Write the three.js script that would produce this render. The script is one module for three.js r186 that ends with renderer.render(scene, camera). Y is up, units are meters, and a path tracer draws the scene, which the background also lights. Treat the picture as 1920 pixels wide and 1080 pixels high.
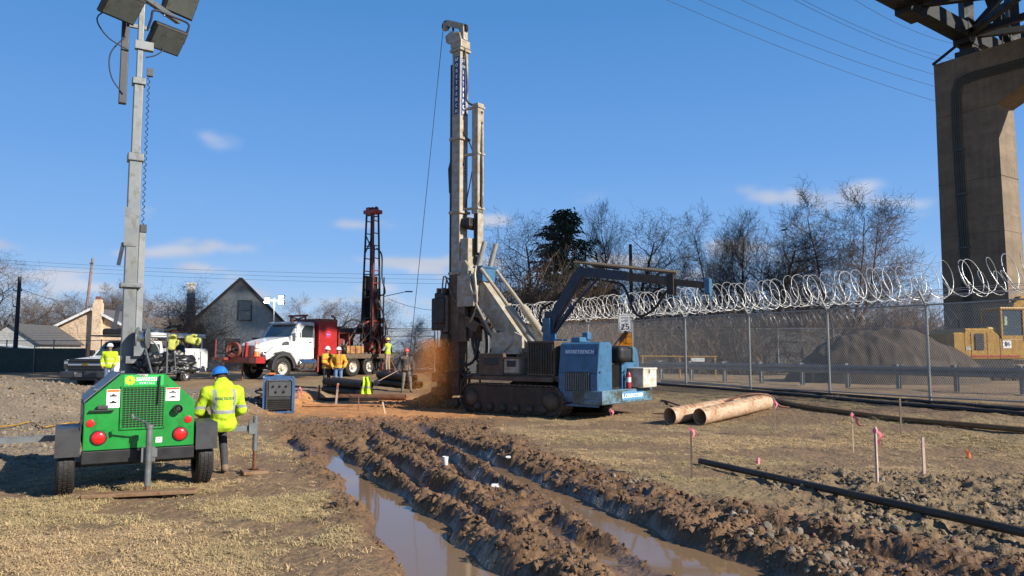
import * as THREE from 'three';
import { mergeGeometries } from 'three/addons/utils/BufferGeometryUtils.js';
import { RoundedBoxGeometry } from 'three/addons/geometries/RoundedBoxGeometry.js';

// ---------------------------------------------------------------- camera, sky, sun, exposure
const scene = new THREE.Scene();
const renderer = new THREE.WebGLRenderer({ antialias: true });
renderer.toneMapping = THREE.LinearToneMapping;
renderer.toneMappingExposure = 1.6;
renderer.shadowMap.enabled = true;
renderer.setSize(1024, 576);
const EYE = 1.8, FOC = 1400, PITCH = Math.atan((658 - 540) / FOC);
const camera = new THREE.PerspectiveCamera(2 * Math.atan(540 / FOC) * 180 / Math.PI, 16 / 9, 0.1, 3000);
camera.position.set(0, EYE, 0);
camera.rotation.set(PITCH, 0, 0);
scene.add(camera);

function rng(seed) { let s = seed >>> 0; return () => { s = (s + 0x6d2b79f5) | 0; let t = Math.imul(s ^ (s >>> 15), 1 | s); t = (t + Math.imul(t ^ (t >>> 7), 61 | t)) ^ t; return ((t ^ (t >>> 14)) >>> 0) / 4294967296; }; }
const h2 = (i, j, k = 0) => { let t = (Math.imul(i, 374761393) + Math.imul(j, 668265263) + Math.imul(k, 1274126177)) | 0; t = Math.imul(t ^ (t >>> 13), 1274126177); return ((t ^ (t >>> 16)) >>> 0) / 4294967296; };
const sm = (t) => t * t * (3 - 2 * t), clamp = (v, a = 0, b = 1) => Math.min(b, Math.max(a, v)), lerp = (a, b, t) => a + (b - a) * t;
const sstep = (a, b, v) => sm(clamp((v - a) / (b - a)));
function n2(x, y, k = 0, per = 0) {
  const i = Math.floor(x), j = Math.floor(y), u = sm(x - i), v = sm(y - j), w = per ? (a) => ((a % per) + per) % per : (a) => a;
  return lerp(lerp(h2(w(i), w(j), k), h2(w(i + 1), w(j), k), u), lerp(h2(w(i), w(j + 1), k), h2(w(i + 1), w(j + 1), k), u), v);
}
function fbm(x, y, o = 4, k = 0, per = 0) { let a = 0, s = 0.5, t = 0; for (let q = 0; q < o; q++) { a += s * n2(x, y, k + q * 7, per); t += s; x *= 2; y *= 2; if (per) per *= 2; s *= 0.5; } return a / t; }
function n3(x, y, z, k = 0) { const j = Math.floor(z), v = sm(z - j); return lerp(n2(x, y, k + j * 31), n2(x, y, k + (j + 1) * 31), v); }
function fbm3(x, y, z, o = 4, k = 0) { let a = 0, s = 0.5, t = 0; for (let q = 0; q < o; q++) { a += s * n3(x, y, z, k + q * 7); t += s; x *= 2.02; y *= 2.02; z *= 2.02; s *= 0.5; } return a / t; }

const SUN_AZ = new THREE.Vector2(0.86, 0.51).normalize(), SUN_EL = 29 * Math.PI / 180;
const sunDir = new THREE.Vector3(SUN_AZ.x * Math.cos(SUN_EL), Math.sin(SUN_EL), SUN_AZ.y * Math.cos(SUN_EL));
{
  const W = 1280, H = 640, d = new Float32Array(W * H * 4);
  const stops = [[0, .60, .73, .88], [.06, .39, .60, .89], [.13, .25, .48, .87], [.25, .155, .375, .80], [.42, .085, .275, .64], [.7, .05, .18, .46], [1, .035, .13, .36]];
  for (let j = 0; j < H; j++) {
    const el = ((j + 0.5) / H - 0.5) * Math.PI, sy = Math.sin(el), cy = Math.cos(el), e = clamp(sy);
    let q = 0; while (q < stops.length - 2 && stops[q + 1][0] < e) q++;
    const t = clamp((e - stops[q][0]) / (stops[q + 1][0] - stops[q][0])), c = [1, 2, 3].map((k) => lerp(stops[q][k], stops[q + 1][k], t));
    for (let i = 0; i < W; i++) {
      const az = ((i + 0.5) / W - 0.5) * 2 * Math.PI, x = Math.cos(az) * cy, z = Math.sin(az) * cy;
      let cl = 0, br = 1;
      if (sy > 0) {
        const k = 1 / (sy + 0.10), u = x * k * 2.5 + 3.7, v = z * k * 2.5 + 1.3;
        const f = fbm(u * 0.9, v * 0.9, 6, 3) * 0.72 + fbm3(x * 9, sy * 26, z * 9, 5, 9) * 0.28;
        const th = lerp(0.50, 0.70, sstep(0.03, 0.30, sy));
        cl = sstep(th, th + 0.10, f) * lerp(0.85, 0.45, sstep(0.05, 0.4, sy)); br = 0.80 + 0.5 * fbm3(x * 14 + 5, sy * 40, z * 14, 4, 5) - 0.12;
      }
      const o = (j * W + i) * 4, C = [.66 * br, .68 * br, .76 * br];
      for (let k = 0; k < 3; k++) d[o + k] = lerp(c[k], C[k], cl) / 1.6;
      d[o + 3] = 1;
    }
  }
  const sky = new THREE.DataTexture(d, W, H, THREE.RGBAFormat, THREE.FloatType);
  sky.mapping = THREE.EquirectangularReflectionMapping; sky.magFilter = THREE.LinearFilter; sky.needsUpdate = true;
  scene.background = sky; scene.environment = sky;
}
const sun = new THREE.DirectionalLight(new THREE.Color(1, 0.93, 0.82), 5);
sun.position.copy(sunDir).multiplyScalar(90).add(new THREE.Vector3(0, 0, -25)); sun.target.position.set(0, 0, -25);
sun.castShadow = true; sun.shadow.mapSize.set(4096, 4096); sun.shadow.radius = 1;
Object.assign(sun.shadow.camera, { left: -70, right: 70, top: 60, bottom: -60, near: 1, far: 260 });
scene.add(sun, sun.target);

// ---------------------------------------------------------------- geometry and naming helpers
const V = (x, y, z) => new THREE.Vector3(x, y, z);
const taken = new Map();
function numbered(name) { const k = taken.get(name) ?? 0; taken.set(name, k + 1); return k ? name + '_' + String(k).padStart(3, '0') : name; }
function clean(g) { g = g.index ? g.toNonIndexed() : g; for (const k of Object.keys(g.attributes)) if (!['position', 'normal', 'uv', 'color'].includes(k)) g.deleteAttribute(k); if (!g.attributes.uv) g.setAttribute('uv', new THREE.BufferAttribute(new Float32Array(g.attributes.position.count * 2), 2)); return g; }
function boxUV(g, s = 1) {
  const p = g.attributes.position, n = g.attributes.normal, u = g.attributes.uv;
  for (let i = 0; i < p.count; i++) {
    const a = Math.abs(n.getX(i)), b = Math.abs(n.getY(i)), c = Math.abs(n.getZ(i)), x = p.getX(i) * s, y = p.getY(i) * s, z = p.getZ(i) * s;
    if (b >= a && b >= c) u.setXY(i, x, z); else if (a >= c) u.setXY(i, z + .37, y); else u.setXY(i, x + .71, y);
  }
  return g;
}
function merge(gs) { gs = [gs].flat(9).map(clean); const col = gs.some((g) => g.attributes.color); if (col) for (const g of gs) if (!g.attributes.color) g.setAttribute('color', new THREE.BufferAttribute(new Float32Array(g.attributes.position.count * 3).fill(1), 3)); return gs.length === 1 ? gs[0] : mergeGeometries(gs); }
function obj(name, geos, m, parent = scene, keepUV = false) {
  const g = merge(geos); if (!keepUV) boxUV(g);
  const o = new THREE.Mesh(g, m); o.name = parent === scene ? numbered(name) : name; o.castShadow = o.receiveShadow = true; parent.add(o); return o;
}
const put = (o, [x, y, z] = [0, 0, 0], ry = 0, rx = 0, rz = 0) => { o.position.set(x, y, z); o.rotation.set(rx, ry, rz, 'YXZ'); return o; };
function tag(o, label, category, group, kind) { if (label) o.userData.label = label; if (category) o.userData.category = category; if (group) o.userData.group = group; if (kind) o.userData.kind = kind; return o; }
function thing(name, label, category, pos, ry = 0, group) { const o = new THREE.Group(); o.name = numbered(name); scene.add(o); put(o, pos, ry); return tag(o, label, category, group); }
function dup(root, pos, ry, label, group, s = 1) { const r = root.clone(); r.name = numbered(root.name.replace(/_\d{3}$/, '')); scene.add(r); put(r, pos, ry); if (s.length) r.scale.set(...s); else r.scale.setScalar(s); r.userData = { ...root.userData }; if (label) r.userData.label = label; if (group) r.userData.group = group; return r; }
const tf = (g, x = 0, y = 0, z = 0, rx = 0, ry = 0, rz = 0) => { g.applyMatrix4(new THREE.Matrix4().compose(V(x, y, z), new THREE.Quaternion().setFromEuler(new THREE.Euler(rx, ry, rz, 'YXZ')), V(1, 1, 1))); return g; };
const bx = (w, h, d, x = 0, y = 0, z = 0, rx = 0, ry = 0, rz = 0) => tf(new THREE.BoxGeometry(w, h, d), x, y, z, rx, ry, rz);
const rb = (w, h, d, r, x = 0, y = 0, z = 0, rx = 0, ry = 0, rz = 0) => tf(new RoundedBoxGeometry(w, h, d, 2, Math.min(r, w / 2.01, h / 2.01, d / 2.01)), x, y, z, rx, ry, rz);
function rod(a, b, r = .03, n = 8, r2 = r, open = false) {
  a = V(...a); b = V(...b); const d = b.clone().sub(a), L = d.length(), g = new THREE.CylinderGeometry(r2, r, L, n, 1, open);
  g.applyQuaternion(new THREE.Quaternion().setFromUnitVectors(V(0, 1, 0), d.divideScalar(L))); g.translate((a.x + b.x) / 2, (a.y + b.y) / 2, (a.z + b.z) / 2); return g;
}
function bar(a, b, w = .1, h = w, roll = 0) {           // a box beam from a to b
  a = V(...a); b = V(...b); const d = b.clone().sub(a), L = d.length(), g = new THREE.BoxGeometry(w, h, L); g.rotateZ(roll);
  const m = new THREE.Matrix4().lookAt(b, a, Math.abs(d.y) > .999 * L ? V(1, 0, 0) : V(0, 1, 0)); g.applyMatrix4(m); g.translate((a.x + b.x) / 2, (a.y + b.y) / 2, (a.z + b.z) / 2); return g;
}
const tube = (pts, r = .02, seg = pts.length * 6, n = 6, closed = false) => new THREE.TubeGeometry(new THREE.CatmullRomCurve3(pts.map((p) => V(...p)), closed), seg, r, n, closed);
function prism(pts, depth, bevel = 0) {                 // polygon in xy, extruded from z = -depth/2 to depth/2
  const s = new THREE.Shape(pts.map(([x, y]) => new THREE.Vector2(x, y)));
  const g = new THREE.ExtrudeGeometry(s, { depth: depth - 2 * bevel, bevelEnabled: bevel > 0, bevelSize: bevel, bevelThickness: bevel, bevelSegments: 1, bevelOffset: -bevel, steps: 1 }); g.translate(0, 0, -depth / 2 + bevel); return g;
}
function pipeGeo(r, t, L, n = 28) {                     // hollow pipe along z, centred
  const pts = [[r - t, -L / 2], [r, -L / 2], [r, L / 2], [r - t, L / 2], [r - t, -L / 2]].map((p) => new THREE.Vector2(...p));
  const g = new THREE.LatheGeometry(pts, n).toNonIndexed(); g.computeVertexNormals(); g.rotateX(Math.PI / 2); return g;
}
const lathe = (pts, n = 20) => new THREE.LatheGeometry(pts.map((p) => new THREE.Vector2(...p)), n);
const wheelX = (pts, n = 32) => { const g = lathe(pts, n); g.rotateZ(-Math.PI / 2); return g; };   // profile (radius, across) turned about x

// ---------------------------------------------------------------- textures and materials
function dataTex(n, f, srgb) {
  const d = new Uint8Array(n * n * 4);
  for (let j = 0; j < n; j++) for (let i = 0; i < n; i++) { const c = f(i / n, j / n), o = (j * n + i) * 4; for (let k = 0; k < 3; k++) d[o + k] = 255 * clamp(c.length ? c[k] : c); d[o + 3] = 255; }
  const t = new THREE.DataTexture(d, n, n); t.magFilter = THREE.LinearFilter; t.minFilter = THREE.LinearMipmapLinearFilter; t.generateMipmaps = true; t.wrapS = t.wrapT = THREE.RepeatWrapping; if (srgb) t.colorSpace = THREE.SRGBColorSpace; t.needsUpdate = true; return t;
}
const rep = (t, s) => { const c = t.clone(); c.repeat.set(s, s); c.needsUpdate = true; return c; };
const tGrime = dataTex(512, (u, v) => { const a = fbm(u * 6, v * 6, 5, 1, 6), b = fbm(u * 24, v * 24, 4, 2, 24), c = sstep(.62, .8, fbm(u * 10, v * 10, 4, 5, 10)); const g = .84 + .18 * a + .08 * (b - .5) - .09 * c; return [g, g * (1 - .03 * c), g * (1 - .08 * c)]; }, true);
const tMuddy = dataTex(512, (u, v) => { const a = sstep(.30, .75, fbm(u * 7, v * 7, 6, 11, 7)), b = fbm(u * 40, v * 40, 3, 12, 40), k = .93 + .22 * (b - .5); return [lerp(.98, .87, a) * k, lerp(.98, .80, a) * k, lerp(.98, .70, a) * k]; }, true);
const tRust = dataTex(512, (u, v) => { const a = fbm(u * 5, v * 5, 6, 21, 5), b = fbm(u * 36, v * 36, 4, 22, 36); const t = sstep(.35, .7, a * .6 + b * .4); return [lerp(1, .72, t), lerp(.97, .52, t), lerp(.93, .36, t)]; }, true);
const tRough = dataTex(256, (u, v) => .55 + .5 * fbm(u * 8, v * 8, 5, 31, 8));
const tBump = dataTex(512, (u, v) => fbm(u * 32, v * 32, 5, 41, 32));
const tEarth = dataTex(1024, (u, v) => { const a = fbm(u * 90, v * 90, 4, 51, 90), b = fbm(u * 12, v * 12, 5, 52, 12), s = sstep(.70, .78, fbm(u * 150, v * 150, 2, 53, 150)); const k = .80 + .34 * (a - .5) + .16 * (b - .5) + .14 * s; return [k, k * .99, k * .97]; }, true);
const tConc = dataTex(512, (u, v) => { const a = fbm(u * 4, v * 9, 5, 61, 4), b = fbm(u * 60, v * 60, 3, 62, 60), st = fbm(u * 26, v * 2, 3, 63, 26); const k = .70 + .26 * a + .10 * (b - .5) + .16 * (st - .5); return [k, k * .97, k * .92]; }, true);
const dim = (c) => { const k = Math.max(...c) < .68 ? .76 : 1; return [c[0] * k, c[1] * k, c[2] * k]; };
const L = (r, g, b) => new THREE.Color().setRGB(r, g, b);
function mat(name, c, rough = .7, metal = 0, tex = tGrime, o = {}) { return Object.assign(new THREE.MeshStandardMaterial({ name, color: L(...dim(c)), roughness: rough, metalness: metal, map: tex, roughnessMap: o.rm === 0 ? null : tRough, side: THREE.DoubleSide }), o.bump ? { bumpMap: o.bt || tBump, bumpScale: o.bump } : {}, o.set || {}); }
function paint(name, c, rough = .45, tex = tGrime, cc = .25) { return new THREE.MeshPhysicalMaterial({ name, color: L(...dim(c)), roughness: rough, map: tex, roughnessMap: tRough, clearcoat: cc, clearcoatRoughness: .35, side: THREE.DoubleSide }); }
const M = {
  green: paint('green paint', [.013, .33, .046], .42), black: mat('black paint', [.022, .022, .024], .55), rubber: mat('rubber', [.022, .021, .02], .88, 0, tMuddy), galv: mat('galvanised steel', [.25, .27, .275], .55, .35), steel: mat('bright steel', [.6, .6, .6], .3, .9, tGrime),
  rusty: mat('rusty steel', [.22, .11, .06], .85, .1, tRust, { bump: .003 }), wood: mat('weathered plank', [.30, .20, .12], .9, 0, tRust), stake: mat('stake wood', [.60, .42, .29], .85), redLens: new THREE.MeshPhysicalMaterial({ name: 'red lens', color: L(.52, .012, .012), roughness: .25, clearcoat: .8 }),
  white: paint('white paint', [.74, .74, .72], .4), whiteDirty: paint('dirty white paint', [.70, .69, .65], .5, tMuddy, .1), chrome: mat('chrome', [.7, .7, .72], .18, 1, null, { rm: 0 }), glass: new THREE.MeshPhysicalMaterial({ name: 'dark window glass', color: L(.03, .04, .045), roughness: .06, clearcoat: 1 }),
  red: paint('red paint', [.52, .025, .022], .5), redRust: mat('worn red paint', [.30, .055, .04], .7, .1, tRust), orange: mat('orange plastic', [.85, .17, .03], .55), rigCream: paint('cream rig paint', [.60, .56, .47], .5, tMuddy, .1), rigDirt: mat('mud caked steel', [.18, .135, .095], .9, 0, tMuddy, { bump: .008 }),
  rigBlue: paint('blue rig paint', [.062, .185, .345], .5, tGrime, .2), rigDark: mat('dark greasy steel', [.055, .048, .042], .6, .3, tMuddy), hose: mat('black hose', [.03, .028, .026], .6, 0, tMuddy), hoseTan: mat('dusty hose', [.30, .24, .17], .85, 0, tMuddy), yellow: paint('yellow paint', [.62, .36, .03], .5, tMuddy, .1),
  hivis: mat('lime fabric', [.5, .72, .02], .85, 0, tGrime, { bump: .004 }), silver: mat('reflective tape', [.42, .43, .44], .5, .2), navy: mat('navy cloth', [.03, .04, .07], .9), pink: mat('pink ribbon', [.88, .22, .30], .7), darkGrey: mat('dark grey plastic', [.06, .062, .066], .6), concrete: mat('pier concrete', [.34, .265, .185], .92, 0, rep(tConc, .22), { bump: .006 }),
  blackPlastic: mat('black plastic sheet', [.018, .018, .02], .4, 0, null), blueHat: new THREE.MeshPhysicalMaterial({ name: 'blue shell', color: L(.02, .16, .60), roughness: .35, clearcoat: .4 }), whiteHat: new THREE.MeshPhysicalMaterial({ name: 'white shell', color: L(.78, .78, .76), roughness: .4, clearcoat: .3 }), redHat: new THREE.MeshPhysicalMaterial({ name: 'red shell', color: L(.55, .07, .05), roughness: .45 }), yellowHat: new THREE.MeshPhysicalMaterial({ name: 'yellow shell', color: L(.62, .40, .08), roughness: .45 }),
};
// A word or mark as print on a thin plate: CanvasTexture, drawn by f(ctx, w, h)
function printMat(name, w, h, f, rough = .55) { const c = document.createElement('canvas'); c.width = w; c.height = h; const x = c.getContext('2d'); f(x, w, h); const t = new THREE.CanvasTexture(c); t.colorSpace = THREE.SRGBColorSpace; t.magFilter = THREE.LinearFilter; return new THREE.MeshStandardMaterial({ name, map: t, roughness: rough }); }
function plate(name, w, h, m, parent, pos, ry = 0, rx = 0, t = .004, rz = 0) {   // thin printed plate whose +z face carries the print
  const face = new THREE.PlaneGeometry(w, h); face.translate(0, 0, t / 2 + .0005); const back = new THREE.BoxGeometry(w, h, t), g = mergeGeometries([clean(face), clean(back)], true);
  const o = new THREE.Mesh(g, [m, M.darkGrey]); o.name = name; put(o, pos, ry, rx, rz); o.castShadow = o.receiveShadow = true; parent.add(o); return o;
}

// ---------------------------------------------------------------- layout: a pixel of the photograph to the ground
function ray(px, py) { return V((px - 960) / FOC, -(py - 540) / FOC, -1).applyAxisAngle(V(1, 0, 0), PITCH); }
const at = (px, py, depth) => { const r = ray(px, py); r.multiplyScalar(depth / -r.z); return V(r.x, r.y + EYE, r.z); };
const FX = 11.1, FZ = -20, FDX = -.508, FDZ = -.862;                            // the razor wire fence: a post and the direction it runs
const fenceSide = (x, z) => (x - FX) * -.862 + (z - FZ) * .508;                 // metres on this side of it
function seg(pts, x, z) {                                                        // distance to a polyline, and the value carried along it
  let best = 1e9, val = 0, side = 0, run = 0, arc = 0;
  for (let i = 0; i < pts.length - 1; i++) { const a = pts[i], b = pts[i + 1], dx = b[0] - a[0], dz = b[1] - a[1], t = clamp(((x - a[0]) * dx + (z - a[1]) * dz) / (dx * dx + dz * dz)), ex = x - a[0] - dx * t, ez = z - a[1] - dz * t, q = ex * ex + ez * ez; if (q < best) { best = q; val = lerp(a[2] ?? 1, b[2] ?? 1, t); side = Math.sign(ex * dz - ez * dx); arc = run + t * Math.hypot(dx, dz); } run += Math.hypot(dx, dz); }
  return [Math.sqrt(best), val, side, arc];
}
const RUTS = [ // [half width, depth, berm, points x z strength]
  [.37, .25, .12, [[-3.9, -15.4, .35], [-3.45, -14.2, .6], [-2.7, -12.2, .7], [-1.9, -10.2, .85], [-1.13, -8.34, 1.05], [-.52, -6.6, 1.2], [-.1, -5.4, 1.25], [.5, -3.5, 1.3]]],
  [.31, .22, .13, [[-2.4, -19, .3], [-1.6, -16, .6], [-.9, -14, .7], [-.17, -11.9, .75], [.69, -9.6, .95], [1.32, -7.7, 1.15], [1.74, -6.6, 1.35], [2.3, -5.4, 1.5], [3.1, -3.5, 1.5]]],
  [.17, .17, .17, [[-3.2, -16.5, .4], [-2.57, -13.85, .8], [-1.75, -11.9, 1], [-1.1, -10.2, 1], [-.5, -8.8, .9], [.1, -7.4, .5]]],
  [.17, .16, .16, [[-3.3, -18.6, .4], [-2.4, -15.6, .8], [-1.2, -13.1, 1], [-.5, -11, .9], [.15, -9.4, .5]]],
  [.16, .15, .09, [[-4.7, -16, .6], [-4.2, -14.4, 1], [-3.7, -13.4, .3]]],
  [.30, .13, .08, [[.2, -8.4, .3], [.9, -6.9, 1], [1.25, -6, 1], [1.8, -4.6, 1]]],
  [.24, .12, .07, [[2.0, -9.2, .3], [2.7, -8, 1], [3.3, -6.9, 1], [4, -5.6, 1], [5, -4, 1]]],
];
const RIDGE = [[-1.7, -17, .4], [-1.1, -15.2, .8], [0, -13.1, 1], [.75, -11.4, 1], [1.46, -10.1, 1.1], [2.0, -8.6, .8], [2.6, -7.2, .4]];
const mudL = [[-.1, -3], [-.45, -4.4], [-.95, -5.97], [-1.78, -8.34], [-3.3, -12.0], [-4.9, -16], [-6.2, -20], [-7, -24]], mudR = [[6, -3], [5.2, -5.5], [3.9, -7.6], [2.9, -9.0], [1.95, -10.4], [1.1, -12.4], [.3, -15], [-.6, -18.5], [-.8, -21], [-.4, -24]];
const edge = (pl, z) => { for (let i = 0; i < pl.length - 1; i++) if (z <= pl[i][1] && z >= pl[i + 1][1]) return lerp(pl[i][0], pl[i + 1][0], (z - pl[i][1]) / (pl[i + 1][1] - pl[i][1])); return z > -3 ? pl[0][0] : pl[pl.length - 1][0]; };
function surf(x, z) {                                                            // height, mud, churned, orange, gravel, wet
  const d = -z, w = fbm(x * 1.3, z * 1.3, 3, 71), nz = (fbm(x * .8, z * .8, 3, 72) - .5);
  const s = fenceSide(x, z), r1 = .5 * (1 - sstep(1, 7.5, s)) * sstep(6, 14, d), back = .45 * sstep(28, 37, d) * (1 - sstep(-2, 6, x));
  let h = Math.max(r1, back) + (d > 40 ? (fbm(x * .04, z * .04, 3, 73) - .5) * .3 : 0);
  let mud = 0, churn = 0, orange = 0, gravel = 0, wet = 0;
  const fine = d < 45;
  if (d > 0 && d < 26 && Math.abs(x) < 14) {
    const inL = sstep(-.35, .25, x - edge(mudL, z) + nz * .9), inR = sstep(-.35, .35, edge(mudR, z) - x + nz * 1.2), far = 1 - sstep(19, 22.5, d + nz * 3);
    mud = inL * inR * far;
    churn = sstep(2.6, 3.6, x + nz * 1.4) * (1 - sstep(10.2, 12.2, d + nz * 2)) * (1 - mud);
    let rut = 0, berm = 0;
    for (const [hw, dep, bm, pts] of RUTS) {
      const [q, k, sd, arc] = seg(pts, x + (w - .5) * .34, z + (n2(x * 1.1, z * 1.1, 8) - .5) * .2); if (q > 1.6) continue;
      const wd = hw * k * (.62 + .72 * n2(x * 1.5, z * 1.5, 5)), a = Math.exp(-Math.pow(q / wd, 4)) * Math.min(1, k) * (.66 + .6 * n2(x * .8 + 3, z * .8, 6)); rut = Math.max(rut, a * dep);
      const cleat = Math.pow(.5 + .5 * Math.sin(arc * 27 + 3 * n2(x * 2, z * 2, 7) + sd * 1.5), 2) * sstep(.35, .6, n2(arc * .9, hw * 9, 12));
      berm = Math.max(berm, bm * Math.min(1, k) * Math.exp(-Math.pow((q - hw * 1.65) / (hw * .7), 2)) * (.15 + 1.3 * fbm(x * 3.2, z * 3.2, 3, 74)) * (1 - .55 * cleat));
    }
    const [rq, rk, rs, ra] = seg(RIDGE, x + (w - .5) * .3, z);
    const rid = .20 * rk * Math.exp(-Math.pow(rq / (rs > 0 ? .34 : .2), 2)) * (.2 + 1.3 * fbm(x * 2.6, z * 2.6, 3, 75)) * (.72 + .28 * Math.sin(ra * 24 + 4 * n2(x * 2, z * 2, 9)));
    const lump = fbm(x * 5, z * 5, 4, 76), cl = Math.abs(fbm(x * 9, z * 9, 3, 77) - .5) * 2, big = fbm(x * 2.1 + 7, z * 2.1, 3, 84), clod = Math.abs(fbm(x * 15, z * 15, 3, 85) - .5) * 2;
    const dry = 1 - clamp(rut / .09);
    h += mud * ((berm + rid) * .58 * dry + (lump - .42) * .13 * dry + (big - .46) * .13 * dry + (cl - .3) * .085 * dry + (clod - .25) * .045 * dry) - rut * Math.max(mud, .6) + .006 * mud;
    h += churn * ((lump - .42) * .16 + (cl - .25) * .09 + (clod - .25) * .05);
    wet = mud * sstep(.02, .14, rut) + .75 * mud * sstep(.42, .58, fbm(x * .9, z * .9, 3, 78));
    mud = Math.max(mud, sstep(.01, .06, rut));
  }
  if (fine) {
    h += (fbm(x * 2.2, z * 2.2, 4, 79) - .5) * .06 + (fbm(x * 12, z * 12, 2, 80) - .5) * .025;
    const ox = x + 2.3, oz = z + 24.6, q = Math.hypot(ox * .8, oz); orange = 1 - sstep(3.2, 5.8, q + nz * 2.4);
    orange *= sstep(-9, -7, x);
    const ph = Math.hypot(x + 2.55, (z + 25.2)) ; h += .42 * Math.pow(clamp(1 - ph / 1.25), 1.25) * (.75 + .5 * fbm(x * 5, z * 5, 3, 81));
    gravel = (1 - sstep(-8, -6.6, x + nz * 2)) * sstep(10.6, 12.4, d + nz * 2) * (1 - sstep(29, 33, d));
    { const hq = Math.hypot((x + 13.4) / 3.6, (z + 19.6) / 3.0); if (hq < 1.2) { const k = Math.pow(clamp(1 - hq * hq * .8), 1.5); h += k * (.72 + .5 * (fbm(x * 1.3, z * 1.3, 4, 86) - .5)); gravel = Math.max(gravel, sstep(.02, .2, k)); } }
    h += gravel * (.16 * fbm(x * 1.1, z * 1.1, 3, 82) + .10 * (fbm(x * 6, z * 6, 3, 83) - .4)) + .25 * gravel * sstep(15, 19, d) * (1 - sstep(28, 32, d));
  }
  return { h, mud, churn, orange, gravel, wet };
}
const H = (x, z) => surf(x, z).h;
function gp(px, py) { const r = ray(px, py); let t = 3, p; for (let i = 0; i < 1500; i++) { t *= 1.004; p = V(r.x * t, EYE + r.y * t, r.z * t); if (p.y <= H(p.x, p.z)) return p; if (t > 300) break; } return p; }
const onG = (x, z, dy = 0) => [x, H(x, z) + dy, z];

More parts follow.
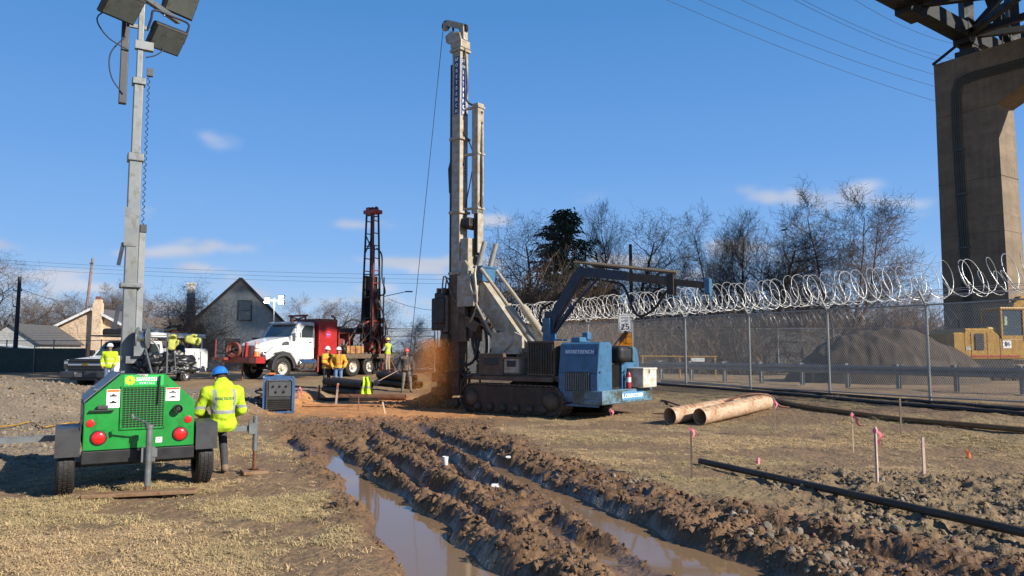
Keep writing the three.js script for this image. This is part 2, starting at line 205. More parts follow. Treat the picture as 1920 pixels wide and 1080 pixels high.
// ---------------------------------------------------------------- ground
{

  const xs = []; for (let x = -9; x <= 12.001; x += .045) xs.push(x);
  { let s = .045, x = 12; while (x < 700) { s *= 1.11; x += s; xs.push(x); } s = .045; x = -9; while (x > -700) { s *= 1.11; x -= s; xs.unshift(x); } }
  const zs = []; { let d = 4.4; while (d < 27) { zs.push(-d); d += .0068 * d; } let s = .2; while (d < 1200) { zs.push(-d); s *= 1.06; d += s; } let z = -4.4; s = .05; while (z < 60) { s *= 1.3; z += s; zs.unshift(z); } }
  const nx = xs.length, nz = zs.length, P = new Float32Array(nx * nz * 3), C = new Float32Array(nx * nz * 3), U = new Float32Array(nx * nz * 2), U1 = new Float32Array(nx * nz * 2), I = new Uint32Array((nx - 1) * (nz - 1) * 6);
  let o = 0;
  for (let j = 0; j < nz; j++) for (let i = 0; i < nx; i++) {
    const x = xs[i], z = zs[j], s = surf(x, z), k = j * nx + i;
    P.set([x, s.h, z], k * 3); U.set([x / 2.2, z / 2.2], k * 2); U1.set([(x + 9) / 21, (z + 27) / 23], k * 2);
    const a = fbm(x * .55, z * .55, 4, 91), b = fbm(x * 2.3, z * 2.3, 3, 92), gr = sstep(.42, .62, a);
    let c = [lerp(.40, .34, gr), lerp(.275, .245, gr), lerp(.145, .12, gr)];           // dry lawn
    const dirt = sstep(.43, .60, fbm(x * .7 + 4, z * .9, 4, 93)) * .9; c = c.map((v, q) => lerp(v, [.265, .165, .09][q], dirt));
    const fs = fenceSide(x, z); const strip = sstep(-.6, .4, fs) * (1 - sstep(1.4, 3.2, fs + (a - .5) * 3)) * (z < -12 ? 1 : 0); c = c.map((v, q) => lerp(v, [.13, .085, .052][q], strip * .85));
    const mc = [.215, .125, .064], cc = [.27, .19, .108], gc = [.30, .24, .175], oc = [.70, .31, .10];
    const vary = .82 + .36 * b;
    c = c.map((v, q) => lerp(lerp(lerp(lerp(v, mc[q] * vary, s.mud), cc[q] * vary, s.churn), gc[q] * vary, s.gravel), oc[q] * (.8 + .4 * b), s.orange * .92));
    C.set(c, k * 3);
  }
  for (let j = 0; j < nz - 1; j++) for (let i = 0; i < nx - 1; i++) { const a = j * nx + i, b = a + 1, c = a + nx, e = c + 1; I.set([a, b, e, a, e, c], o); o += 6; }
  const g = new THREE.BufferGeometry(); g.setAttribute('position', new THREE.BufferAttribute(P, 3)); g.setAttribute('color', new THREE.BufferAttribute(C, 3)); g.setAttribute('uv', new THREE.BufferAttribute(U, 2)); g.setAttribute('uv1', new THREE.BufferAttribute(U1, 2)); g.setIndex(new THREE.BufferAttribute(I, 1)); g.computeVertexNormals();
  const N = 400, rd = new Uint8Array(N * N * 4);
  for (let j = 0; j < N; j++) for (let i = 0; i < N; i++) { const s = surf(i / N * 21 - 9, j / N * 23 - 27), v = lerp(.97, .30, clamp(s.wet)); const q = (j * N + i) * 4; rd[q] = rd[q + 1] = rd[q + 2] = v * 255; rd[q + 3] = 255; }
  const rt = new THREE.DataTexture(rd, N, N); rt.channel = 1; rt.magFilter = THREE.LinearFilter; rt.wrapS = rt.wrapT = THREE.ClampToEdgeWrapping; rt.needsUpdate = true;
  const m = new THREE.MeshStandardMaterial({ name: 'earth and dry lawn', vertexColors: true, map: tEarth, roughness: 1, roughnessMap: rt, bumpMap: rep(tBump, 1.5), bumpScale: .02 });
  const G = new THREE.Mesh(g, m); G.name = 'ground'; G.receiveShadow = G.castShadow = true; scene.add(G); tag(G, 'churned brown mud and dry lawn of the building site', 'ground', null, 'structure');
  // standing water: a level sheet that the ruts cut below
  const pts = [[-4.9, -16.2], [-1.6, -17.6], [1.4, -10.6], [3.4, -7.4], [5.4, -3.2], [-.6, -3.2], [-1.5, -6.6], [-3.2, -11]];
  const sh = new THREE.Shape(pts.map(([x, z]) => new THREE.Vector2(x, -z))), wg = new THREE.ShapeGeometry(sh); wg.rotateX(-Math.PI / 2); wg.translate(0, -.098, 0);
  const wm = new THREE.MeshPhysicalMaterial({ name: 'muddy water', color: L(.20, .13, .075), roughness: .05, ior: 1.33, specularIntensity: 1, bumpMap: rep(tBump, .12), bumpScale: .0006 });
  const w = obj('puddle_water', wg, wm); tag(w, 'muddy brown rain water standing in the wheel ruts', 'water', null, 'structure');
}

// ---------------------------------------------------------------- bridge: pier and truss
{
  const c = [.557, .83], b = [-.81, .586], X0 = 24.4, Z0 = -42;                   // c: along the cap, towards us; b: along the bridge, overhead
  const pier = thing('bridge_pier', 'tall concrete portal pier carrying the steel bridge behind the fence', 'bridge pier', [X0, 0, Z0], Math.atan2(-c[1], c[0]));   // local x = c, local z = -b ... towards the shaded face
  const Hh = 18.3, leg = 3.2, thick = 2.0, span = 14.5;
  const legG = (x) => { const g = new THREE.BoxGeometry(leg, Hh - 3.2, thick, 1, 1, 1), p = g.attributes.position; for (let i = 0; i < p.count; i++) if (p.getY(i) < 0) { p.setX(i, p.getX(i) * 1.06); p.setZ(i, p.getZ(i) * 1.06); } g.translate(x, (Hh - 3.2) / 2, -thick / 2); return g; };
  obj('column', legG(leg / 2), M.concrete, pier); obj('column', legG(span - leg / 2), M.concrete, pier);
  const capPts = [[0, Hh - 3.2], [leg, Hh - 3.2], [leg + 1.3, Hh - 2.55], [span - leg - 1.3, Hh - 2.55], [span - leg, Hh - 3.2], [span, Hh - 3.2], [span, Hh], [0, Hh]];
  const cap = prism(capPts, thick + .02, .03); cap.translate(0, .002, -thick / 2); obj('cap_beam', cap, M.concrete, pier);
  for (const y of [5.1, 8.2, 11.2]) obj('pour_joint', bx(leg * 1.03, .035, thick * 1.03, leg / 2, y, -thick / 2), mat('joint stain', [.20, .17, .14], .95, 0, tConc), pier);
  const cond = mat('grey green conduit', [.09, .11, .10], .6, .2);
  for (let k = 0; k < 5; k++) { const x = 1.0 + k * .105, y = Hh - 1.15 - k * .11, r = .5 - k * .06; obj('conduit', tube([[x, .4, .12], [x, 5, .09], [x, y - r, .09], [x + r * .3, y - r * .3, .09], [x + r, y, .09], [x + 3, y, .09], [span - 1, y, .09]], .032, 40, 6), cond, pier); }
  for (const y of [4, 7.5, 10.5, 13]) obj('conduit_clamp', bx(.62, .09, .03, 1.22, y, .145), cond, pier);
  obj('bearing', [bx(1.1, .5, 1, 1.5, Hh + .25, -1), bx(.7, .8, .7, 1.5, Hh + .9, -1)], M.rigDark, pier); obj('bearing', [bx(1.1, .5, 1, span - 1.5, Hh + .25, -1), bx(.7, .8, .7, span - 1.5, Hh + .9, -1)], M.rigDark, pier);

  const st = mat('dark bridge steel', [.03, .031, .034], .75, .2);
  const br = thing('truss_bridge', 'dark steel truss bridge passing high above the concrete pier', 'bridge', [0, 0, 0]);
  const base = [X0 + c[0] * 1.5 - b[0] * 1, Z0 + c[1] * 1.5 - b[1] * 1], PL = 6.5, yb = Hh + 1.5, yt = yb + 7;
  const N = (i, s, y) => [base[0] + b[0] * i * PL + c[0] * s * 8.5, y, base[1] + b[1] * i * PL + c[1] * s * 8.5];
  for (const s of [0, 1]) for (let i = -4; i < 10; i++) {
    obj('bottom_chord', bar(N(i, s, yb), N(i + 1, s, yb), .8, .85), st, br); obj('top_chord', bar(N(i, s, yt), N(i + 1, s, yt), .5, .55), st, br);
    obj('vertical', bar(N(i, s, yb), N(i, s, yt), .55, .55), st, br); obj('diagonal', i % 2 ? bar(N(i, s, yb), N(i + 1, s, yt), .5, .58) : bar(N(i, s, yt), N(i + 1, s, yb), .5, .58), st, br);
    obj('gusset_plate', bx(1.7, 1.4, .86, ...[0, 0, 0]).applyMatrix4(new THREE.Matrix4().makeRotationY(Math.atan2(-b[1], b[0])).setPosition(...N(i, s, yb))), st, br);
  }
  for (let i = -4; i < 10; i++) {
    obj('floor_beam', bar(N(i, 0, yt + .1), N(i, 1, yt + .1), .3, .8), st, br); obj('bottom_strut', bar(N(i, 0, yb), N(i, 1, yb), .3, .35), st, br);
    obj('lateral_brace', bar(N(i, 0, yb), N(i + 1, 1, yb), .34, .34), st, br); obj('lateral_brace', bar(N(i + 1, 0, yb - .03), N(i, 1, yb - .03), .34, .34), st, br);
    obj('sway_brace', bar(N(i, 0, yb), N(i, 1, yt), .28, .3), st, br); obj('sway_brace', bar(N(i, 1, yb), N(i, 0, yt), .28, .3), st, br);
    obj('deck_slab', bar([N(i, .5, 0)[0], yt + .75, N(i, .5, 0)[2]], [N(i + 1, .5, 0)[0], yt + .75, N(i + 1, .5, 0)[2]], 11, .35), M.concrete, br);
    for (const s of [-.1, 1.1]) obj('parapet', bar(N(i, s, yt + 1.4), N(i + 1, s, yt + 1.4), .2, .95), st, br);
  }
  obj('maintenance_ladder', [-.22, .22].map((k) => rod([base[0] + 1.8 + k, Hh, base[1] + .6], [base[0] + 1.8 + k, yt, base[1] + .6], .03, 5)), st, br);
  obj('drip_pipe', rod([X0 - .2, Hh - .1, Z0 + .3], N(0, 0, yb - .1), .09, 6), st, br);
}
// ---------------------------------------------------------------- fences
const fenceM = mat('bright galvanised fence steel', [.50, .51, .50], .5, .3), wireM = mat('chain link wire', [.55, .56, .56], .5, .3, null, { rm: 0 }), razorM = mat('razor wire', [.62, .62, .61], .38, .7, null, { rm: 0 });
function wiresPanel(Lb, h, sp, r) {   // two crossing families of diagonal wires in the xy rectangle 0..Lb, 0..h
  const g = []; const a = h * .62;
  for (const dir of [1, -1]) for (let x = -a; x < Lb + a; x += sp) {
    let x0 = x, y0 = 0, x1 = x + dir * a, y1 = h; const cut = (xe) => { const t = (xe - x0) / (x1 - x0); return y0 + (y1 - y0) * t; };
    let A = [x0, y0], B = [x1, y1]; const lo = Math.min(x0, x1), hi = Math.max(x0, x1); if (hi <= 0.01 || lo >= Lb - .01) continue;
    for (const xe of [0, Lb]) { const y = cut(xe); if (A[0] < 0 && xe === 0 || A[0] > Lb && xe === Lb) A = [xe, y]; if (B[0] < 0 && xe === 0 || B[0] > Lb && xe === Lb) B = [xe, y]; }
    if (Math.hypot(A[0] - B[0], A[1] - B[1]) > .03) g.push(rod([A[0], A[1], dir * r], [B[0], B[1], dir * r], r, 3, r, true));
  }
  return merge(g);
}
function coil(pts, R, pitch, r, ph, sq = 1) {   // a helix along a polyline
  const c = new THREE.CatmullRomCurve3(pts.map((p) => V(...p))), Ln = c.getLength(), turns = Math.round(Ln / pitch), n = turns * 22, out = [];
  const rd = rng(Math.round(ph * 100) + 5);
  let j1 = 0, j2 = 0, k1 = rd(), k2 = rd();
  for (let i = 0; i <= n; i++) { if (i % 22 === 0) { j1 = k1; j2 = k2; k1 = rd(); k2 = rd(); } const t = i / n, f = (i % 22) / 22, p = c.getPointAt(t), d = c.getTangentAt(t), nn = V(d.z, 0, -d.x).normalize(), a = ph + t * turns * 2 * Math.PI, rr = R * (.88 + .24 * lerp(j1, k1, f)), sl = (lerp(j2, k2, f) - .5) * pitch * .9 + Math.sin(a) * pitch * .35; out.push(p.addScaledVector(nn, Math.cos(a) * rr * sq).add(V(0, Math.sin(a) * rr, 0)).addScaledVector(d, sl)); }
  const g = new THREE.TubeGeometry(new THREE.CatmullRomCurve3(out), n, r, 4); return g;
}
function fence(name, label, A, D, count, h, o = {}) {
  const sp = 3.05, f = thing(name, label, 'fence', [A[0], 0, A[1]], Math.atan2(-D[1], D[0])); const y = [];
  for (let k = 0; k <= count; k++) y.push(o.flat ?? H(A[0] + D[0] * sp * k, A[1] + D[1] * sp * k));
  const pg = (top) => [rod([0, -.3, 0], [0, top, 0], .038, 8), lathe([[0, .05], [.045, .03], [.05, 0], [0, 0]], 8).translate(0, top, 0)];
  const postG = merge(pg(h)), armG = merge([bar([0, h - .05, 0], [0, h + .36, .32], .035, .05), bar([0, h - .05, 0], [0, h + .36, -.32], .035, .05)]), panel = wiresPanel(sp, h - .08, o.mesh || .062, o.wire || .0022);
  const shared = (n, g, m, x, yy) => { const q = new THREE.Mesh(g, m); q.name = n; q.position.set(x, yy, 0); q.castShadow = q.receiveShadow = true; f.add(q); return q; };
  for (let k = 0; k <= count; k++) {
    shared('post', postG, fenceM, k * sp, y[k]); if (o.arms) shared('barb_arm', armG, fenceM, k * sp, y[k]);
    if (k < count) {
      const q = shared('chain_link', panel, wireM, k * sp, y[k] + .05); q.rotation.z = Math.atan2(y[k + 1] - y[k], sp);
      obj('top_rail', rod([k * sp, y[k] + h - .03, 0], [(k + 1) * sp, y[k + 1] + h - .03, 0], .024, 6), fenceM, f); if (o.low) obj('bottom_rail', rod([k * sp, y[k] + .08, 0], [(k + 1) * sp, y[k + 1] + .08, 0], .02, 6), fenceM, f);
      for (const [dy, dz] of o.barbs || []) obj('barbed_strand', rod([k * sp, y[k] + h + dy, dz], [(k + 1) * sp, y[k + 1] + h + dy, dz], .006, 4), wireM, f);
    }
  }
  const line = (dy, dz = 0) => y.map((v, k) => [k * sp, v + h + dy, dz]);
  for (const [dy, dz, R, pitch, ph] of o.coils || []) obj('razor_coil', coil(line(dy, dz), R, pitch, .0092, ph), razorM, f, true);
  return f;
}
{
  const S = 3.05, A = [FX - FDX * S * 2, FZ - FDZ * S * 2];
  fence('security_fence', 'tall chain link security fence topped with coiled razor wire along the road', A, [FDX, FDZ], 12, 2.57, { arms: 1, low: 1, wire: .0040, barbs: [[.33, .3], [.2, .18], [.33, -.3], [.2, -.18]], coils: [[.62, 0, .47, .36, 0], [.42, .04, .31, .40, 2]] });
  const k = 10, cx = A[0] + FDX * S * (k + 2), cz = A[1] + FDZ * S * (k + 2);
  fence('boundary_fence', 'chain link boundary fence with a plain top rail behind the drilling truck', [cx - .2, cz], [-1, 0], 3, 2.6, { wire: .0034, low: 1 });
  fence('boundary_fence', 'low chain link fence with barbed strands in front of the houses', [cx - 9.6, cz - 1.2], [-1, -.02], 11, 2.0, { wire: .0022, barbs: [[.16, .05], [.3, .1], [.44, .16]] });
  fence('security_fence', 'distant chain link fence with razor coils beyond the dirt mound', [27.5, -41], [-.96, -.28], 9, 2.65, { arms: 1, flat: .5, mesh: .09, wire: .003, coils: [[.55, 0, .42, .40, 1]] });
}
{ // steel brace gate frame near the corner
  const g = thing('gate_frame', 'galvanised gate frame with diagonal brace behind the muddy driller', 'gate', [-6.2, H(-6.2, -44.5), -44.5]);
  for (const x of [-1.6, 1.6]) obj('post', rod([x, -.1, 0], [x, 2.75, 0], .05, 8), fenceM, g);
  for (const y of [.25, 2.2, 2.65]) obj('rail', rod([-1.6, y, 0], [1.6, y, 0], .03, 6), fenceM, g);
  obj('diagonal_brace', rod([-1.55, .3, .05], [1.55, 2.15, .05], .03, 6), fenceM, g); const q = obj('chain_link', wiresPanel(3.2, 2.4, .07, .0028), wireM, g); q.position.set(-1.6, .25, -.03);
}
{ // W-beam guardrail just behind the fence
  const P = [[22.6, -19.1], [-3.2, -53]], d = [P[1][0] - P[0][0], P[1][1] - P[0][1]], Ln = Math.hypot(...d); d[0] /= Ln; d[1] /= Ln;
  const G = thing('guardrail', 'galvanised beam guardrail on short posts behind the security fence', 'guardrail', [19.4, .5, -16.2], Math.atan2(.835, -.55));
  const prof = [[0, .48], [.05, .52], [.05, .58], [.0, .63], [.05, .68], [.05, .74], [0, .79], [-.012, .79], [.035, .735], [.035, .685], [-.015, .63], [.035, .575], [.035, .525], [-.012, .48]];
  const rail = prism(prof, 3.8); rail.rotateY(Math.PI / 2); rail.translate(1.9, 0, 0);
  for (let k = 0; k < 8; k++) { const q = new THREE.Mesh(boxUV(clean(rail)), M.galv); q.name = 'rail_beam'; q.position.set(k * 3.8, k % 2 * .002, k % 2 * .004); q.castShadow = q.receiveShadow = true; G.add(q); for (const e of [0, 1.9]) { obj('post', [bx(.016, 1.1, .15, k * 3.8 + e, .3, .19), bx(.11, 1.1, .012, k * 3.8 + e, .3, .12), bx(.11, 1.1, .012, k * 3.8 + e, .3, .26)], M.galv, G); obj('spacer_block', prism([[-.07, .5], [.07, .5], [.07, .85], [-.07, .85]], .12).translate(k * 3.8 + e, 0, .03), M.galv, G); } }
}
{ // yellow railing by the road
  const r = thing('yellow_railing', 'yellow painted pipe railing seen through the fence beside bare shrubs', 'railing', at(1205, 700, 36).toArray().map((v, i) => i === 1 ? .5 : v), -.12);
  for (const x of [0, 1.75, 3.4]) obj('post', rod([x, 0, 0], [x, 1.05, 0], .035, 6), M.yellow, r);
  obj('rail', rod([-.1, 1.05, 0], [3.5, 1.02, 0], .035, 6), M.yellow, r); obj('sign_board', bx(.62, .18, .02, 2.6, .88, .04), M.white, r);
}
{ // speed limit sign
  const p = at(1178, 660, 29), s = thing('speed_sign', 'leaning white speed limit 25 sign with orange plate below it', 'road sign', [p.x, H(p.x, p.z), p.z], -.3);
  const m = printMat('speed limit print', 160, 220, (c, w, h) => { c.fillStyle = '#e9e9e6'; c.fillRect(0, 0, w, h); c.strokeStyle = '#111'; c.lineWidth = 5; c.strokeRect(9, 9, w - 18, h - 18); c.fillStyle = '#111'; c.textAlign = 'center'; c.font = 'bold 32px sans-serif'; c.fillText('SPEED', w / 2, 52); c.fillText('LIMIT', w / 2, 88); c.font = 'bold 100px sans-serif'; c.fillText('25', w / 2, 190); });
  obj('post', rod([0, 0, 0], [-.12, 2.65, 0], .03, 6), M.galv, s); plate('sign_face', .5, .68, m, s, [-.11, 2.36, .04], 0, 0, .01, .06);
  plate('advisory_plate', .46, .5, printMat('orange advisory print', 100, 110, (c, w, h) => { c.fillStyle = '#e08a10'; c.fillRect(0, 0, w, h); c.fillStyle = '#5a3000'; c.fillRect(46, 30, 9, 40); c.fillRect(46, 78, 9, 9); }), s, [-.08, 1.72, .04], 0, 0, .01, .06);
}
// ---------------------------------------------------------------- earth mound and excavator beyond the fence
{
  const n = 90, g = new THREE.PlaneGeometry(13, 8, n, 56); g.rotateX(-Math.PI / 2); const p = g.attributes.position;
  for (let i = 0; i < p.count; i++) { const x = p.getX(i), z = p.getZ(i), q = Math.hypot(x / 5.6 - .08 * Math.sin(z), z / 3.3), k = clamp(1 - q * q * .92); p.setY(i, -.25 + 2.55 * Math.pow(k, .8) * (.8 + .35 * fbm(x * .7 + 9, z * .7, 3, 5)) + .30 * (fbm(x * 3, z * 3, 4, 6) - .5) * Math.min(1, k * 4)); }
  g.computeVertexNormals(); const m = obj('dirt_mound', g, mat('loose soil', [.115, .078, .05], 1, 0, tEarth, { bump: .03 })); put(m, [15.9, .5, -32.0], .2); m.scale.set(.72, 1, .9); tag(m, 'big brown mound of loose soil behind the guardrail', 'dirt mound');
}
{
  const e = thing('excavator', 'yellow tracked excavator parked beside the dirt mound under the bridge', 'excavator', [20.9, .42, -34.0], .06); e.scale.set(.78, 1.15, 1);
  obj('engine_housing', prism([[-1.5, .85], [-1.5, 1.9], [-1.38, 2.06], [.1, 2.06], [.62, 1.78], [.62, .85]], 2.3, .06), M.yellow, e);
  obj('counterweight', tf(prism([[-.4, -1.2], [.2, -1.2], [.2, 1.2], [-.4, 1.2], [-.6, .7], [-.6, -.7]], 1.0, .05), -1.72, 1.4, 0, Math.PI / 2, 0, 0), M.yellow, e);
  const gr = obj('grille', bx(.52, .62, .04, -.62, 1.55, 1.16), M.rigDark, e); for (let k = 0; k < 6; k++) obj('grille_slat', bx(.48, .03, .03, -.62, 1.3 + k * .09, 1.185), M.darkGrey, gr); obj('panel_seam', bx(.02, 1.0, .01, -.15, 1.4, 1.156), M.rigDark, e); obj('panel_seam', bx(.02, 1.0, .01, -1.1, 1.4, 1.156), M.rigDark, e);
  obj('front_deck', rb(1.5, .8, 2.3, .06, 1.32, 1.28, 0), M.yellow, e);
  plate('door_mark', .5, .3, printMat('machine decal', 160, 100, (c, w, h) => { c.fillStyle = '#d8d8d2'; c.fillRect(0, 0, w, h); c.fillStyle = '#3a3a48'; c.beginPath(); c.ellipse(60, 46, 30, 34, 0, 0, 7); c.fill(); c.beginPath(); c.ellipse(108, 46, 22, 24, 0, 0, 7); c.fill(); c.fillStyle = '#a9a9a4'; c.fillRect(86, 40, 36, 12); }), e, [1.0, 1.45, 1.16]); plate('tail_mark', .26, .12, printMat('small decal', 80, 40, (c, w, h) => { c.fillStyle = '#b9b9b2'; c.fillRect(0, 0, w, h); c.fillStyle = '#333'; c.fillRect(8, 10, 64, 6); c.fillRect(8, 24, 44, 6); }), e, [-1.28, 1.3, 1.165]);
  obj('stripe', bx(2.9, .06, .02, .3, 1.0, 1.16), M.red, e); obj('deck', bx(3.6, .16, 2.4, .2, .78, 0), M.rigDark, e);
  const cab = obj('cab', [...[[.75, 1.12], [.75, -.05], [2.05, 1.12], [2.05, -.05]].map(([x, z]) => bar([x, 1.6, z], [x, 2.8, z], .1)), rb(1.5, .12, 1.35, .05, 1.4, 2.82, .53), bx(1.4, .14, 1.25, 1.4, 1.72, .53)], M.yellow, e);
  obj('cab_glass', bx(1.2, 1.0, .02, 1.4, 2.28, 1.11), M.glass, cab); obj('cab_glass', bx(.02, 1.0, 1.1, 2.05, 2.28, .53), M.glass, cab); obj('warning_card', bx(.16, .34, .02, 1.02, 2.35, 1.13), mat('pale green card', [.45, .6, .4], .7), cab);
  obj('exhaust', rod([-.4, 2.0, -.4], [-.4, 2.45, -.4], .07, 8), M.rigDark, e); obj('hood_bump', rb(.62, .22, .6, .08, .35, 2.02, .7), M.yellow, e);
  for (const z of [-1, 1]) { const t = obj('track', tf(prism([[-1.7, .1], [-1.45, 0], [1.45, 0], [1.7, .1], [1.9, .35], [1.7, .6], [1.45, .68], [-1.45, .68], [-1.7, .6], [-1.9, .35]], .55, .03), 0, .01, z), M.rigDark, e); for (let k = 0; k < 5; k++) obj('roller', tf(wheelX([[0, -.3], [.16, -.3], [.16, .3], [0, .3]], 10), -1.2 + k * .6, .25, z, 0, Math.PI / 2), M.rigDirt, t); }
  const bo = obj('boom', tf(prism([[1.6, 1.2], [2.1, 1.1], [3.6, 2.9], [5.6, 2.6], [5.65, 2.9], [3.5, 3.4], [3.0, 3.1]], .4, .03), 0, 0, -.55), M.yellow, e); obj('ram', rod([2.1, 1.3, -.2], [3.3, 2.9, -.2], .06, 8), M.chrome, bo);
  obj('stick', tf(prism([[5.3, 3.0], [5.7, 2.9], [6.0, 1.2], [5.75, 1.2]], .3, .02), 0, 0, -.55), M.yellow, e); obj('bucket', tf(prism([[5.6, 1.3], [6.2, 1.2], [6.1, .4], [5.4, .2], [5.2, .6], [5.5, .8]], .9, .03), 0, 0, -.55), M.rigDark, e);
}
// ---------------------------------------------------------------- trees
const barkM = mat('bare bark', [.17, .135, .11], .95, 0, tRust), twigM = mat('bare twigs', [.19, .145, .12], .95, 0, null, { rm: 0 }), twigDark = mat('dark bare twigs', [.12, .095, .082], .95, 0, null, { rm: 0 }), brushM = mat('brown brush', [.20, .135, .09], .95, 0, null, { rm: 0 });
class Sticks {   // tapered sticks collected into one geometry
  constructor() { this.p = []; this.n = []; }
  add(a, b, r0, r1, sides) {
    const d = b.clone().sub(a).normalize(), u = (Math.abs(d.y) < .9 ? V(0, 1, 0) : V(1, 0, 0)).cross(d).normalize(), v = d.clone().cross(u);
    for (let k = 0; k < sides; k++) {
      const t0 = k / sides * 2 * Math.PI, t1 = (k + 1) / sides * 2 * Math.PI, N0 = u.clone().multiplyScalar(Math.cos(t0)).addScaledVector(v, Math.sin(t0)), N1 = u.clone().multiplyScalar(Math.cos(t1)).addScaledVector(v, Math.sin(t1));
      const A = a.clone().addScaledVector(N0, r0), B = a.clone().addScaledVector(N1, r0), C = b.clone().addScaledVector(N1, r1), D = b.clone().addScaledVector(N0, r1);
      for (const [q, m] of [[A, N0], [B, N1], [C, N1], [A, N0], [C, N1], [D, N0]]) { this.p.push(q.x, q.y, q.z); this.n.push(m.x, m.y, m.z); }
    }
  }
  geo() { const g = new THREE.BufferGeometry(); g.setAttribute('position', new THREE.Float32BufferAttribute(this.p, 3)); g.setAttribute('normal', new THREE.Float32BufferAttribute(this.n, 3)); return g; }
}
function grow(seed, o) {   // o: h height, r trunk radius, lv levels, kids, spread, up (pull upwards), clear (bare trunk share), twig length
  const R = rng(seed), T = new Sticks(), C = new Sticks(), dirv = () => V(R() - .5, R() - .5, R() - .5).normalize();
  const branch = (p, d, len, r, lv) => {
    const steps = lv === 0 ? 9 : lv === 1 ? 6 : lv < o.lv ? 4 : 2, S = lv < 2 ? T : C; let q = p.clone(), e = d.clone(), rr = r;
    for (let i = 0; i < steps; i++) {
      const nx = q.clone().addScaledVector(e, len / steps), r2 = lv === 0 ? r * (1 - .82 * (i + 1) / steps) : r * (1 - .75 * (i + 1) / steps);
      S.add(q, nx, rr, Math.max(r2, .005), lv === 0 ? 7 : lv === 1 ? 5 : 3); q = nx; rr = Math.max(r2, .005);
      e.addScaledVector(dirv(), lv === 0 ? o.wob ?? .12 : .32).add(V(0, lv === 0 ? .06 : o.up, 0)).normalize();
      const f = (i + 1) / steps;
      if (lv < o.lv && (lv > 0 || f > o.clear)) {
        const n = lv === 0 ? Math.max(1, o.kids - 1 - (o.multi ? 1 : 0)) : lv === 1 ? 2 : lv === 2 ? 1 + (R() < .35) : (R() < .6) + 0;
        for (let k = 0; k < n; k++) { const side = dirv().cross(e).normalize(), nd = e.clone().multiplyScalar(1 - o.spread).addScaledVector(side, o.spread).normalize(); const l = lv === 0 ? len * o.arm * (1.15 - .75 * f) * (.7 + .5 * R()) : len * (.42 + .25 * R()); branch(q, nd, l, Math.max(rr * (lv === 0 ? .55 : .6), .008), lv + 1); }
      }
    }
  };
  if (o.multi) for (let k = 0; k < o.multi; k++) branch(V((R() - .5) * .5, 0, (R() - .5) * .5), V((R() - .5) * o.lean, 1, (R() - .5) * o.lean).normalize(), o.h * (.75 + .3 * R()), o.r * (.6 + .4 * R()), 0);
  else branch(V(0, 0, 0), V(0, 1, 0), o.h, o.r, 0);
  return [T.geo(), C.geo()];
}
function treeThing(name, label, seed, o, m = twigM, group) { const t = thing(name, label, 'tree', [0, 0, 0], 0, group), [a, b] = grow(seed, o); obj('trunk', a, o.bark || barkM, t); obj('crown', b, m, t); return t; }
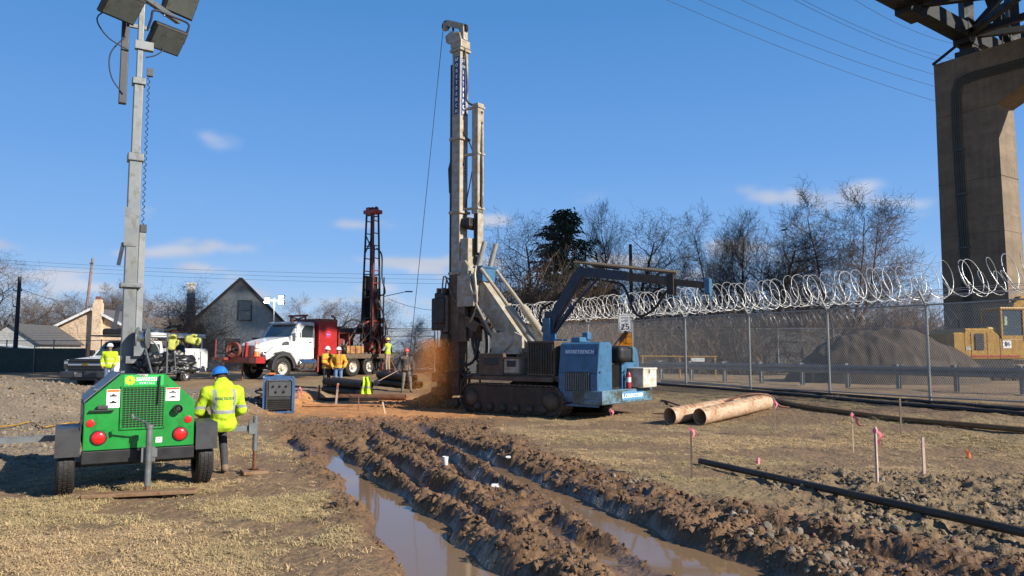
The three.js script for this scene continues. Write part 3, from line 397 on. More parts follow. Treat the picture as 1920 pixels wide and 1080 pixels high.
{
  const oak = { h: 8.6, r: .24, lv: 4, kids: 3, spread: .62, up: .05, clear: .28, arm: .62, wob: .16 }, pop = { h: 11.5, r: .20, lv: 4, kids: 4, spread: .42, up: .13, clear: .2, arm: .36, wob: .08 }, slim = { h: 9.5, r: .13, lv: 3, kids: 4, spread: .5, up: .09, clear: .25, arm: .36, wob: .12, multi: 3, lean: .35 };
  const place = (o, px, pyTop, depth, height, rot, sx = 1) => { const p = at(px, 658, depth), y = H(p.x, p.z) - .1, top = at(px, pyTop, depth).y, s = (top - y) / height * 1.06; return [[p.x, y, p.z], rot, [s * sx, s, s * sx]]; };
  const put1 = (t, px, pyTop, depth, height, rot, sx) => { const [p, r, s] = place(t, px, pyTop, depth, height, rot, sx); put(t, p, r); t.scale.set(...s); return t; };
  const size = (t) => new THREE.Box3().setFromObject(t).max.y;
  const A = treeThing('bare_tree', 'bare spreading tree beside the dark conifer behind the fence', 11, oak, twigDark, 'bare trees along the road'), hA = size(A);
  const B = treeThing('bare_tree', 'slim upright bare tree next to the conifer above the razor wire', 23, pop, twigDark, 'bare trees along the road'), hB = size(B);
  const C = treeThing('bare_tree', 'tall forked bare tree beside the bridge pier', 35, { ...slim, h: 10.5, lv: 4 }, twigM, 'bare trees along the road'), hC = size(C);
  const D = treeThing('bare_tree', 'rounded dark bare tree over the middle of the razor wire', 47, { ...oak, h: 8, kids: 4, up: .08, clear: .2 }, twigDark, 'bare trees along the road'), hD = size(D);
  put1(A, 990, 410, 50, hA, .4, .95); put1(B, 1143, 388, 55, hB, 1.1, .95); put1(C, 1592, 334, 50, hC, .3, 1.15); put1(D, 1452, 402, 52, hD, .8, 1.1);
  const more = [[A, hA, 1192, 400, 52, 2.2, .95, 'bare tree with open fork beside the slim upright tree'], [C, hC, 1345, 392, 54, 1.7, .85, 'bare multi stemmed tree behind the end of the crane boom'], [B, hB, 1385, 400, 53, 2.6, .95, 'upright bare tree between the multi stemmed and the rounded trees'], [D, hD, 1240, 480, 56, 2.9, 1, 'small bare tree behind the middle of the crane boom'], [D, hD, 1515, 455, 57, 4.2, 1, 'low bare tree between the rounded tree and the tall forked tree'], [C, hC, 1700, 520, 62, 1.1, 1, 'low scrubby bare tree beside the shaded face of the pier'], [D, hD, 955, 505, 46, 3.6, 1.2, 'low twisted bare tree rising behind the rig boom'],
    [C, hC, 590, 555, 75, 2, 1.5, 'grey bare tree above the red box of the drilling truck'], [A, hA, 640, 560, 80, 3.3, 1.5, 'faint bare tree behind the drilling truck cab roof'], [A, hA, 735, 558, 68, 5.2, 1.1, 'bare tree between the red derrick and the drill mast'], [D, hD, 775, 590, 62, .4, 1, 'small bare tree behind the gate frame']];
  for (const [t, hh, px, py, dp, rot, sx, lab] of more) { const [p, r, s] = place(t, px, py, dp, hh, rot, sx); dup(t, p, r, lab, 'bare trees along the road', s); }
  const left = [[A, hA, -20, 480, 62, 1, 1.3], [C, hC, 65, 555, 85, .4, 1.7], [D, hD, 120, 545, 88, 2.4, 1.6], [C, hC, 215, 530, 78, 3.1, 1.5], [A, hA, 275, 555, 82, 4, 1.5], [D, hD, 20, 560, 80, 5, 1.6], [C, hC, 160, 560, 95, 1.9, 1.9], [A, hA, 320, 560, 85, 2.2, 1.5], [C, hC, 245, 545, 92, 5.5, 1.7]];
  for (const [t, hh, px, py, dp, rot, sx] of left) { const [p, r, s] = place(t, px, py, dp, hh, rot, sx); dup(t, p, r, 'bare brown tree rising behind the small houses', 'bare trees behind the houses', s); }
  const Y = treeThing('bare_tree', 'dark bare yard tree with low crooked limbs against the grey house', 61, { h: 5.6, r: .2, lv: 4, kids: 4, spread: .72, up: .02, clear: .22, arm: .8, wob: .2, bark: twigDark }, twigDark), hY = size(Y);
  put1(Y, 352, 512, 46.5, hY, 1.3, .95);
  // brown thickets
  const bush = (name, label, seed, n, w, h, m, group) => { const R = rng(seed), S = new Sticks(), t = thing(name, label, 'shrub', [0, 0, 0], 0, group); for (let i = 0; i < n; i++) { let p = V((R() - .5) * w, 0, (R() - .5) * w * .6), d = V((R() - .5) * 1.1, 1, (R() - .5) * 1.1).normalize(), r = .018 + .012 * R(); const k = 5, l = h * (.5 + .6 * R()) / k; for (let q = 0; q < k; q++) { const e = p.clone().addScaledVector(d, l); S.add(p, e, r, r * .75, 3); if (q > 0) for (let z = 0; z < 2; z++) { const dd = d.clone().add(V(R() - .5, R() - .4, R() - .5).multiplyScalar(1.5)).normalize(), e2 = p.clone().addScaledVector(dd, l * (.6 + R())); S.add(p, e2, r * .6, .006, 3); const dd2 = dd.clone().add(V(R() - .5, R() - .5, R() - .5)).normalize(); S.add(e2, e2.clone().addScaledVector(dd2, l * .7), .007, .004, 3); } p = e; r *= .78; d.add(V((R() - .5) * .7, .1 - R() * .35, (R() - .5) * .7)).normalize(); } } obj('stems', S.geo(), m, t); return t; };
  const b1 = bush('brown_thicket', 'dense brown thicket under the conifer behind the fence', 71, 230, 4.2, 3.4, brushM, 'thickets behind the fence'), b2 = bush('brown_thicket', 'low tangled thicket showing through the security fence', 73, 130, 5, 2.3, brushM, 'thickets behind the fence');
  const pb = (px, py, dp, hh) => { const p = at(px, 658, dp), y = H(p.x, p.z) - .1; return [[p.x, y, p.z], (at(px, py, dp).y - y) / hh]; };
  { const [p, s] = pb(1045, 492, 47, 3.4); put(b1, p, .3); b1.scale.set(s * .72, s, s * .7); const [p2, s2] = pb(1230, 600, 45, 2.3); put(b2, p2, .2); b2.scale.setScalar(s2); }
  for (const [px, py, dp, r] of [[985, 515, 48, 1], [1095, 520, 49, 2]]) { const [p, s] = pb(px, py, dp, 3.4); dup(b1, p, r, 'dense brown thicket under the conifer behind the fence', 'thickets behind the fence', [s * .7, s, s * .7]); }
  const low = [[1300, 580, 50], [1380, 578, 52], [1450, 576, 50], [1520, 572, 53], [1590, 575, 52], [1660, 585, 50], [1725, 590, 54], [1180, 575, 50], [1120, 575, 48], [1260, 560, 56], [1350, 585, 46], [1480, 585, 46], [1560, 575, 60], [1640, 560, 62], [1100, 600, 44], [905, 625, 52], [820, 640, 54], [760, 640, 56]];
  low.forEach(([px, py, dp], i) => { const [p, s] = pb(px, py, dp, 2.3); dup(b2, p, i * 1.7, 'low tangled thicket showing through the security fence', 'thickets behind the fence', [s * (1 + .3 * (i % 3)), s, s]); });
  const wide = [[0, 615, 66], [60, 622, 70], [120, 620, 74], [260, 618, 70], [320, 622, 66], [560, 628, 66], [620, 632, 64]];
  wide.forEach(([px, py, dp], i) => { const [p, s] = pb(px, py, dp, 2.3); dup(b2, p, i * 2.3, 'brown hedge thicket behind the houses', 'thickets behind the houses', [s * 1.6, s, s * 1.4]); });
  // conifer
  const R = rng(99), S = new Sticks(), Nd = [], t = thing('conifer_tree', 'dark green conifer towering over the brown thicket', 'tree', [0, 0, 0]), HT = 11;
  S.add(V(0, 0, 0), V(0, HT * .6, 0), .22, .12, 7); S.add(V(0, HT * .6, 0), V(0, HT, 0), .12, .01, 6);
  for (let y = 1.2; y < HT - .1; y += .16) for (let k = 0; k < 4; k++) {
    const a = R() * 6.283, len = (.25 + 3.1 * Math.pow(1 - y / HT, .8)) * (.55 + .6 * R()), d = V(Math.cos(a), .25 - .35 * (1 - y / HT), Math.sin(a)).normalize(), p0 = V(0, y, 0), p1 = p0.clone().addScaledVector(d, len); S.add(p0, p1, .03, .008, 3);
    for (let q = 0; q < 16 + len * 16; q++) { const f = .2 + .8 * R(), c = p0.clone().lerp(p1, f).add(V((R() - .5) * .3, (R() - .62) * .3, (R() - .5) * .3).multiplyScalar(1.2)), e = V(R() - .5, -.25 - R() * .5, R() - .5).normalize().addScaledVector(d, .6).normalize(), s2 = V(R() - .5, R() - .5, R() - .5).cross(e).normalize(), l = .22 + .22 * R(); Nd.push(...c.clone().addScaledVector(s2, .045).toArray(), ...c.clone().addScaledVector(s2, -.045).toArray(), ...c.clone().addScaledVector(e, l).toArray()); }
  }
  obj('trunk', S.geo(), barkM, t); const ng = new THREE.BufferGeometry(); ng.setAttribute('position', new THREE.Float32BufferAttribute(Nd, 3)); ng.computeVertexNormals(); obj('crown', ng, mat('conifer needles', [.035, .060, .030], .9, 0, null, { rm: 0 }), t);
  { const p = at(1062, 658, 51), y = H(p.x, p.z), s = (at(1062, 392, 51).y - y) / HT; put(t, [p.x, y, p.z]); t.scale.set(s * 1.75, s, s * 1.75); }
  // bird
  const bp = at(1470, 431, 46), bird = new THREE.BufferGeometry(); bird.setAttribute('position', new THREE.Float32BufferAttribute([-.42, .16, 0, -.05, .03, .06, -.05, .06, -.1, .12, -.3, .02, .02, .02, .08, .1, .03, -.08], 3)); bird.computeVertexNormals();
  const body = new THREE.SphereGeometry(.07, 10, 6); body.scale(2.6, .9, .9); const bo = obj('bird', [bird, body, new THREE.SphereGeometry(.05, 8, 6).translate(.2, .03, 0), new THREE.ConeGeometry(.05, .2, 5).rotateZ(Math.PI / 2).translate(-.24, 0, 0)], M.rigDark); put(bo, bp.toArray(), .4, 0, .2); tag(bo, 'dark bird gliding in front of the bare trees', 'bird');
}
// ---------------------------------------------------------------- houses, poles, wires
function clap(parent, w, h, z, x0, y0, m, gable = null, step = .19) {   // horizontal siding boards on a wall facing +z; gable(y) gives half width at height y
  for (let y = y0; y < y0 + h - .02; y += step) { const yt = Math.min(y + step, y0 + h), hw = gable ? Math.min(w / 2, gable((y + yt) / 2)) : w / 2; if (hw < .08) continue; obj('siding_board', bx(hw * 2, yt - y + .01, .022, x0, (y + yt) / 2, z + .012, .07), m, parent); }
}
function windowPart(parent, x, y, w, h, z, frame = M.white, ry = 0) { const f = obj('window', [bx(w + .14, .08, .08, x, y + h / 2 + .04, z), bx(w + .18, .07, .12, x, y - h / 2 - .04, z), bx(.08, h, .08, x - w / 2 - .03, y, z), bx(.08, h, .08, x + w / 2 + .03, y, z), bx(w, .045, .05, x, y, z)], frame, parent); obj('pane', bx(w, h, .02, x, y, z - .01), M.glass, f); return f; }
{
  // tan garage
  const p = at(172, 658, 63), g = thing('tan_garage', 'tan gabled house end with a tall flush chimney behind the pickup', 'house', [p.x, H(p.x, p.z), p.z], .1), tan = mat('tan stucco siding', [.70, .53, .37], .9, 0, tGrime, { bump: .004 });
  const w = 6.7, he = 3.1, ha = 4.85;
  obj('wall', [prism([[-w / 2, -.3], [w / 2, -.3], [w / 2, he], [0, ha], [-w / 2, he]], .2), bx(.2, he + .3, 7, -w / 2 + .1, (he - .3) / 2, -3.6), bx(.2, he + .3, 7, w / 2 - .1, (he - .3) / 2, -3.6)], tan, g);
  clap(g, w - .04, ha - .02, .1, 0, 0, tan, (y) => y < he ? w / 2 : (ha - y) / (ha - he) * w / 2, .24);
  obj('chimney', [bx(.72, 5.5, .45, .5, 2.6, .34), bx(.55, .3, .36, .5, 5.5, .34)], tan, g); obj('chimney_cap', bx(.36, .28, .3, .5, 5.77, .34), mat('brick red clay', [.28, .12, .09], .9), g);
  const sl = Math.atan2(ha - he, w / 2), rl = Math.hypot(ha - he, w / 2) + .35; for (const s of [-1, 1]) { obj('roof', bx(rl, .08, 7.6, s * (w / 4 + .12), (ha + he) / 2 + .0, -3.3, 0, 0, -s * sl), mat('grey shingles', [.16, .15, .145], .95), g); obj('fascia', bx(rl, .2, .05, s * (w / 4 + .12), (ha + he) / 2 - .05, .52, 0, 0, -s * sl), M.white, g); }
}
{
  // small white house at the edge
  const p = at(18, 658, 56), g = thing('white_cottage', 'small white gabled cottage beyond the boundary fence', 'house', [p.x, H(p.x, p.z), p.z], .05), w = 4.2, he = 1.9, ha = 3.3, wm = mat('white siding', [.60, .60, .58], .85);
  obj('wall', [prism([[-w / 2, -.3], [w / 2, -.3], [w / 2, he], [0, ha], [-w / 2, he]], .2), bx(.2, he + .3, 6, w / 2 - .1, (he - .3) / 2, -3), bx(.2, he + .3, 6, -w / 2 + .1, (he - .3) / 2, -3)], wm, g); clap(g, w, ha, .1, 0, 0, wm, (y) => y < he ? w / 2 : (ha - y) / (ha - he) * w / 2, .2);
  const sl = Math.atan2(ha - he, w / 2), rl = Math.hypot(ha - he, w / 2) + .3; for (const s of [-1, 1]) obj('roof', bx(rl, .09, 6.4, s * (w / 4 + .1), (ha + he) / 2, -2.9, 0, 0, -s * sl), mat('dark shingles', [.13, .125, .12], .95), g);
  const shed = thing('garden_shed', 'low shed with white roof edge beside the white cottage', 'shed', [p.x + 2.9, H(p.x, p.z), p.z + 2.4], .1); obj('wall', prism([[-1.5, -.2], [1.5, -.2], [1.5, 1.2], [-1.5, 1.7]], 2.2), mat('brown boards', [.30, .22, .15], .9), shed); obj('roof', bx(3.3, .08, 2.5, 0, 1.52, 0, 0, 0, -.165), M.white, shed);
}
{ // orange board fence panels and dark green screen near the cottage
  const a = at(92, 675, 50), f = thing('board_fence', 'short orange brown board fence beside the tan house', 'fence', [a.x, H(a.x, a.z), a.z], .1); for (let k = 0; k < 9; k++) obj('board', bx(.165, 1.5, .025, -.75 + k * .18, .75, (k % 2) * .006), mat('cedar board', [.48 + .03 * (k % 3), .24, .11], .85), f); obj('rail', bx(1.7, .08, .05, 0, 1.2, -.04), M.wood, f);
  const s = thing('screen_fence', 'dark green windscreen fabric on posts beside the pickup', 'fence', onG(-30.2, -45), .06); obj('fabric', bx(9, 1.45, .03, 0, .75, 0), mat('green windscreen', [.055, .075, .06], .85), s); for (let k = 0; k < 4; k++) obj('post', rod([-4.5 + k * 3, 0, .05], [-4.5 + k * 3, 1.75, .05], .035, 6), M.galv, s);
}
{
  // grey house, gable towards us, in the shade of the bridge
  const p = at(446, 658, 51), g = thing('grey_house', 'grey sided two storey house with steep gable behind the white truck', 'house', [p.x, H(p.x, p.z), p.z], .42), sid = mat('grey green siding', [.58, .64, .64], .85, 0, tGrime), w = 6.4, he = 2.9, ha = 6.15, dpt = 8.5;
  obj('wall', [prism([[-w / 2, -.3], [w / 2, -.3], [w / 2, he], [0, ha], [-w / 2, he]], .2), bx(.2, he + .3, dpt, -w / 2 + .1, (he - .3) / 2, -dpt / 2), bx(.2, he + .3, dpt, w / 2 - .1, (he - .3) / 2, -dpt / 2)], sid, g);
  clap(g, w, ha - .05, .1, 0, 0, sid, (y) => y < he ? w / 2 : (ha - y) / (ha - he) * w / 2, .17);
  const sl = Math.atan2(ha - he, w / 2), rl = Math.hypot(ha - he, w / 2) + .5; const shg = mat('pale shingles', [.42, .38, .32], .95, 0, tGrime, { bump: .01 });
  for (const s of [-1, 1]) { obj('roof', bx(rl, .1, dpt + .8, s * (w / 4 + .17), (ha + he) / 2 - .1, -dpt / 2 + .2, 0, 0, -s * sl), shg, g); obj('rake_board', bx(rl, .2, .05, s * (w / 4 + .17), (ha + he) / 2 - .12, .64, 0, 0, -s * sl), mat('brown trim', [.10, .075, .06], .8), g); }
  windowPart(g, .35, 4.05, .8, 1.25, .15, M.darkGrey); windowPart(g, 1.7, 1.6, 1.5, 1.1, .15, M.darkGrey); windowPart(g, -1.9, 1.5, .8, 1.0, .15, M.darkGrey);
  const d = obj('door', [bx(.95, 2.1, .06, -.35, 1.05, .13)], M.darkGrey, g); obj('door_frame', [bx(.1, 2.2, .1, -.9, 1.1, .14), bx(.1, 2.2, .1, .2, 1.1, .14), bx(1.2, .1, .1, -.35, 2.2, .14)], M.white, d);
  obj('chimney', [bx(.55, 3, .55, -3.0, 4.6, -4), bx(.65, .15, .65, -3.0, 6.1, -4)], mat('white chimney', [.55, .54, .52], .9), g); obj('porch_roof', tf(prism([[-1.6, 0], [1.2, 0], [.9, .55], [-1.1, .45]], 1.6), -3.2, 2.5, .2), mat('dark porch shingles', [.08, .075, .07], .9), g);
  for (const x of [-4.4, -2.7]) obj('porch_post', rod([x, 0, .8], [x, 2.5, .8], .06, 6), M.white, g);
  // long low house behind
  const p2 = at(320, 658, 72), l = thing('low_house', 'long low house with brown roof behind the lighting mast', 'house', [p2.x, H(p2.x, p2.z), p2.z], .1); obj('wall', bx(9, 3, 6, 0, 1.4, 0), mat('brown cream siding', [.36, .29, .22], .9), l); obj('roof', tf(prism([[-3.6, 0], [3.6, 0], [0, 1.7]], 9.6), 0, 2.85, 0, 0, Math.PI / 2), mat('brown shingles', [.24, .19, .15], .95), l);
  const p3 = at(905, 658, 85), q = thing('pale_building', 'distant pale flat building seen behind the drill mast', 'building', [p3.x, H(p3.x, p3.z), p3.z], -.1); obj('wall', bx(9, 5.4, 5, 0, 2.6, 0), mat('pale render', [.50, .49, .47], .9), q); obj('roof', bx(9.3, .2, 5.3, 0, 5.4, 0), M.darkGrey, q); for (let k = 0; k < 4; k++) windowPart(q, -3.2 + k * 2.1, 3.9, .9, 1.1, 2.52);
}
{
  const pole = (name, label, px, pyTop, dp, r, m, lean, arms) => { const p = at(px, 658, dp), y = H(p.x, p.z), h = at(px, pyTop, dp).y - y, t = thing(name, label, 'utility pole', [p.x, y, p.z]); obj('shaft', rod([0, -.2, 0], [lean, h, 0], r, 10, r * .7), m, t); for (const [dy, w] of arms) obj('bracket', [bx(w, .07, .07, lean * (h - dy) / h, h - dy, .12), rod([lean * (h - dy) / h - w / 2, h - dy, .12], [lean * (h - dy) / h - w / 2, h - dy + .16, .12], .03, 5), rod([lean * (h - dy) / h + w / 2, h - dy, .12], [lean * (h - dy) / h + w / 2, h - dy + .16, .12], .03, 5)], M.rigDark, t); return t; };
  pole('utility_pole', 'thick dark wooden utility pole by the white cottage', 28, 519, 47, .15, mat('creosote wood', [.045, .04, .045], .9), .05, [[.9, .5], [1.9, .4]]);
  pole('utility_pole', 'leaning pinkish wooden utility pole behind the tan house', 151, 484, 78, .17, mat('faded pole wood', [.34, .22, .18], .9), .8, [[.6, .3]]);
  pole('utility_pole', 'broken topped utility pole among the bare trees', 1187, 458, 55, .17, mat('grey pole wood', [.16, .13, .115], .95), -.1, []);
  const sl = pole('street_light', 'slim pale street light pole behind the red derrick', 717, 520, 58, .07, M.galv, .05, []); obj('lamp_arm', [rod([.05, 5.5, 0], [1.9, 5.9, 0], .03, 5), rb(.6, .1, .22, .05, 2.0, 5.88, 0)], M.galv, sl); sl.userData.category = 'street light';
  const wire = (a, b, sag, r, lab, grp) => { const P = []; for (let i = 0; i <= 14; i++) { const t = i / 14; P.push([lerp(a.x, b.x, t), lerp(a.y, b.y, t) - sag * 4 * t * (1 - t), lerp(a.z, b.z, t)]); } const w = obj('overhead_wire', tube(P, r, 28, 4), M.rigDark); tag(w, lab, 'power line', grp); };
  for (const [x0, y0, x1, y1] of [[1240, -5, 1790, 200], [1300, -5, 1790, 172], [1380, -5, 1790, 150], [1480, -5, 1790, 122], [1490, -8, 1790, 112], [1590, -8, 1790, 82]]) wire(at(x0, y0, 62), at(x1, y1, 84), .6, .022, 'thin black power line crossing the sky towards the pier', 'power lines by the bridge');
  for (const [x0, y0, x1, y1] of [[-20, 486, 1010, 516], [-20, 492, 1010, 525], [-20, 500, 1010, 533]]) wire(at(x0, y0, 79), at(x1, y1, 66), .45, .011, 'thin power line above the house roofs', 'power lines over the houses');
  for (const [x0, y0, d0, x1, y1, d1] of [[28, 537, 47, 151, 568, 78], [28, 540, 47, -30, 545, 40], [151, 572, 78, 330, 582, 70], [728, 560, 60, 840, 582, 62]]) wire(at(x0, y0, d0), at(x1, y1, d1), .3, .016, 'slack service cable strung between the poles', 'service cables');
}
{ // distant portable flood lights, lit
  const p = at(512, 658, 47), t = thing('flood_light', 'distant mast with clusters of lit flood lamps beside the grey house', 'flood light', [p.x, H(p.x, p.z), p.z]); const top = at(512, 556, 47).y - H(p.x, p.z);
  obj('mast', rod([0, 0, 0], [0, top - .1, 0], .035, 6), M.galv, t); obj('cross_arm', bx(1.15, .06, .06, 0, top - .25, 0), M.galv, t);
  const glow = new THREE.MeshStandardMaterial({ name: 'lit lamp face', color: L(.9, .9, .85), emissive: L(1, .95, .8), emissiveIntensity: 4 });
  for (const [x, y] of [[-.52, -.35], [-.35, -.35], [-.52, -.1], [-.35, -.1], [.35, 0], [.55, 0], [.35, -.22], [.55, -.22], [.35, -.42], [.55, -.42]]) { const hd = obj('lamp_head', rb(.2, .16, .18, .03, x, top + y, .02), M.darkGrey, t); if (y < -.3 || x > 0) obj('lamp_face', bx(.12, .08, .02, x, top + y, .13), glow, hd); }
  for (const x of [-.43, .45]) { const l = new THREE.PointLight(L(1, .95, .85), 12); l.position.set(p.x + x, H(p.x, p.z) + top - .35, p.z + .3); l.castShadow = true; scene.add(l); }
}

// ---------------------------------------------------------------- people: bones as tapered capsules, joined smoothly and meshed
function capsule(p, a, b, ra, rb) { const pax = p[0] - a[0], pay = p[1] - a[1], paz = p[2] - a[2], bx_ = b[0] - a[0], by = b[1] - a[1], bz = b[2] - a[2], q = bx_ * bx_ + by * by + bz * bz || 1e-9, h = clamp((pax * bx_ + pay * by + paz * bz) / q); return Math.hypot(pax - bx_ * h, pay - by * h, paz - bz * h) - lerp(ra, rb, h); }
const smin = (a, b, k) => { const h = clamp(.5 + .5 * (b - a) / k); return lerp(b, a, h) - k * h * (1 - h); };
function field(bones, k) { return (p) => { let d = 1e9; for (const b of bones) { const q = b.e ? (Math.hypot((p[0] - b.c[0]) / b.e[0], (p[1] - b.c[1]) / b.e[1], (p[2] - b.c[2]) / b.e[2]) - 1) * Math.min(...b.e) : capsule(p, b[0], b[1], b[2], b[3]); d = d > 1e8 ? q : smin(d, q, b.k ?? k); } return d; }; }
function nets(f, lo, hi, cell, color) {   // surface nets
  const n = [0, 1, 2].map((k) => Math.ceil((hi[k] - lo[k]) / cell) + 1), id = (i, j, k) => (k * n[1] + j) * n[0] + i, v = new Float32Array(n[0] * n[1] * n[2]);
  for (let k = 0; k < n[2]; k++) for (let j = 0; j < n[1]; j++) for (let i = 0; i < n[0]; i++) v[id(i, j, k)] = f([lo[0] + i * cell, lo[1] + j * cell, lo[2] + k * cell]);
  const P = [], ix = new Map(), I = [];
  for (let k = 0; k < n[2] - 1; k++) for (let j = 0; j < n[1] - 1; j++) for (let i = 0; i < n[0] - 1; i++) {
    let x = 0, y = 0, z = 0, c = 0;
    for (let e = 0; e < 12; e++) { const ax = e >> 2, o1 = e & 1, o2 = (e >> 1) & 1, A = [0, 0, 0]; A[(ax + 1) % 3] = o1; A[(ax + 2) % 3] = o2; const B = [...A]; B[ax] = 1; const a = v[id(i + A[0], j + A[1], k + A[2])], b = v[id(i + B[0], j + B[1], k + B[2])]; if ((a < 0) !== (b < 0)) { const t = a / (a - b); x += A[0] + (B[0] - A[0]) * t; y += A[1] + (B[1] - A[1]) * t; z += A[2] + (B[2] - A[2]) * t; c++; } }
    if (c) { ix.set(id(i, j, k), P.length / 3); P.push(lo[0] + (i + x / c) * cell, lo[1] + (j + y / c) * cell, lo[2] + (k + z / c) * cell); }
  }
  for (let k = 1; k < n[2] - 1; k++) for (let j = 1; j < n[1] - 1; j++) for (let i = 1; i < n[0] - 1; i++) for (let ax = 0; ax < 3; ax++) {
    const s = [0, 0, 0]; s[ax] = 1; const a = v[id(i, j, k)], b = v[id(i + s[0], j + s[1], k + s[2])]; if ((a < 0) === (b < 0)) continue;
    const u = [0, 0, 0], w = [0, 0, 0]; u[(ax + 1) % 3] = 1; w[(ax + 2) % 3] = 1; const q = [[0, 0], [1, 0], [1, 1], [0, 1]].map(([p, r]) => ix.get(id(i - u[0] * p - w[0] * r, j - u[1] * p - w[1] * r, k - u[2] * p - w[2] * r))); if (q.some((z) => z === undefined)) continue;
    if (a < 0) I.push(q[0], q[1], q[2], q[0], q[2], q[3]); else I.push(q[0], q[2], q[1], q[0], q[3], q[2]);
  }
  const g = new THREE.BufferGeometry(); g.setAttribute('position', new THREE.Float32BufferAttribute(P, 3)); g.setIndex(I); g.computeVertexNormals();
  if (color) { const C = []; for (let q = 0; q < P.length; q += 3) C.push(...color([P[q], P[q + 1], P[q + 2]])); g.setAttribute('color', new THREE.Float32BufferAttribute(C, 3)); }
  return g;
}
const bounds = (bones, pad = .06) => { const lo = [9, 9, 9], hi = [-9, -9, -9]; for (const b of bones) for (const [p, r] of b.e ? [[b.c, Math.max(...b.e)]] : [[b[0], b[2]], [b[1], b[3]]]) for (let k = 0; k < 3; k++) { lo[k] = Math.min(lo[k], p[k] - r - pad); hi[k] = Math.max(hi[k], p[k] + r + pad); } return [lo, hi]; };
const vcol = new THREE.MeshStandardMaterial({ name: 'skin and cloth', vertexColors: true, roughness: .85, map: tGrime, bumpMap: rep(tBump, 3), bumpScale: .004 });
const SKIN = [.40, .22, .155], add3 = (a, b, s = 1) => [a[0] + b[0] * s, a[1] + b[1] * s, a[2] + b[2] * s], sub3 = (a, b) => [a[0] - b[0], a[1] - b[1], a[2] - b[2]], nrm = (a) => { const l = Math.hypot(...a) || 1; return a.map((v) => v / l); }, crs = (a, b) => [a[1] * b[2] - a[2] * b[1], a[2] * b[0] - a[0] * b[2], a[0] * b[1] - a[1] * b[0]];
function hand(w, d, side, curl, palm = [0, 0, 1]) {   // wrist, direction of the hand, which way the thumb lies, how far the fingers close
  d = nrm(d); const s = nrm(side), pn = nrm(crs(d, s)).map((v) => v * Math.sign(crs(d, s).reduce((t, v, i) => t + v * palm[i], 0) || 1)), B = [];
  for (const t of [-.026, -.009, .009, .026]) B.push(Object.assign([add3(w, s, t * .7), add3(add3(w, d, .085), s, t), .017, .013], { k: .012 }));
  [[.029, .066], [.010, .078], [-.010, .073], [-.028, .058]].forEach(([t, l]) => { let p = add3(add3(w, d, .085), s, t), a = .25 + curl * .3; for (const f of [.42, .32, .26]) { const q = add3(add3(p, d, Math.cos(a) * l * f * 1.15), pn, Math.sin(a) * l * f * 1.15); B.push(Object.assign([p, q, .0095, .0085], { k: .004 })); p = q; a += curl * .75 + .12; } });
  const t0 = add3(add3(w, d, .02), s, .026), t1 = add3(add3(add3(t0, d, .028), s, .03), pn, .012), t2 = add3(add3(add3(t1, d, .03), s, .004), pn, .02 * curl + .006); B.push(Object.assign([t0, t1, .014, .011], { k: .008 }), Object.assign([t1, t2, .0105, .009], { k: .004 })); return B;
}
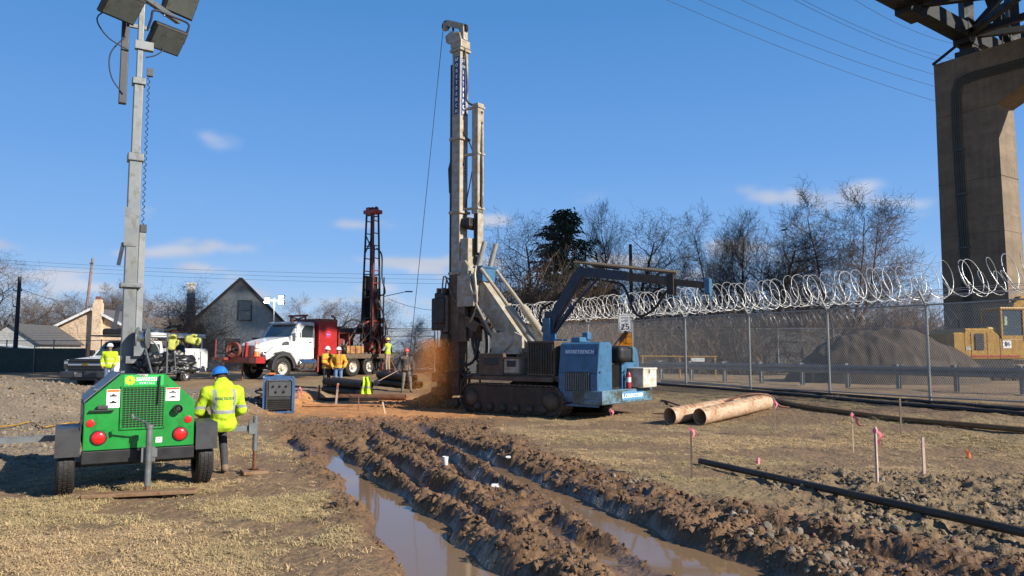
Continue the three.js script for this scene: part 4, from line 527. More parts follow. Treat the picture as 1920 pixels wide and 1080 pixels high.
function person(name, label, c) {   // c: joints J, colours, hat material; local +z is the way the person faces
  const J = c.J, P = thing(name, label, 'person', c.pos, c.ry, c.group), jac = .012;
  const torso = [[J.pelvis, J.waist, .135, .125], [J.waist, J.chest, .130, .15], [add3(J.chest, [.07, .02, 0]), add3(J.chest, [-.07, .02, 0]), .125, .125], [add3(J.shL, [0, 0, 0]), add3(J.shR, [0, 0, 0]), .075, .075], [add3(J.pelvis, [.06, -.03, 0]), add3(J.pelvis, [-.06, -.03, 0]), .115, .115]];
  const arms = [[J.shL, J.elL, .064, .050], [J.elL, J.wrL, .048, .034], [J.shR, J.elR, .064, .050], [J.elR, J.wrR, .048, .034]];
  const legs = [[J.hipL, J.knL, .094, .066], [J.knL, J.anL, .066, .05], [J.hipR, J.knR, .094, .066], [J.knR, J.anR, .066, .05]], feet = [[add3(J.anL, [0, -.035, -.03]), J.toL, .05, .042], [add3(J.anR, [0, -.035, -.03]), J.toR, .05, .042]];
  const all = [...torso, ...arms, ...legs, ...feet, [J.chest, J.neck, .075, .06], [J.neck, add3(J.head, [0, -.06, 0]), .058, .055]], f = field(all, .035), lf = field([...legs], .03), ff = field(feet, .02), af = field(arms, .02), cell = c.cell || .018;
  const bodyC = (p) => { if (ff(p) < .012 && p[1] < Math.max(J.anL[1], J.anR[1]) + .05) return c.boots || [.07, .05, .035]; if (p[1] > J.neck[1] + .0) return SKIN; if (p[1] < J.pelvis[1] + .05 || lf(p) < .005) return c.trousers; return c.shirt; };
  const geos = [nets(f, ...bounds(all), cell, bodyC)];
  // head: skull, jaw, nose, ears, brow; eyes, mouth and hair by colour
  const h = J.head, fw = nrm(c.look || [0, 0, 1]), rt = nrm(crs([0, 1, 0], fw)), upv = crs(fw, rt), o = (x, y, z) => add3(add3(add3(h, rt, x), upv, y), fw, z);
  const hb = [{ c: o(0, .035, -.012), e: [.077, .095, .09] }, { c: o(0, -.05, .018), e: [.058, .065, .066] }, Object.assign([o(0, .018, .083), o(0, -.022, .104), .011, .016], { k: .012 }), Object.assign([o(-.04, .03, .072), o(.04, .03, .072), .012, .012], { k: .015 }), Object.assign([o(.08, .015, -.012), o(.079, -.02, -.006), .014, .011], { k: .006 }), Object.assign([o(-.08, .015, -.012), o(-.079, -.02, -.006), .014, .011], { k: .006 }), Object.assign([o(-.022, -.056, .076), o(.022, -.056, .076), .01, .01], { k: .012 }), [o(0, -.06, -.02), add3(J.neck, [0, 0, 0]), .052, .058], Object.assign([o(0, -.095, .062), o(0, -.09, .05), .022, .022], { k: .02 })];
  const hc = (p) => { const q = sub3(p, h), x = q[0] * rt[0] + q[1] * rt[1] + q[2] * rt[2], y = q[0] * upv[0] + q[1] * upv[1] + q[2] * upv[2], z = q[0] * fw[0] + q[1] * fw[1] + q[2] * fw[2]; if (z > .05 && Math.hypot(Math.abs(x) - .031, (y - .008) * 1.6) < .014) return [.06, .045, .04]; if (z > .07 && Math.abs(x) < .026 && Math.abs(y + .057) < .008) return [.30, .10, .09]; if (c.beard && z > -.01 && y < -.035) return c.beard; if ((y > .01 && z < .045 - (y < .05 ? .05 : 0)) || (z < -.035 && y > -.06)) return c.hair || [.06, .04, .03]; return SKIN; };
  geos.push(nets(field(hb, .03), ...bounds(hb, .03), c.cell ? .007 : .010, hc));
  for (const [w, e, cu, si] of [[J.wrL, J.elL, c.curl ?? .8, [.3, 0, .95]], [J.wrR, J.elR, c.curl ?? .8, [-.3, 0, .95]]]) { const hn = hand(w, sub3(w, e), si, cu, [si[0] > 0 ? -1 : 1, 0, .2]); geos.push(nets(field([...hn, Object.assign([add3(e, sub3(w, e), .8), w, .036, .026], { k: .01 })], .006), ...bounds(hn, .03), c.cell ? .005 : .007, () => c.gloves || SKIN)); }
  obj('body', geos, vcol, P);
  if (c.jacket) {
    const top = c.vest ? [...torso] : [...torso, ...arms.map((a, i) => i % 2 ? [a[0], add3(a[0], sub3(a[1], a[0]), .86), a[2], a[3] + .012] : a)], inf = top.map((b) => Object.assign([b[0], b[1], b[2] + (c.vest ? jac : .026), b[3] + (c.vest ? jac : .026)])); if (c.hood) inf.push(...c.hood);
    const wr = c.vest ? 0 : .012, jf0 = field(inf, .04), jf = (p) => { let d = jf0(p) + wr * (n3(p[0] * 14 + 5, p[1] * 22, p[2] * 14, 3) - .5) + wr * .6 * (n3(p[0] * 34, p[1] * 40, p[2] * 34, 4) - .5); d = Math.max(d, c.hem - p[1]); return c.hood ? d : Math.max(d, p[1] - J.neck[1] - .005); };
    obj(c.vest ? 'vest' : 'jacket', nets(jf, ...bounds(inf, .04), cell * (c.cell ? .75 : 1), (p) => c.jacket(p, af(p) < .045)), vcol, P); P.userData.jf = undefined; c.out && (c.out.jf = jf);
  }
  if (c.hat) {
    const pts = [[0, .115], [.04, .112], [.075, .095], [.1, .06], [.112, .02], [.114, 0], [.135, -.006], [.137, -.012], [.112, -.010], [.108, -.004]]; const g = lathe(pts, 24); const p = g.attributes.position; for (let i = 0; i < p.count; i++) if (p.getY(i) < .001 && p.getZ(i) > .03) p.setZ(i, p.getZ(i) * 1.22); const rid = [-.03, 0, .03].map((x) => tube([[x, .01, -.112], [x, .09, -.07], [x, .118 - Math.abs(x) * .3, 0], [x, .09, .07], [x, .01, .112]], .007, 12, 5));
    const hat = obj('hard_hat', [g, ...rid], c.hat, P); hat.position.set(...o(0, .055, -.008)); hat.quaternion.setFromRotationMatrix(new THREE.Matrix4().makeBasis(V(...rt), V(...upv), V(...fw)));
  }
  return P;
}
function standing(o = {}) {   // joints of someone about 1.78 m tall
  const J = { pelvis: [0, .98, 0], waist: [0, 1.12, .01], chest: [0, 1.33, 0], neck: [0, 1.50, -.01], head: [0, 1.655, .02], shL: [.185, 1.42, -.01], shR: [-.185, 1.42, -.01], elL: [.25, 1.14, -.03], elR: [-.25, 1.14, -.03], wrL: [.25, .90, .06], wrR: [-.25, .90, .06], hipL: [.09, .94, 0], hipR: [-.09, .94, 0], knL: [.11, .52, .02], knR: [-.11, .52, .02], anL: [.12, .10, -.02], anR: [-.12, .10, -.02], toL: [.15, .045, .13], toR: [-.15, .045, .13], ...o }; return J;
}
const LIME = [.48, .68, .02], TAPE = [.30, .31, .30], ORG = [.62, .15, .02], AMBER = [.58, .36, .035];
{
  // on the trailer's outrigger, back to us
  const a = 31 * Math.PI / 180, out = {}; const c = [Math.sin(a), Math.cos(a)];
  const J = { pelvis: [0, .80, -.03], waist: [0, .93, -.05], chest: [0, 1.12, .0], neck: [0, 1.29, .06], head: [.02, 1.425, .11], shL: [.20, 1.21, .02], shR: [-.20, 1.21, .02], elL: [.30, .97, .09], elR: [-.29, .96, .10], wrL: [.17, .86, .30], wrR: [-.16, .86, .31], hipL: [.10, .78, .0], hipR: [-.10, .78, .0], knL: [.13, .72, .44], knR: [-.10, .66, .40], anL: [.12, .28, .40], anR: [-.12, .13, .26], toL: [.14, .22, .54], toR: [-.14, .06, .40] };
  const P = person('person', 'seated worker in lime jacket and blue hard hat on the trailer outrigger', { J, pos: [-4.20, -.02, -10.93], ry: Math.PI + a + .05, look: [.35, -.25, 1], cell: .014, curl: 1, trousers: [.05, .05, .055], shirt: LIME, boots: [.22, .15, .09], gloves: [.07, .06, .05], hat: M.blueHat, hem: .66, out, hood: [Object.assign([[-.075, 1.33, .0], [.075, 1.33, .0], .06, .06], { k: .05 }), Object.assign([[0, 1.30, .06], [0, 1.36, .06], .085, .09], { k: .04 })],
    jacket: (p, arm) => { const [x, y, z] = p; if (arm && Math.abs(x) > .2) { const t = y; if (t > .985 && t < 1.03) return TAPE; return LIME; } if (y > .925 && y < .975) return TAPE; if (y > .975 && z < .08 && Math.abs(Math.abs(x) - .135) < .024 && y < 1.27) return TAPE; return LIME; } });
  // the word across the shoulders, each letter laid on the cloth
  const cols = { M: '101111101111011', O: '111101101101111', R: '110101110101101', E: '111100110100111', T: '111010010010010', N: '111101101101101', C: '111100100100111', H: '101101111101101' }, gs = []; const word = 'MORETRENCH', px = .0068;
  [...word].forEach((ch, i) => { for (let q = 0; q < 15; q++) if (cols[ch][q] === '1') { const x = .125 - (i * 4 + q % 3) * px * .95, y = 1.155 - Math.floor(q / 3) * px * 1.1; let z = -.4; for (let s = 0; s < 80; s++) { const d = out.jf([x, y, z]); if (d < .0015) break; z += Math.max(d * .8, .001); } gs.push(bx(px * 1.02, px * 1.15, .006, x, y, z)); } });
  obj('lettering', gs, mat('dark green print', [.03, .10, .06], .8, 0, null), P);
  const strap = obj('hat_strap', tube([[-.07, 1.39, .02], [0, 1.375, -.005], [.09, 1.39, .03]], .008, 10, 5), M.darkGrey, P);
}
const vestLines = (base, tape) => (p, arm) => { const [x, y] = p; if (arm && Math.abs(x) > .21) return (y > 1.16 && y < 1.21) ? tape : base; if (y > 1.08 && y < 1.14) return tape; if (Math.abs(Math.abs(x) - .1) < .025 && y > 1.1) return tape; return base; };
{
  const g = (px, d) => { const p = at(px, 658, d); return onG(p.x, p.z, -.02); };
  person('person', 'worker in lime jacket and white hard hat standing by the pickup', { J: standing({ wrL: [.2, .98, .16], wrR: [-.22, .94, .12], elL: [.27, 1.15, 0] }), pos: g(206, 29.3), ry: .35, trousers: [.10, .14, .24], shirt: LIME, hat: M.whiteHat, hem: .84, beard: [.16, .13, .11], jacket: (p, arm) => { const y = p[1]; return (y > 1.02 && y < 1.07 || (!arm && y > 1.2 && y < 1.245)) ? [.62, .68, .3] : arm && y < 1.02 ? [.75, .62, .06] : LIME; } });
  person('person', 'worker in orange yellow vest and jeans with white hard hat beside the truck', { J: standing({ elL: [.31, 1.17, -.05], wrL: [.24, .97, .08], elR: [-.31, 1.17, -.05], wrR: [-.24, .97, .08] }), pos: g(635, 31.7), ry: .1, trousers: [.12, .22, .38], shirt: AMBER, hat: M.whiteHat, hem: .92, jacket: vestLines(AMBER, ORG) });
  person('person', 'worker in orange banded jacket and dark trousers turned towards a colleague', { J: standing({ head: [0, 1.65, .03], elL: [.24, 1.15, .06], wrL: [.1, 1.06, .24], elR: [-.24, 1.15, .06], wrR: [-.08, 1.04, .24] }), pos: g(613, 31.9), ry: 1.0, look: [.2, -.1, 1], trousers: [.07, .065, .06], shirt: AMBER, hat: M.whiteHat, hem: .86, jacket: (p, arm) => { const y = p[1]; return (y > 1.06 && y < 1.13) || (y > 1.24 && y < 1.29) ? ORG : y < 1.06 ? [.70, .36, .08] : AMBER; } });
  const bp = at(727, 658, 40.6);
  person('person', 'worker in lime vest and tan trousers at the back of the drilling truck', { J: standing({ elR: [-.27, 1.2, .12], wrR: [-.2, 1.22, .36], elL: [.26, 1.16, .12], wrL: [.18, 1.16, .36] }), pos: [bp.x, .70, bp.z], ry: -2.0, trousers: [.38, .28, .19], shirt: [.42, .42, .44], hat: M.yellowHat, hem: .92, vest: 1, jacket: vestLines(LIME, [.62, .68, .3]) });
  person('person', 'muddy driller in dark clothes and red hard hat with a shovel', { J: standing({ elL: [.27, 1.16, -.02], wrL: [.3, .9, .1], elR: [-.29, 1.15, -.02], wrR: [-.34, .9, .12], hipL: [.1, .94, 0], knL: [.16, .52, .03], anL: [.2, .1, 0], toL: [.25, .045, .13], anR: [-.15, .1, -.02] }), pos: g(762, 30.9), ry: .15, trousers: [.17, .16, .135], shirt: [.045, .042, .04], hat: M.redHat, hem: .88, boots: [.09, .07, .05], gloves: [.12, .1, .08], beard: [.10, .07, .06], jacket: (p, arm) => arm ? [.05, .047, .045] : n3(p[0] * 9, p[1] * 9, p[2] * 9) > .56 ? [.16, .12, .09] : [.065, .058, .052] });
  const q = g(762, 30.9), sh = thing('shovel', 'long handled shovel held by the muddy driller', 'shovel', [q[0] - .36, q[1], q[2] + .12], .15); obj('handle', rod([.04, .92, .08], [-.72, .52, .35], .016, 8), M.stake, sh); obj('blade', tf(prism([[-.11, 0], [.11, 0], [.10, .2], [0, .28], [-.10, .2]], .012), -.72, .52, .35, 0, -.4, 2.1), M.steel, sh);
}
// ---------------------------------------------------------------- lighting tower trailer
{
  const a = 31 * Math.PI / 180, T = thing('light_tower_trailer', 'green lighting tower trailer with tall galvanised mast and flood lamps', 'light tower', [-4.78, 0, -9.72], a);
  const prof = [[-.64, .56], [-.64, 1.14], [-.25, 1.5], [.27, 1.5], [.64, 1.14], [.64, .56]];
  obj('rear_panel', prism(prof, .04, .008), M.green, T);
  const top = prof.map(([x, y]) => [x * .985, y - .004]); obj('canopy', tf(prism(top, 1.75, .01), 0, 0, -.9), mat('grey green canopy', [.10, .13, .125], .5, 0, tGrime), T);
  for (const s of [-1, 1]) { const dr = obj('side_door', bx(.012, .5, 1.5, s * .637, .86, -.9), mat('side door grey', [.16, .19, .18], .5), T); obj('latch', rb(.03, .05, .12, .01, s * .65, .95, -.5), M.steel, dr); }
  const lid = obj('hinge_lid', tf(bx(.52, .012, 1.5), -.448, 1.335, -.9, 0, 0, .745), mat('lid grey', [.17, .20, .20], .45), T); obj('latch', rb(.08, .03, .05, .01, -.5, 1.30, -.3), M.steel, lid); obj('latch', rb(.08, .03, .05, .01, -.5, 1.30, -1.3), M.steel, lid);
  obj('bumper', rb(1.3, .16, .08, .012, 0, .475, -.01), M.black, T);
  // radiator opening with its wire guard
  const rad = obj('radiator', bx(.46, .52, .03, .02, 1.08, .006), mat('dusty radiator core', [.20, .18, .14], .8), T); for (let k = 0; k < 22; k++) obj('radiator_fin', bx(.008, .50, .012, -.2 + k * .0205, 1.08, .026), M.darkGrey, rad);
  const gd = obj('radiator_guard', [bx(.50, .022, .016, .02, 1.345, .036), bx(.50, .022, .016, .02, .815, .036), bx(.02, .55, .016, -.23, 1.08, .036), bx(.02, .55, .016, .27, 1.08, .036)], M.green, T); for (let k = 1; k < 18; k++) obj('guard_wire', rod([-.225, .82 + k * .0291, .043], [.265, .82 + k * .0291, .043], .0042, 5), M.green, gd); for (let k = 1; k < 12; k++) obj('guard_wire', rod([-.225 + k * .041, .82, .036], [-.225 + k * .041, 1.34, .036], .0042, 5), M.green, gd);
  for (const s of [-1, 1]) { const tl = obj('tail_light', tf(wheelX([[0, .035], [.05, .03], [.078, .018], [.082, 0], [0, 0]], 24), s * .47, .715, .022, 0, -Math.PI / 2), M.redLens, T); obj('lamp_bezel', new THREE.TorusGeometry(.083, .012, 8, 28).translate(s * .47, .715, .026), M.rubber, tl); obj('reflector', tf(wheelX([[0, .012], [.045, .01], [.05, 0], [0, 0]], 20), s * .565, .90, .022, 0, -Math.PI / 2), M.redLens, T); }
  const sunr = printMat('rental emblem', 512, 150, (c, w, h) => { c.fillStyle = '#1fab4d'; c.fillRect(0, 0, w, h); c.save(); c.translate(75, 75); c.fillStyle = '#f2d21c'; for (let k = 0; k < 10; k++) { c.rotate(Math.PI / 5); c.beginPath(); c.moveTo(-16, -34); c.quadraticCurveTo(2, -74, 22, -64); c.lineTo(20, -30); c.fill(); } c.beginPath(); c.arc(0, 0, 44, 0, 7); c.fill(); c.fillStyle = '#1fab4d'; c.beginPath(); c.arc(0, 0, 21, 0, 7); c.fill(); c.restore(); c.fillStyle = '#f4f6f2'; c.font = 'bold 72px sans-serif'; c.fillText('SUNRISE', 150, 86); c.font = 'bold 34px sans-serif'; c.fillText('R E N T A L S', 196, 128); });
  plate('rental_emblem', .46, .135, sunr, T, [.02, 1.425, .024]);
  const warn = (bar) => printMat('safety label', 130, 200, (c, w, h) => { c.fillStyle = '#f1f1ec'; c.fillRect(0, 0, w, h); c.fillStyle = bar; c.fillRect(4, 4, w - 8, 26); c.fillStyle = '#222'; for (const y of [45, 118]) { c.fillRect(30, y + 18, 70, 18); c.beginPath(); c.arc(66, y + 20, 16, 0, 7); c.fill(); for (let k = 0; k < 3; k++) c.fillRect(16, y + 46 + k * 7, 95 - k * 18, 3); } });
  plate('safety_label', .15, .23, warn('#c46a1a'), T, [-.325, 1.2, .024]); plate('safety_label', .17, .17, warn('#b3261e'), T, [.365, 1.235, .024]); plate('small_label', .12, .03, warn('#444'), T, [.0, 1.485, .024]); plate('small_label', .075, .07, warn('#999'), T, [.22, .655, .024]);
  obj('plate_lamp', [rb(.12, .05, .05, .012, -.44, 1.095, .06), bx(.27, .012, .07, -.44, 1.06, .055)], M.darkGrey, T); const ex = obj('exhaust_outlet', pipeGeo(.055, .008, .1, 18).translate(.43, 1.045, .06), M.black, T); obj('exhaust_flap', tf(wheelX([[0, .004], [.03, .004], [.03, 0], [0, 0]], 12), .43, 1.045, .09, 0, -Math.PI / 2), M.rubber, ex);
  obj('gas_strut', rod([.2, 1.48, .06], [.19, 1.12, .06], .012, 8), M.black, T);
  // jack at the back on a plank
  const jack = obj('rear_jack', [rod([.08, .12, .30], [.08, .86, .30], .038, 14), rod([.08, .83, .30], [.08, .875, .30], .05, 14)], M.galv, T); obj('jack_leg', [rod([.08, .02, .30], [.08, .3, .30], .028, 12), bx(.22, .012, .16, .08, .035, .30)], M.rusty, jack); obj('crank_handle', [tube([[.08, .88, .30], [.04, .90, .33], [-.08, .97, .40], [-.12, .99, .42]], .012, 14, 6), rod([-.12, .97, .42], [-.13, 1.03, .42], .018, 8)], M.chrome, jack); obj('jack_bracket', [bx(.16, .18, .05, .08, .5, .245), bx(.05, .2, .22, .05, .48, .14), bx(.06, .1, .03, .15, .52, .27)], M.galv, jack);
  obj('chassis', [bx(.1, .1, 2.1, -.4, .42, -1.1), bx(.1, .1, 2.1, .4, .42, -1.1), bx(1.5, .07, .07, 0, .35, -.42), bx(.08, .08, 1.6, 0, .42, -2.7)], M.black, T);
  for (const s of [-1, 1]) {
    const fd = obj('fender', [tf(prism([[-.40, .0], [-.40, .30], [-.36, .345], [.36, .345], [.40, .30], [.40, 0], [.385, 0], [.385, .29], [.35, .33], [-.35, .33], [-.385, .29], [-.385, 0]], .27), s * .80, .50, -.36, 0, Math.PI / 2), bx(.012, .24, .79, s * .668, .74, -.36)], M.darkGrey, T);
    const wh = obj('wheel', wheelX([[.19, -.085], [.20, -.105], [.29, -.105], [.325, -.095], [.338, -.07], [.338, .07], [.325, .095], [.29, .105], [.20, .105], [.19, .085]], 40).translate(s * .81, .338, -.36), M.rubber, T);
    for (let k = 0; k < 30; k++) { const t = k / 30 * 2 * Math.PI; for (const q of [-.05, .0, .05]) obj('tread_block', tf(bx(.036, .012, .05), s * .81 + q, .338 + Math.cos(t + q * 2) * .34, -.36 + Math.sin(t + q * 2) * .34, t + q * 2), M.rubber, wh); }
    obj('rim', [wheelX([[.0, -.02], [.12, -.03], [.19, .02], [.195, .085], [.185, .085], [.175, .03], [.1, .0], [0, .005]], 28).translate(s * .81, .338, -.36), wheelX([[0, -.05], [.05, -.05], [.05, .05], [0, .05]], 12).translate(s * .83, .338, -.36)], M.whiteDirty, wh);
  }
  // outriggers and their jacks
  for (const s of [-1, 1]) { const o = obj('outrigger_bar', bx(s > 0 ? .98 : 1.75, .075, .075, s * (s > 0 ? 1.12 : 1.5), .665, -.77), M.galv, T); }
  const oj = obj('outrigger_jack', [rod([1.60, .33, -.77], [1.60, .84, -.77], .036, 12), bx(.1, .16, .1, 1.56, .66, -.77), bx(.05, .18, .06, 1.52, .68, -.72)], M.galv, T); obj('jack_leg', [rod([1.60, .05, -.77], [1.60, .4, -.77], .027, 10), tf(lathe([[0, .03], [.06, .02], [.07, 0], [0, 0]], 14), 1.6, .06, -.77)], M.rusty, oj); obj('crank_handle', rod([1.6, .86, -.77], [1.5, .90, -.70], .012, 6), M.wood, oj);
  // mast: three nested sections
  const mx = -.12, mz = -1.02; const S = (w, y0, y1, dx = 0, dz = 0) => [rb(w, y1 - y0, w, .012, mx + dx, (y0 + y1) / 2, mz + dz)];
  const m1 = obj('mast_section', S(.165, 1.1, 4.62), M.galv, T); obj('collar', rb(.21, .12, .21, .015, mx, 4.56, mz), M.galv, m1); obj('access_plate', bx(.16, .55, .012, mx - .03, 3.55, mz + .088), M.galv, m1); obj('clamp', rb(.27, .07, .25, .015, mx, 2.72, mz), M.galv, m1); obj('hand_hook', bar([mx - .16, 3.0, mz + .05], [mx - .11, 3.32, mz + .05], .04, .05), M.navy, m1); obj('hand_hook', bar([mx - .18, 2.1, mz + .05], [mx - .13, 2.45, mz + .05], .05, .05), M.navy, m1);
  const m2 = obj('mast_section', S(.125, 4.62, 5.72), M.galv, T); obj('collar', rb(.175, .1, .175, .012, mx, 5.68, mz), M.galv, m2); const m3 = obj('mast_section', S(.082, 5.72, 6.98), M.galv, T);
  obj('cable_tray', rb(.085, 2.2, .10, .01, mx + .13, 2.5, mz - .03), mat('tray grey', [.33, .35, .36], .6), T); obj('cable_tray', rb(.1, 1.45, .1, .01, mx - .2, 6.05, mz), M.darkGrey, T); obj('tray_bracket', bx(.3, .05, .05, mx - .08, 6.5, mz), M.galv, T); obj('junction_box', bx(.24, .12, .1, mx + .05, 6.22, mz + .02), M.galv, T);
  const coilc = []; for (let k = 0; k <= 150; k++) { const t = k / 150; coilc.push([mx + .125 + .016 * Math.cos(k * 1.05), 3.6 + t * 2.2, mz + .02 + .016 * Math.sin(k * 1.05)]); } obj('coiled_cable', tube(coilc, .006, 460, 4), M.navy, T); for (const y of [5.85, 3.55]) obj('cable_clip', bx(.08, .11, .07, mx + .14, y, mz), M.darkGrey, T);
  const wn = obj('winch', [tf(wheelX([[0, -.07], [.15, -.07], [.15, -.055], [.06, -.05], [.06, .05], [.15, .055], [.15, .07], [0, .07]], 26), mx + .17, 1.98, mz + .25, 0, -.3), bx(.14, .22, .2, mx + .13, 1.84, mz + .22), bx(.3, .1, .1, mx + .12, 1.68, mz + .2)], M.galv, T); obj('winch_cable', wheelX([[.06, -.05], [.10, -.05], [.10, .05], [.06, .05]], 22).applyMatrix4(new THREE.Matrix4().makeRotationY(-.3).setPosition(mx + .17, 1.98, mz + .25)), M.steel, wn); obj('winch_handle', tube([[mx + .28, 1.95, mz + .22], [mx + .36, 1.86, mz + .24], [mx + .42, 1.6, mz + .26]], .014, 12, 6), M.galv, wn);
  obj('stay_rod', rod([mx + .2, 1.85, mz + .28], [.12, 1.5, -.12], .014, 6), M.galv, T); obj('stay_rod', rod([mx + .5, 2.05, mz + .1], [.30, 1.5, -.15], .012, 6), M.galv, T); obj('stay_rod', rod([mx + .58, 1.95, mz + .1], [.42, 1.5, -.2], .01, 6), M.galv, T);
  // head: cross bar and four flood lamps
  const bd = [.66, -.75], BP = (t, y) => [mx + bd[0] * t, y, mz + bd[1] * t];
  const hd = obj('cross_bar', [bar(BP(-.85, 6.97), BP(.85, 6.97), .075, .075), bx(.14, .1, .14, mx, 6.95, mz)], M.galv, T);
  const lens = new THREE.MeshPhysicalMaterial({ name: 'flood lamp glass', color: L(.09, .105, .10), roughness: .12, clearcoat: 1, map: tGrime });
  const lamp = (x, y, z, ry, rx) => { const q = new THREE.Group(); q.name = 'flood_lamp'; T.add(q); put(q, [x, y, z], ry, rx); obj('housing', [tf(prism([[-.26, -.2], [.26, -.2], [.26, .2], [-.26, .2]], .10, .02), 0, 0, .12), tf(new THREE.CylinderGeometry(.335, .16, .24, 4, 1).rotateY(Math.PI / 4).scale(1, 1, .8), 0, 0, -.05, Math.PI / 2, 0, 0), rb(.2, .16, .1, .03, 0, .02, -.2)], mat('dark lamp housing', [.035, .034, .03], .6, .2), q); obj('glass', bx(.46, .34, .01, 0, 0, .178), lens, q); obj('yoke', [tube([[-.29, 0, .08], [-.29, .2, .04], [-.29, .3, 0], [0, .32, 0], [.29, .3, 0], [.29, .2, .04], [.29, 0, .08]], .018, 24, 5)], M.navy, q); return q; };
  for (const [t, y, ry, rx] of [[-.5, 6.66, .55, .72], [.5, 6.60, .45, .72], [-.75, 7.32, .6, .5], [.78, 7.28, .5, .5]]) { lamp(...BP(t, y), ry, rx); obj('lamp_post', rod(BP(t, 6.97), BP(t, y > 6.97 ? y - .3 : y + .3), .02, 6), M.galv, T); }
  for (const [A, B, q] of [[BP(-.55, 6.55), [mx - .15, 6.1, mz + .06], -.45], [[mx - .2, 6.3, mz + .06], [mx - .2, 5.45, mz + .06], -.3], [BP(.5, 6.45), [mx + .08, 6.05, mz + .05], .1]]) obj('lamp_cable', tube([A, [lerp(A[0], B[0], .3) + q * .6, lerp(A[1], B[1], .35), lerp(A[2], B[2], .3)], [lerp(A[0], B[0], .7) + q * .5, lerp(A[1], B[1], .75), lerp(A[2], B[2], .7)], B], .010, 18, 5), M.navy, T);
  // gear strapped on the roof
  const n = 40, bg = new THREE.SphereGeometry(1, 90, 48), bp = bg.attributes.position; for (let i = 0; i < bp.count; i++) { const x = bp.getX(i), y = bp.getY(i), z = bp.getZ(i), k = 1 + .6 * (fbm3(x * 2.2 + 3, y * 2.2, z * 2.2, 3, 8) - .5) + .9 * Math.abs(fbm3(x * 3.4, y * 3.4, z * 3.4, 2, 4) - .5) - .25 * Math.abs(fbm3(x * 9, y * 9, z * 9, 2, 6) - .5); bp.setXYZ(i, x * k * .37, Math.max(-.05, y * k * .25 * (x < 0 ? .9 : 1)), z * k * .32); } bg.computeVertexNormals();
  const tarp = obj('black_tarp', bg, mat('crumpled black tarp', [.016, .016, .018], .5, 0, null)); put(tarp, [-4.78 + (.32) * .857 - .8 * .515, 1.545, -9.72 - .32 * .515 - .8 * .857], a); tag(tarp, 'crumpled black tarp bundle lying on the green trailer roof', 'tarp');
  const gb = hand([0, 0, 0], [.1, 1, 0], [1, 0, .2], .5), g2 = hand([.16, .1, .02], [1, -.25, .1], [.2, 1, 0], .7); const gl = obj('work_gloves', [gb, g2].map((q) => nets(field(q.map((b) => Object.assign([b[0], b[1], b[2] + .006, b[3] + .006], { k: b.k })), .008), ...bounds(q, .04), .007)), mat('yellow glove cloth', [.62, .64, .12], .9)); gl.scale.setScalar(1.25); put(gl, [-4.78 + .40 * .857 - .62 * .515, 1.84, -9.72 - .40 * .515 - .62 * .857], a); tag(gl, 'yellow green work gloves hung on the trailer stay rods', 'gloves');
}
{ // plank and pad under the jacks
  const pl = obj('jack_plank', [rb(1.32, .05, .2, .012)], M.wood); put(pl, [-4.58, .05, -9.40], .16, 0, .02); tag(pl, 'weathered plank lying under the rear jack of the green trailer', 'plank');
  const pd = obj('jack_pad', [rb(.36, .05, .34, .01)], M.wood); put(pd, [-3.80, .03, -11.2], .5); tag(pd, 'square wooden pad under the outrigger jack', 'wooden pad');
}

// ---------------------------------------------------------------- wheels for road vehicles
function roadWheel(parent, x, y, z, r, w, rimM, name = 'wheel', dish = 1) {
  const q = obj(name, wheelX([[r * .55, -w * .42], [r * .6, -w / 2], [r * .86, -w / 2], [r * .97, -w * .42], [r, -w * .3], [r, w * .3], [r * .97, w * .42], [r * .86, w / 2], [r * .6, w / 2], [r * .55, w * .42]], 36).translate(x, y, z), M.rubber, parent), s = Math.sign(x);
  obj('rim', [wheelX([[0, s * w * (.2 * dish)], [r * .2, s * w * (.2 * dish)], [r * .34, s * w * (.05 * dish)], [r * .48, s * w * .1], [r * .56, s * w * .44], [r * .53, s * w * .46], [r * .45, s * w * .02], [0, s * w * .0]], 28).translate(x, y, z), wheelX([[0, s * w * .2], [r * .17, s * w * .2], [r * .15, s * w * .5], [0, s * w * .52]], 14).translate(x, y, z)], rimM, q);
  for (let k = 0; k < 8; k++) { const t = k / 8 * 6.283; obj('lug_nut', rod([x + s * w * .18, y + Math.cos(t) * r * .27, z + Math.sin(t) * r * .27], [x + s * w * .30, y + Math.cos(t) * r * .27, z + Math.sin(t) * r * .27], r * .035, 6), M.steel, q); }
  return q;
}
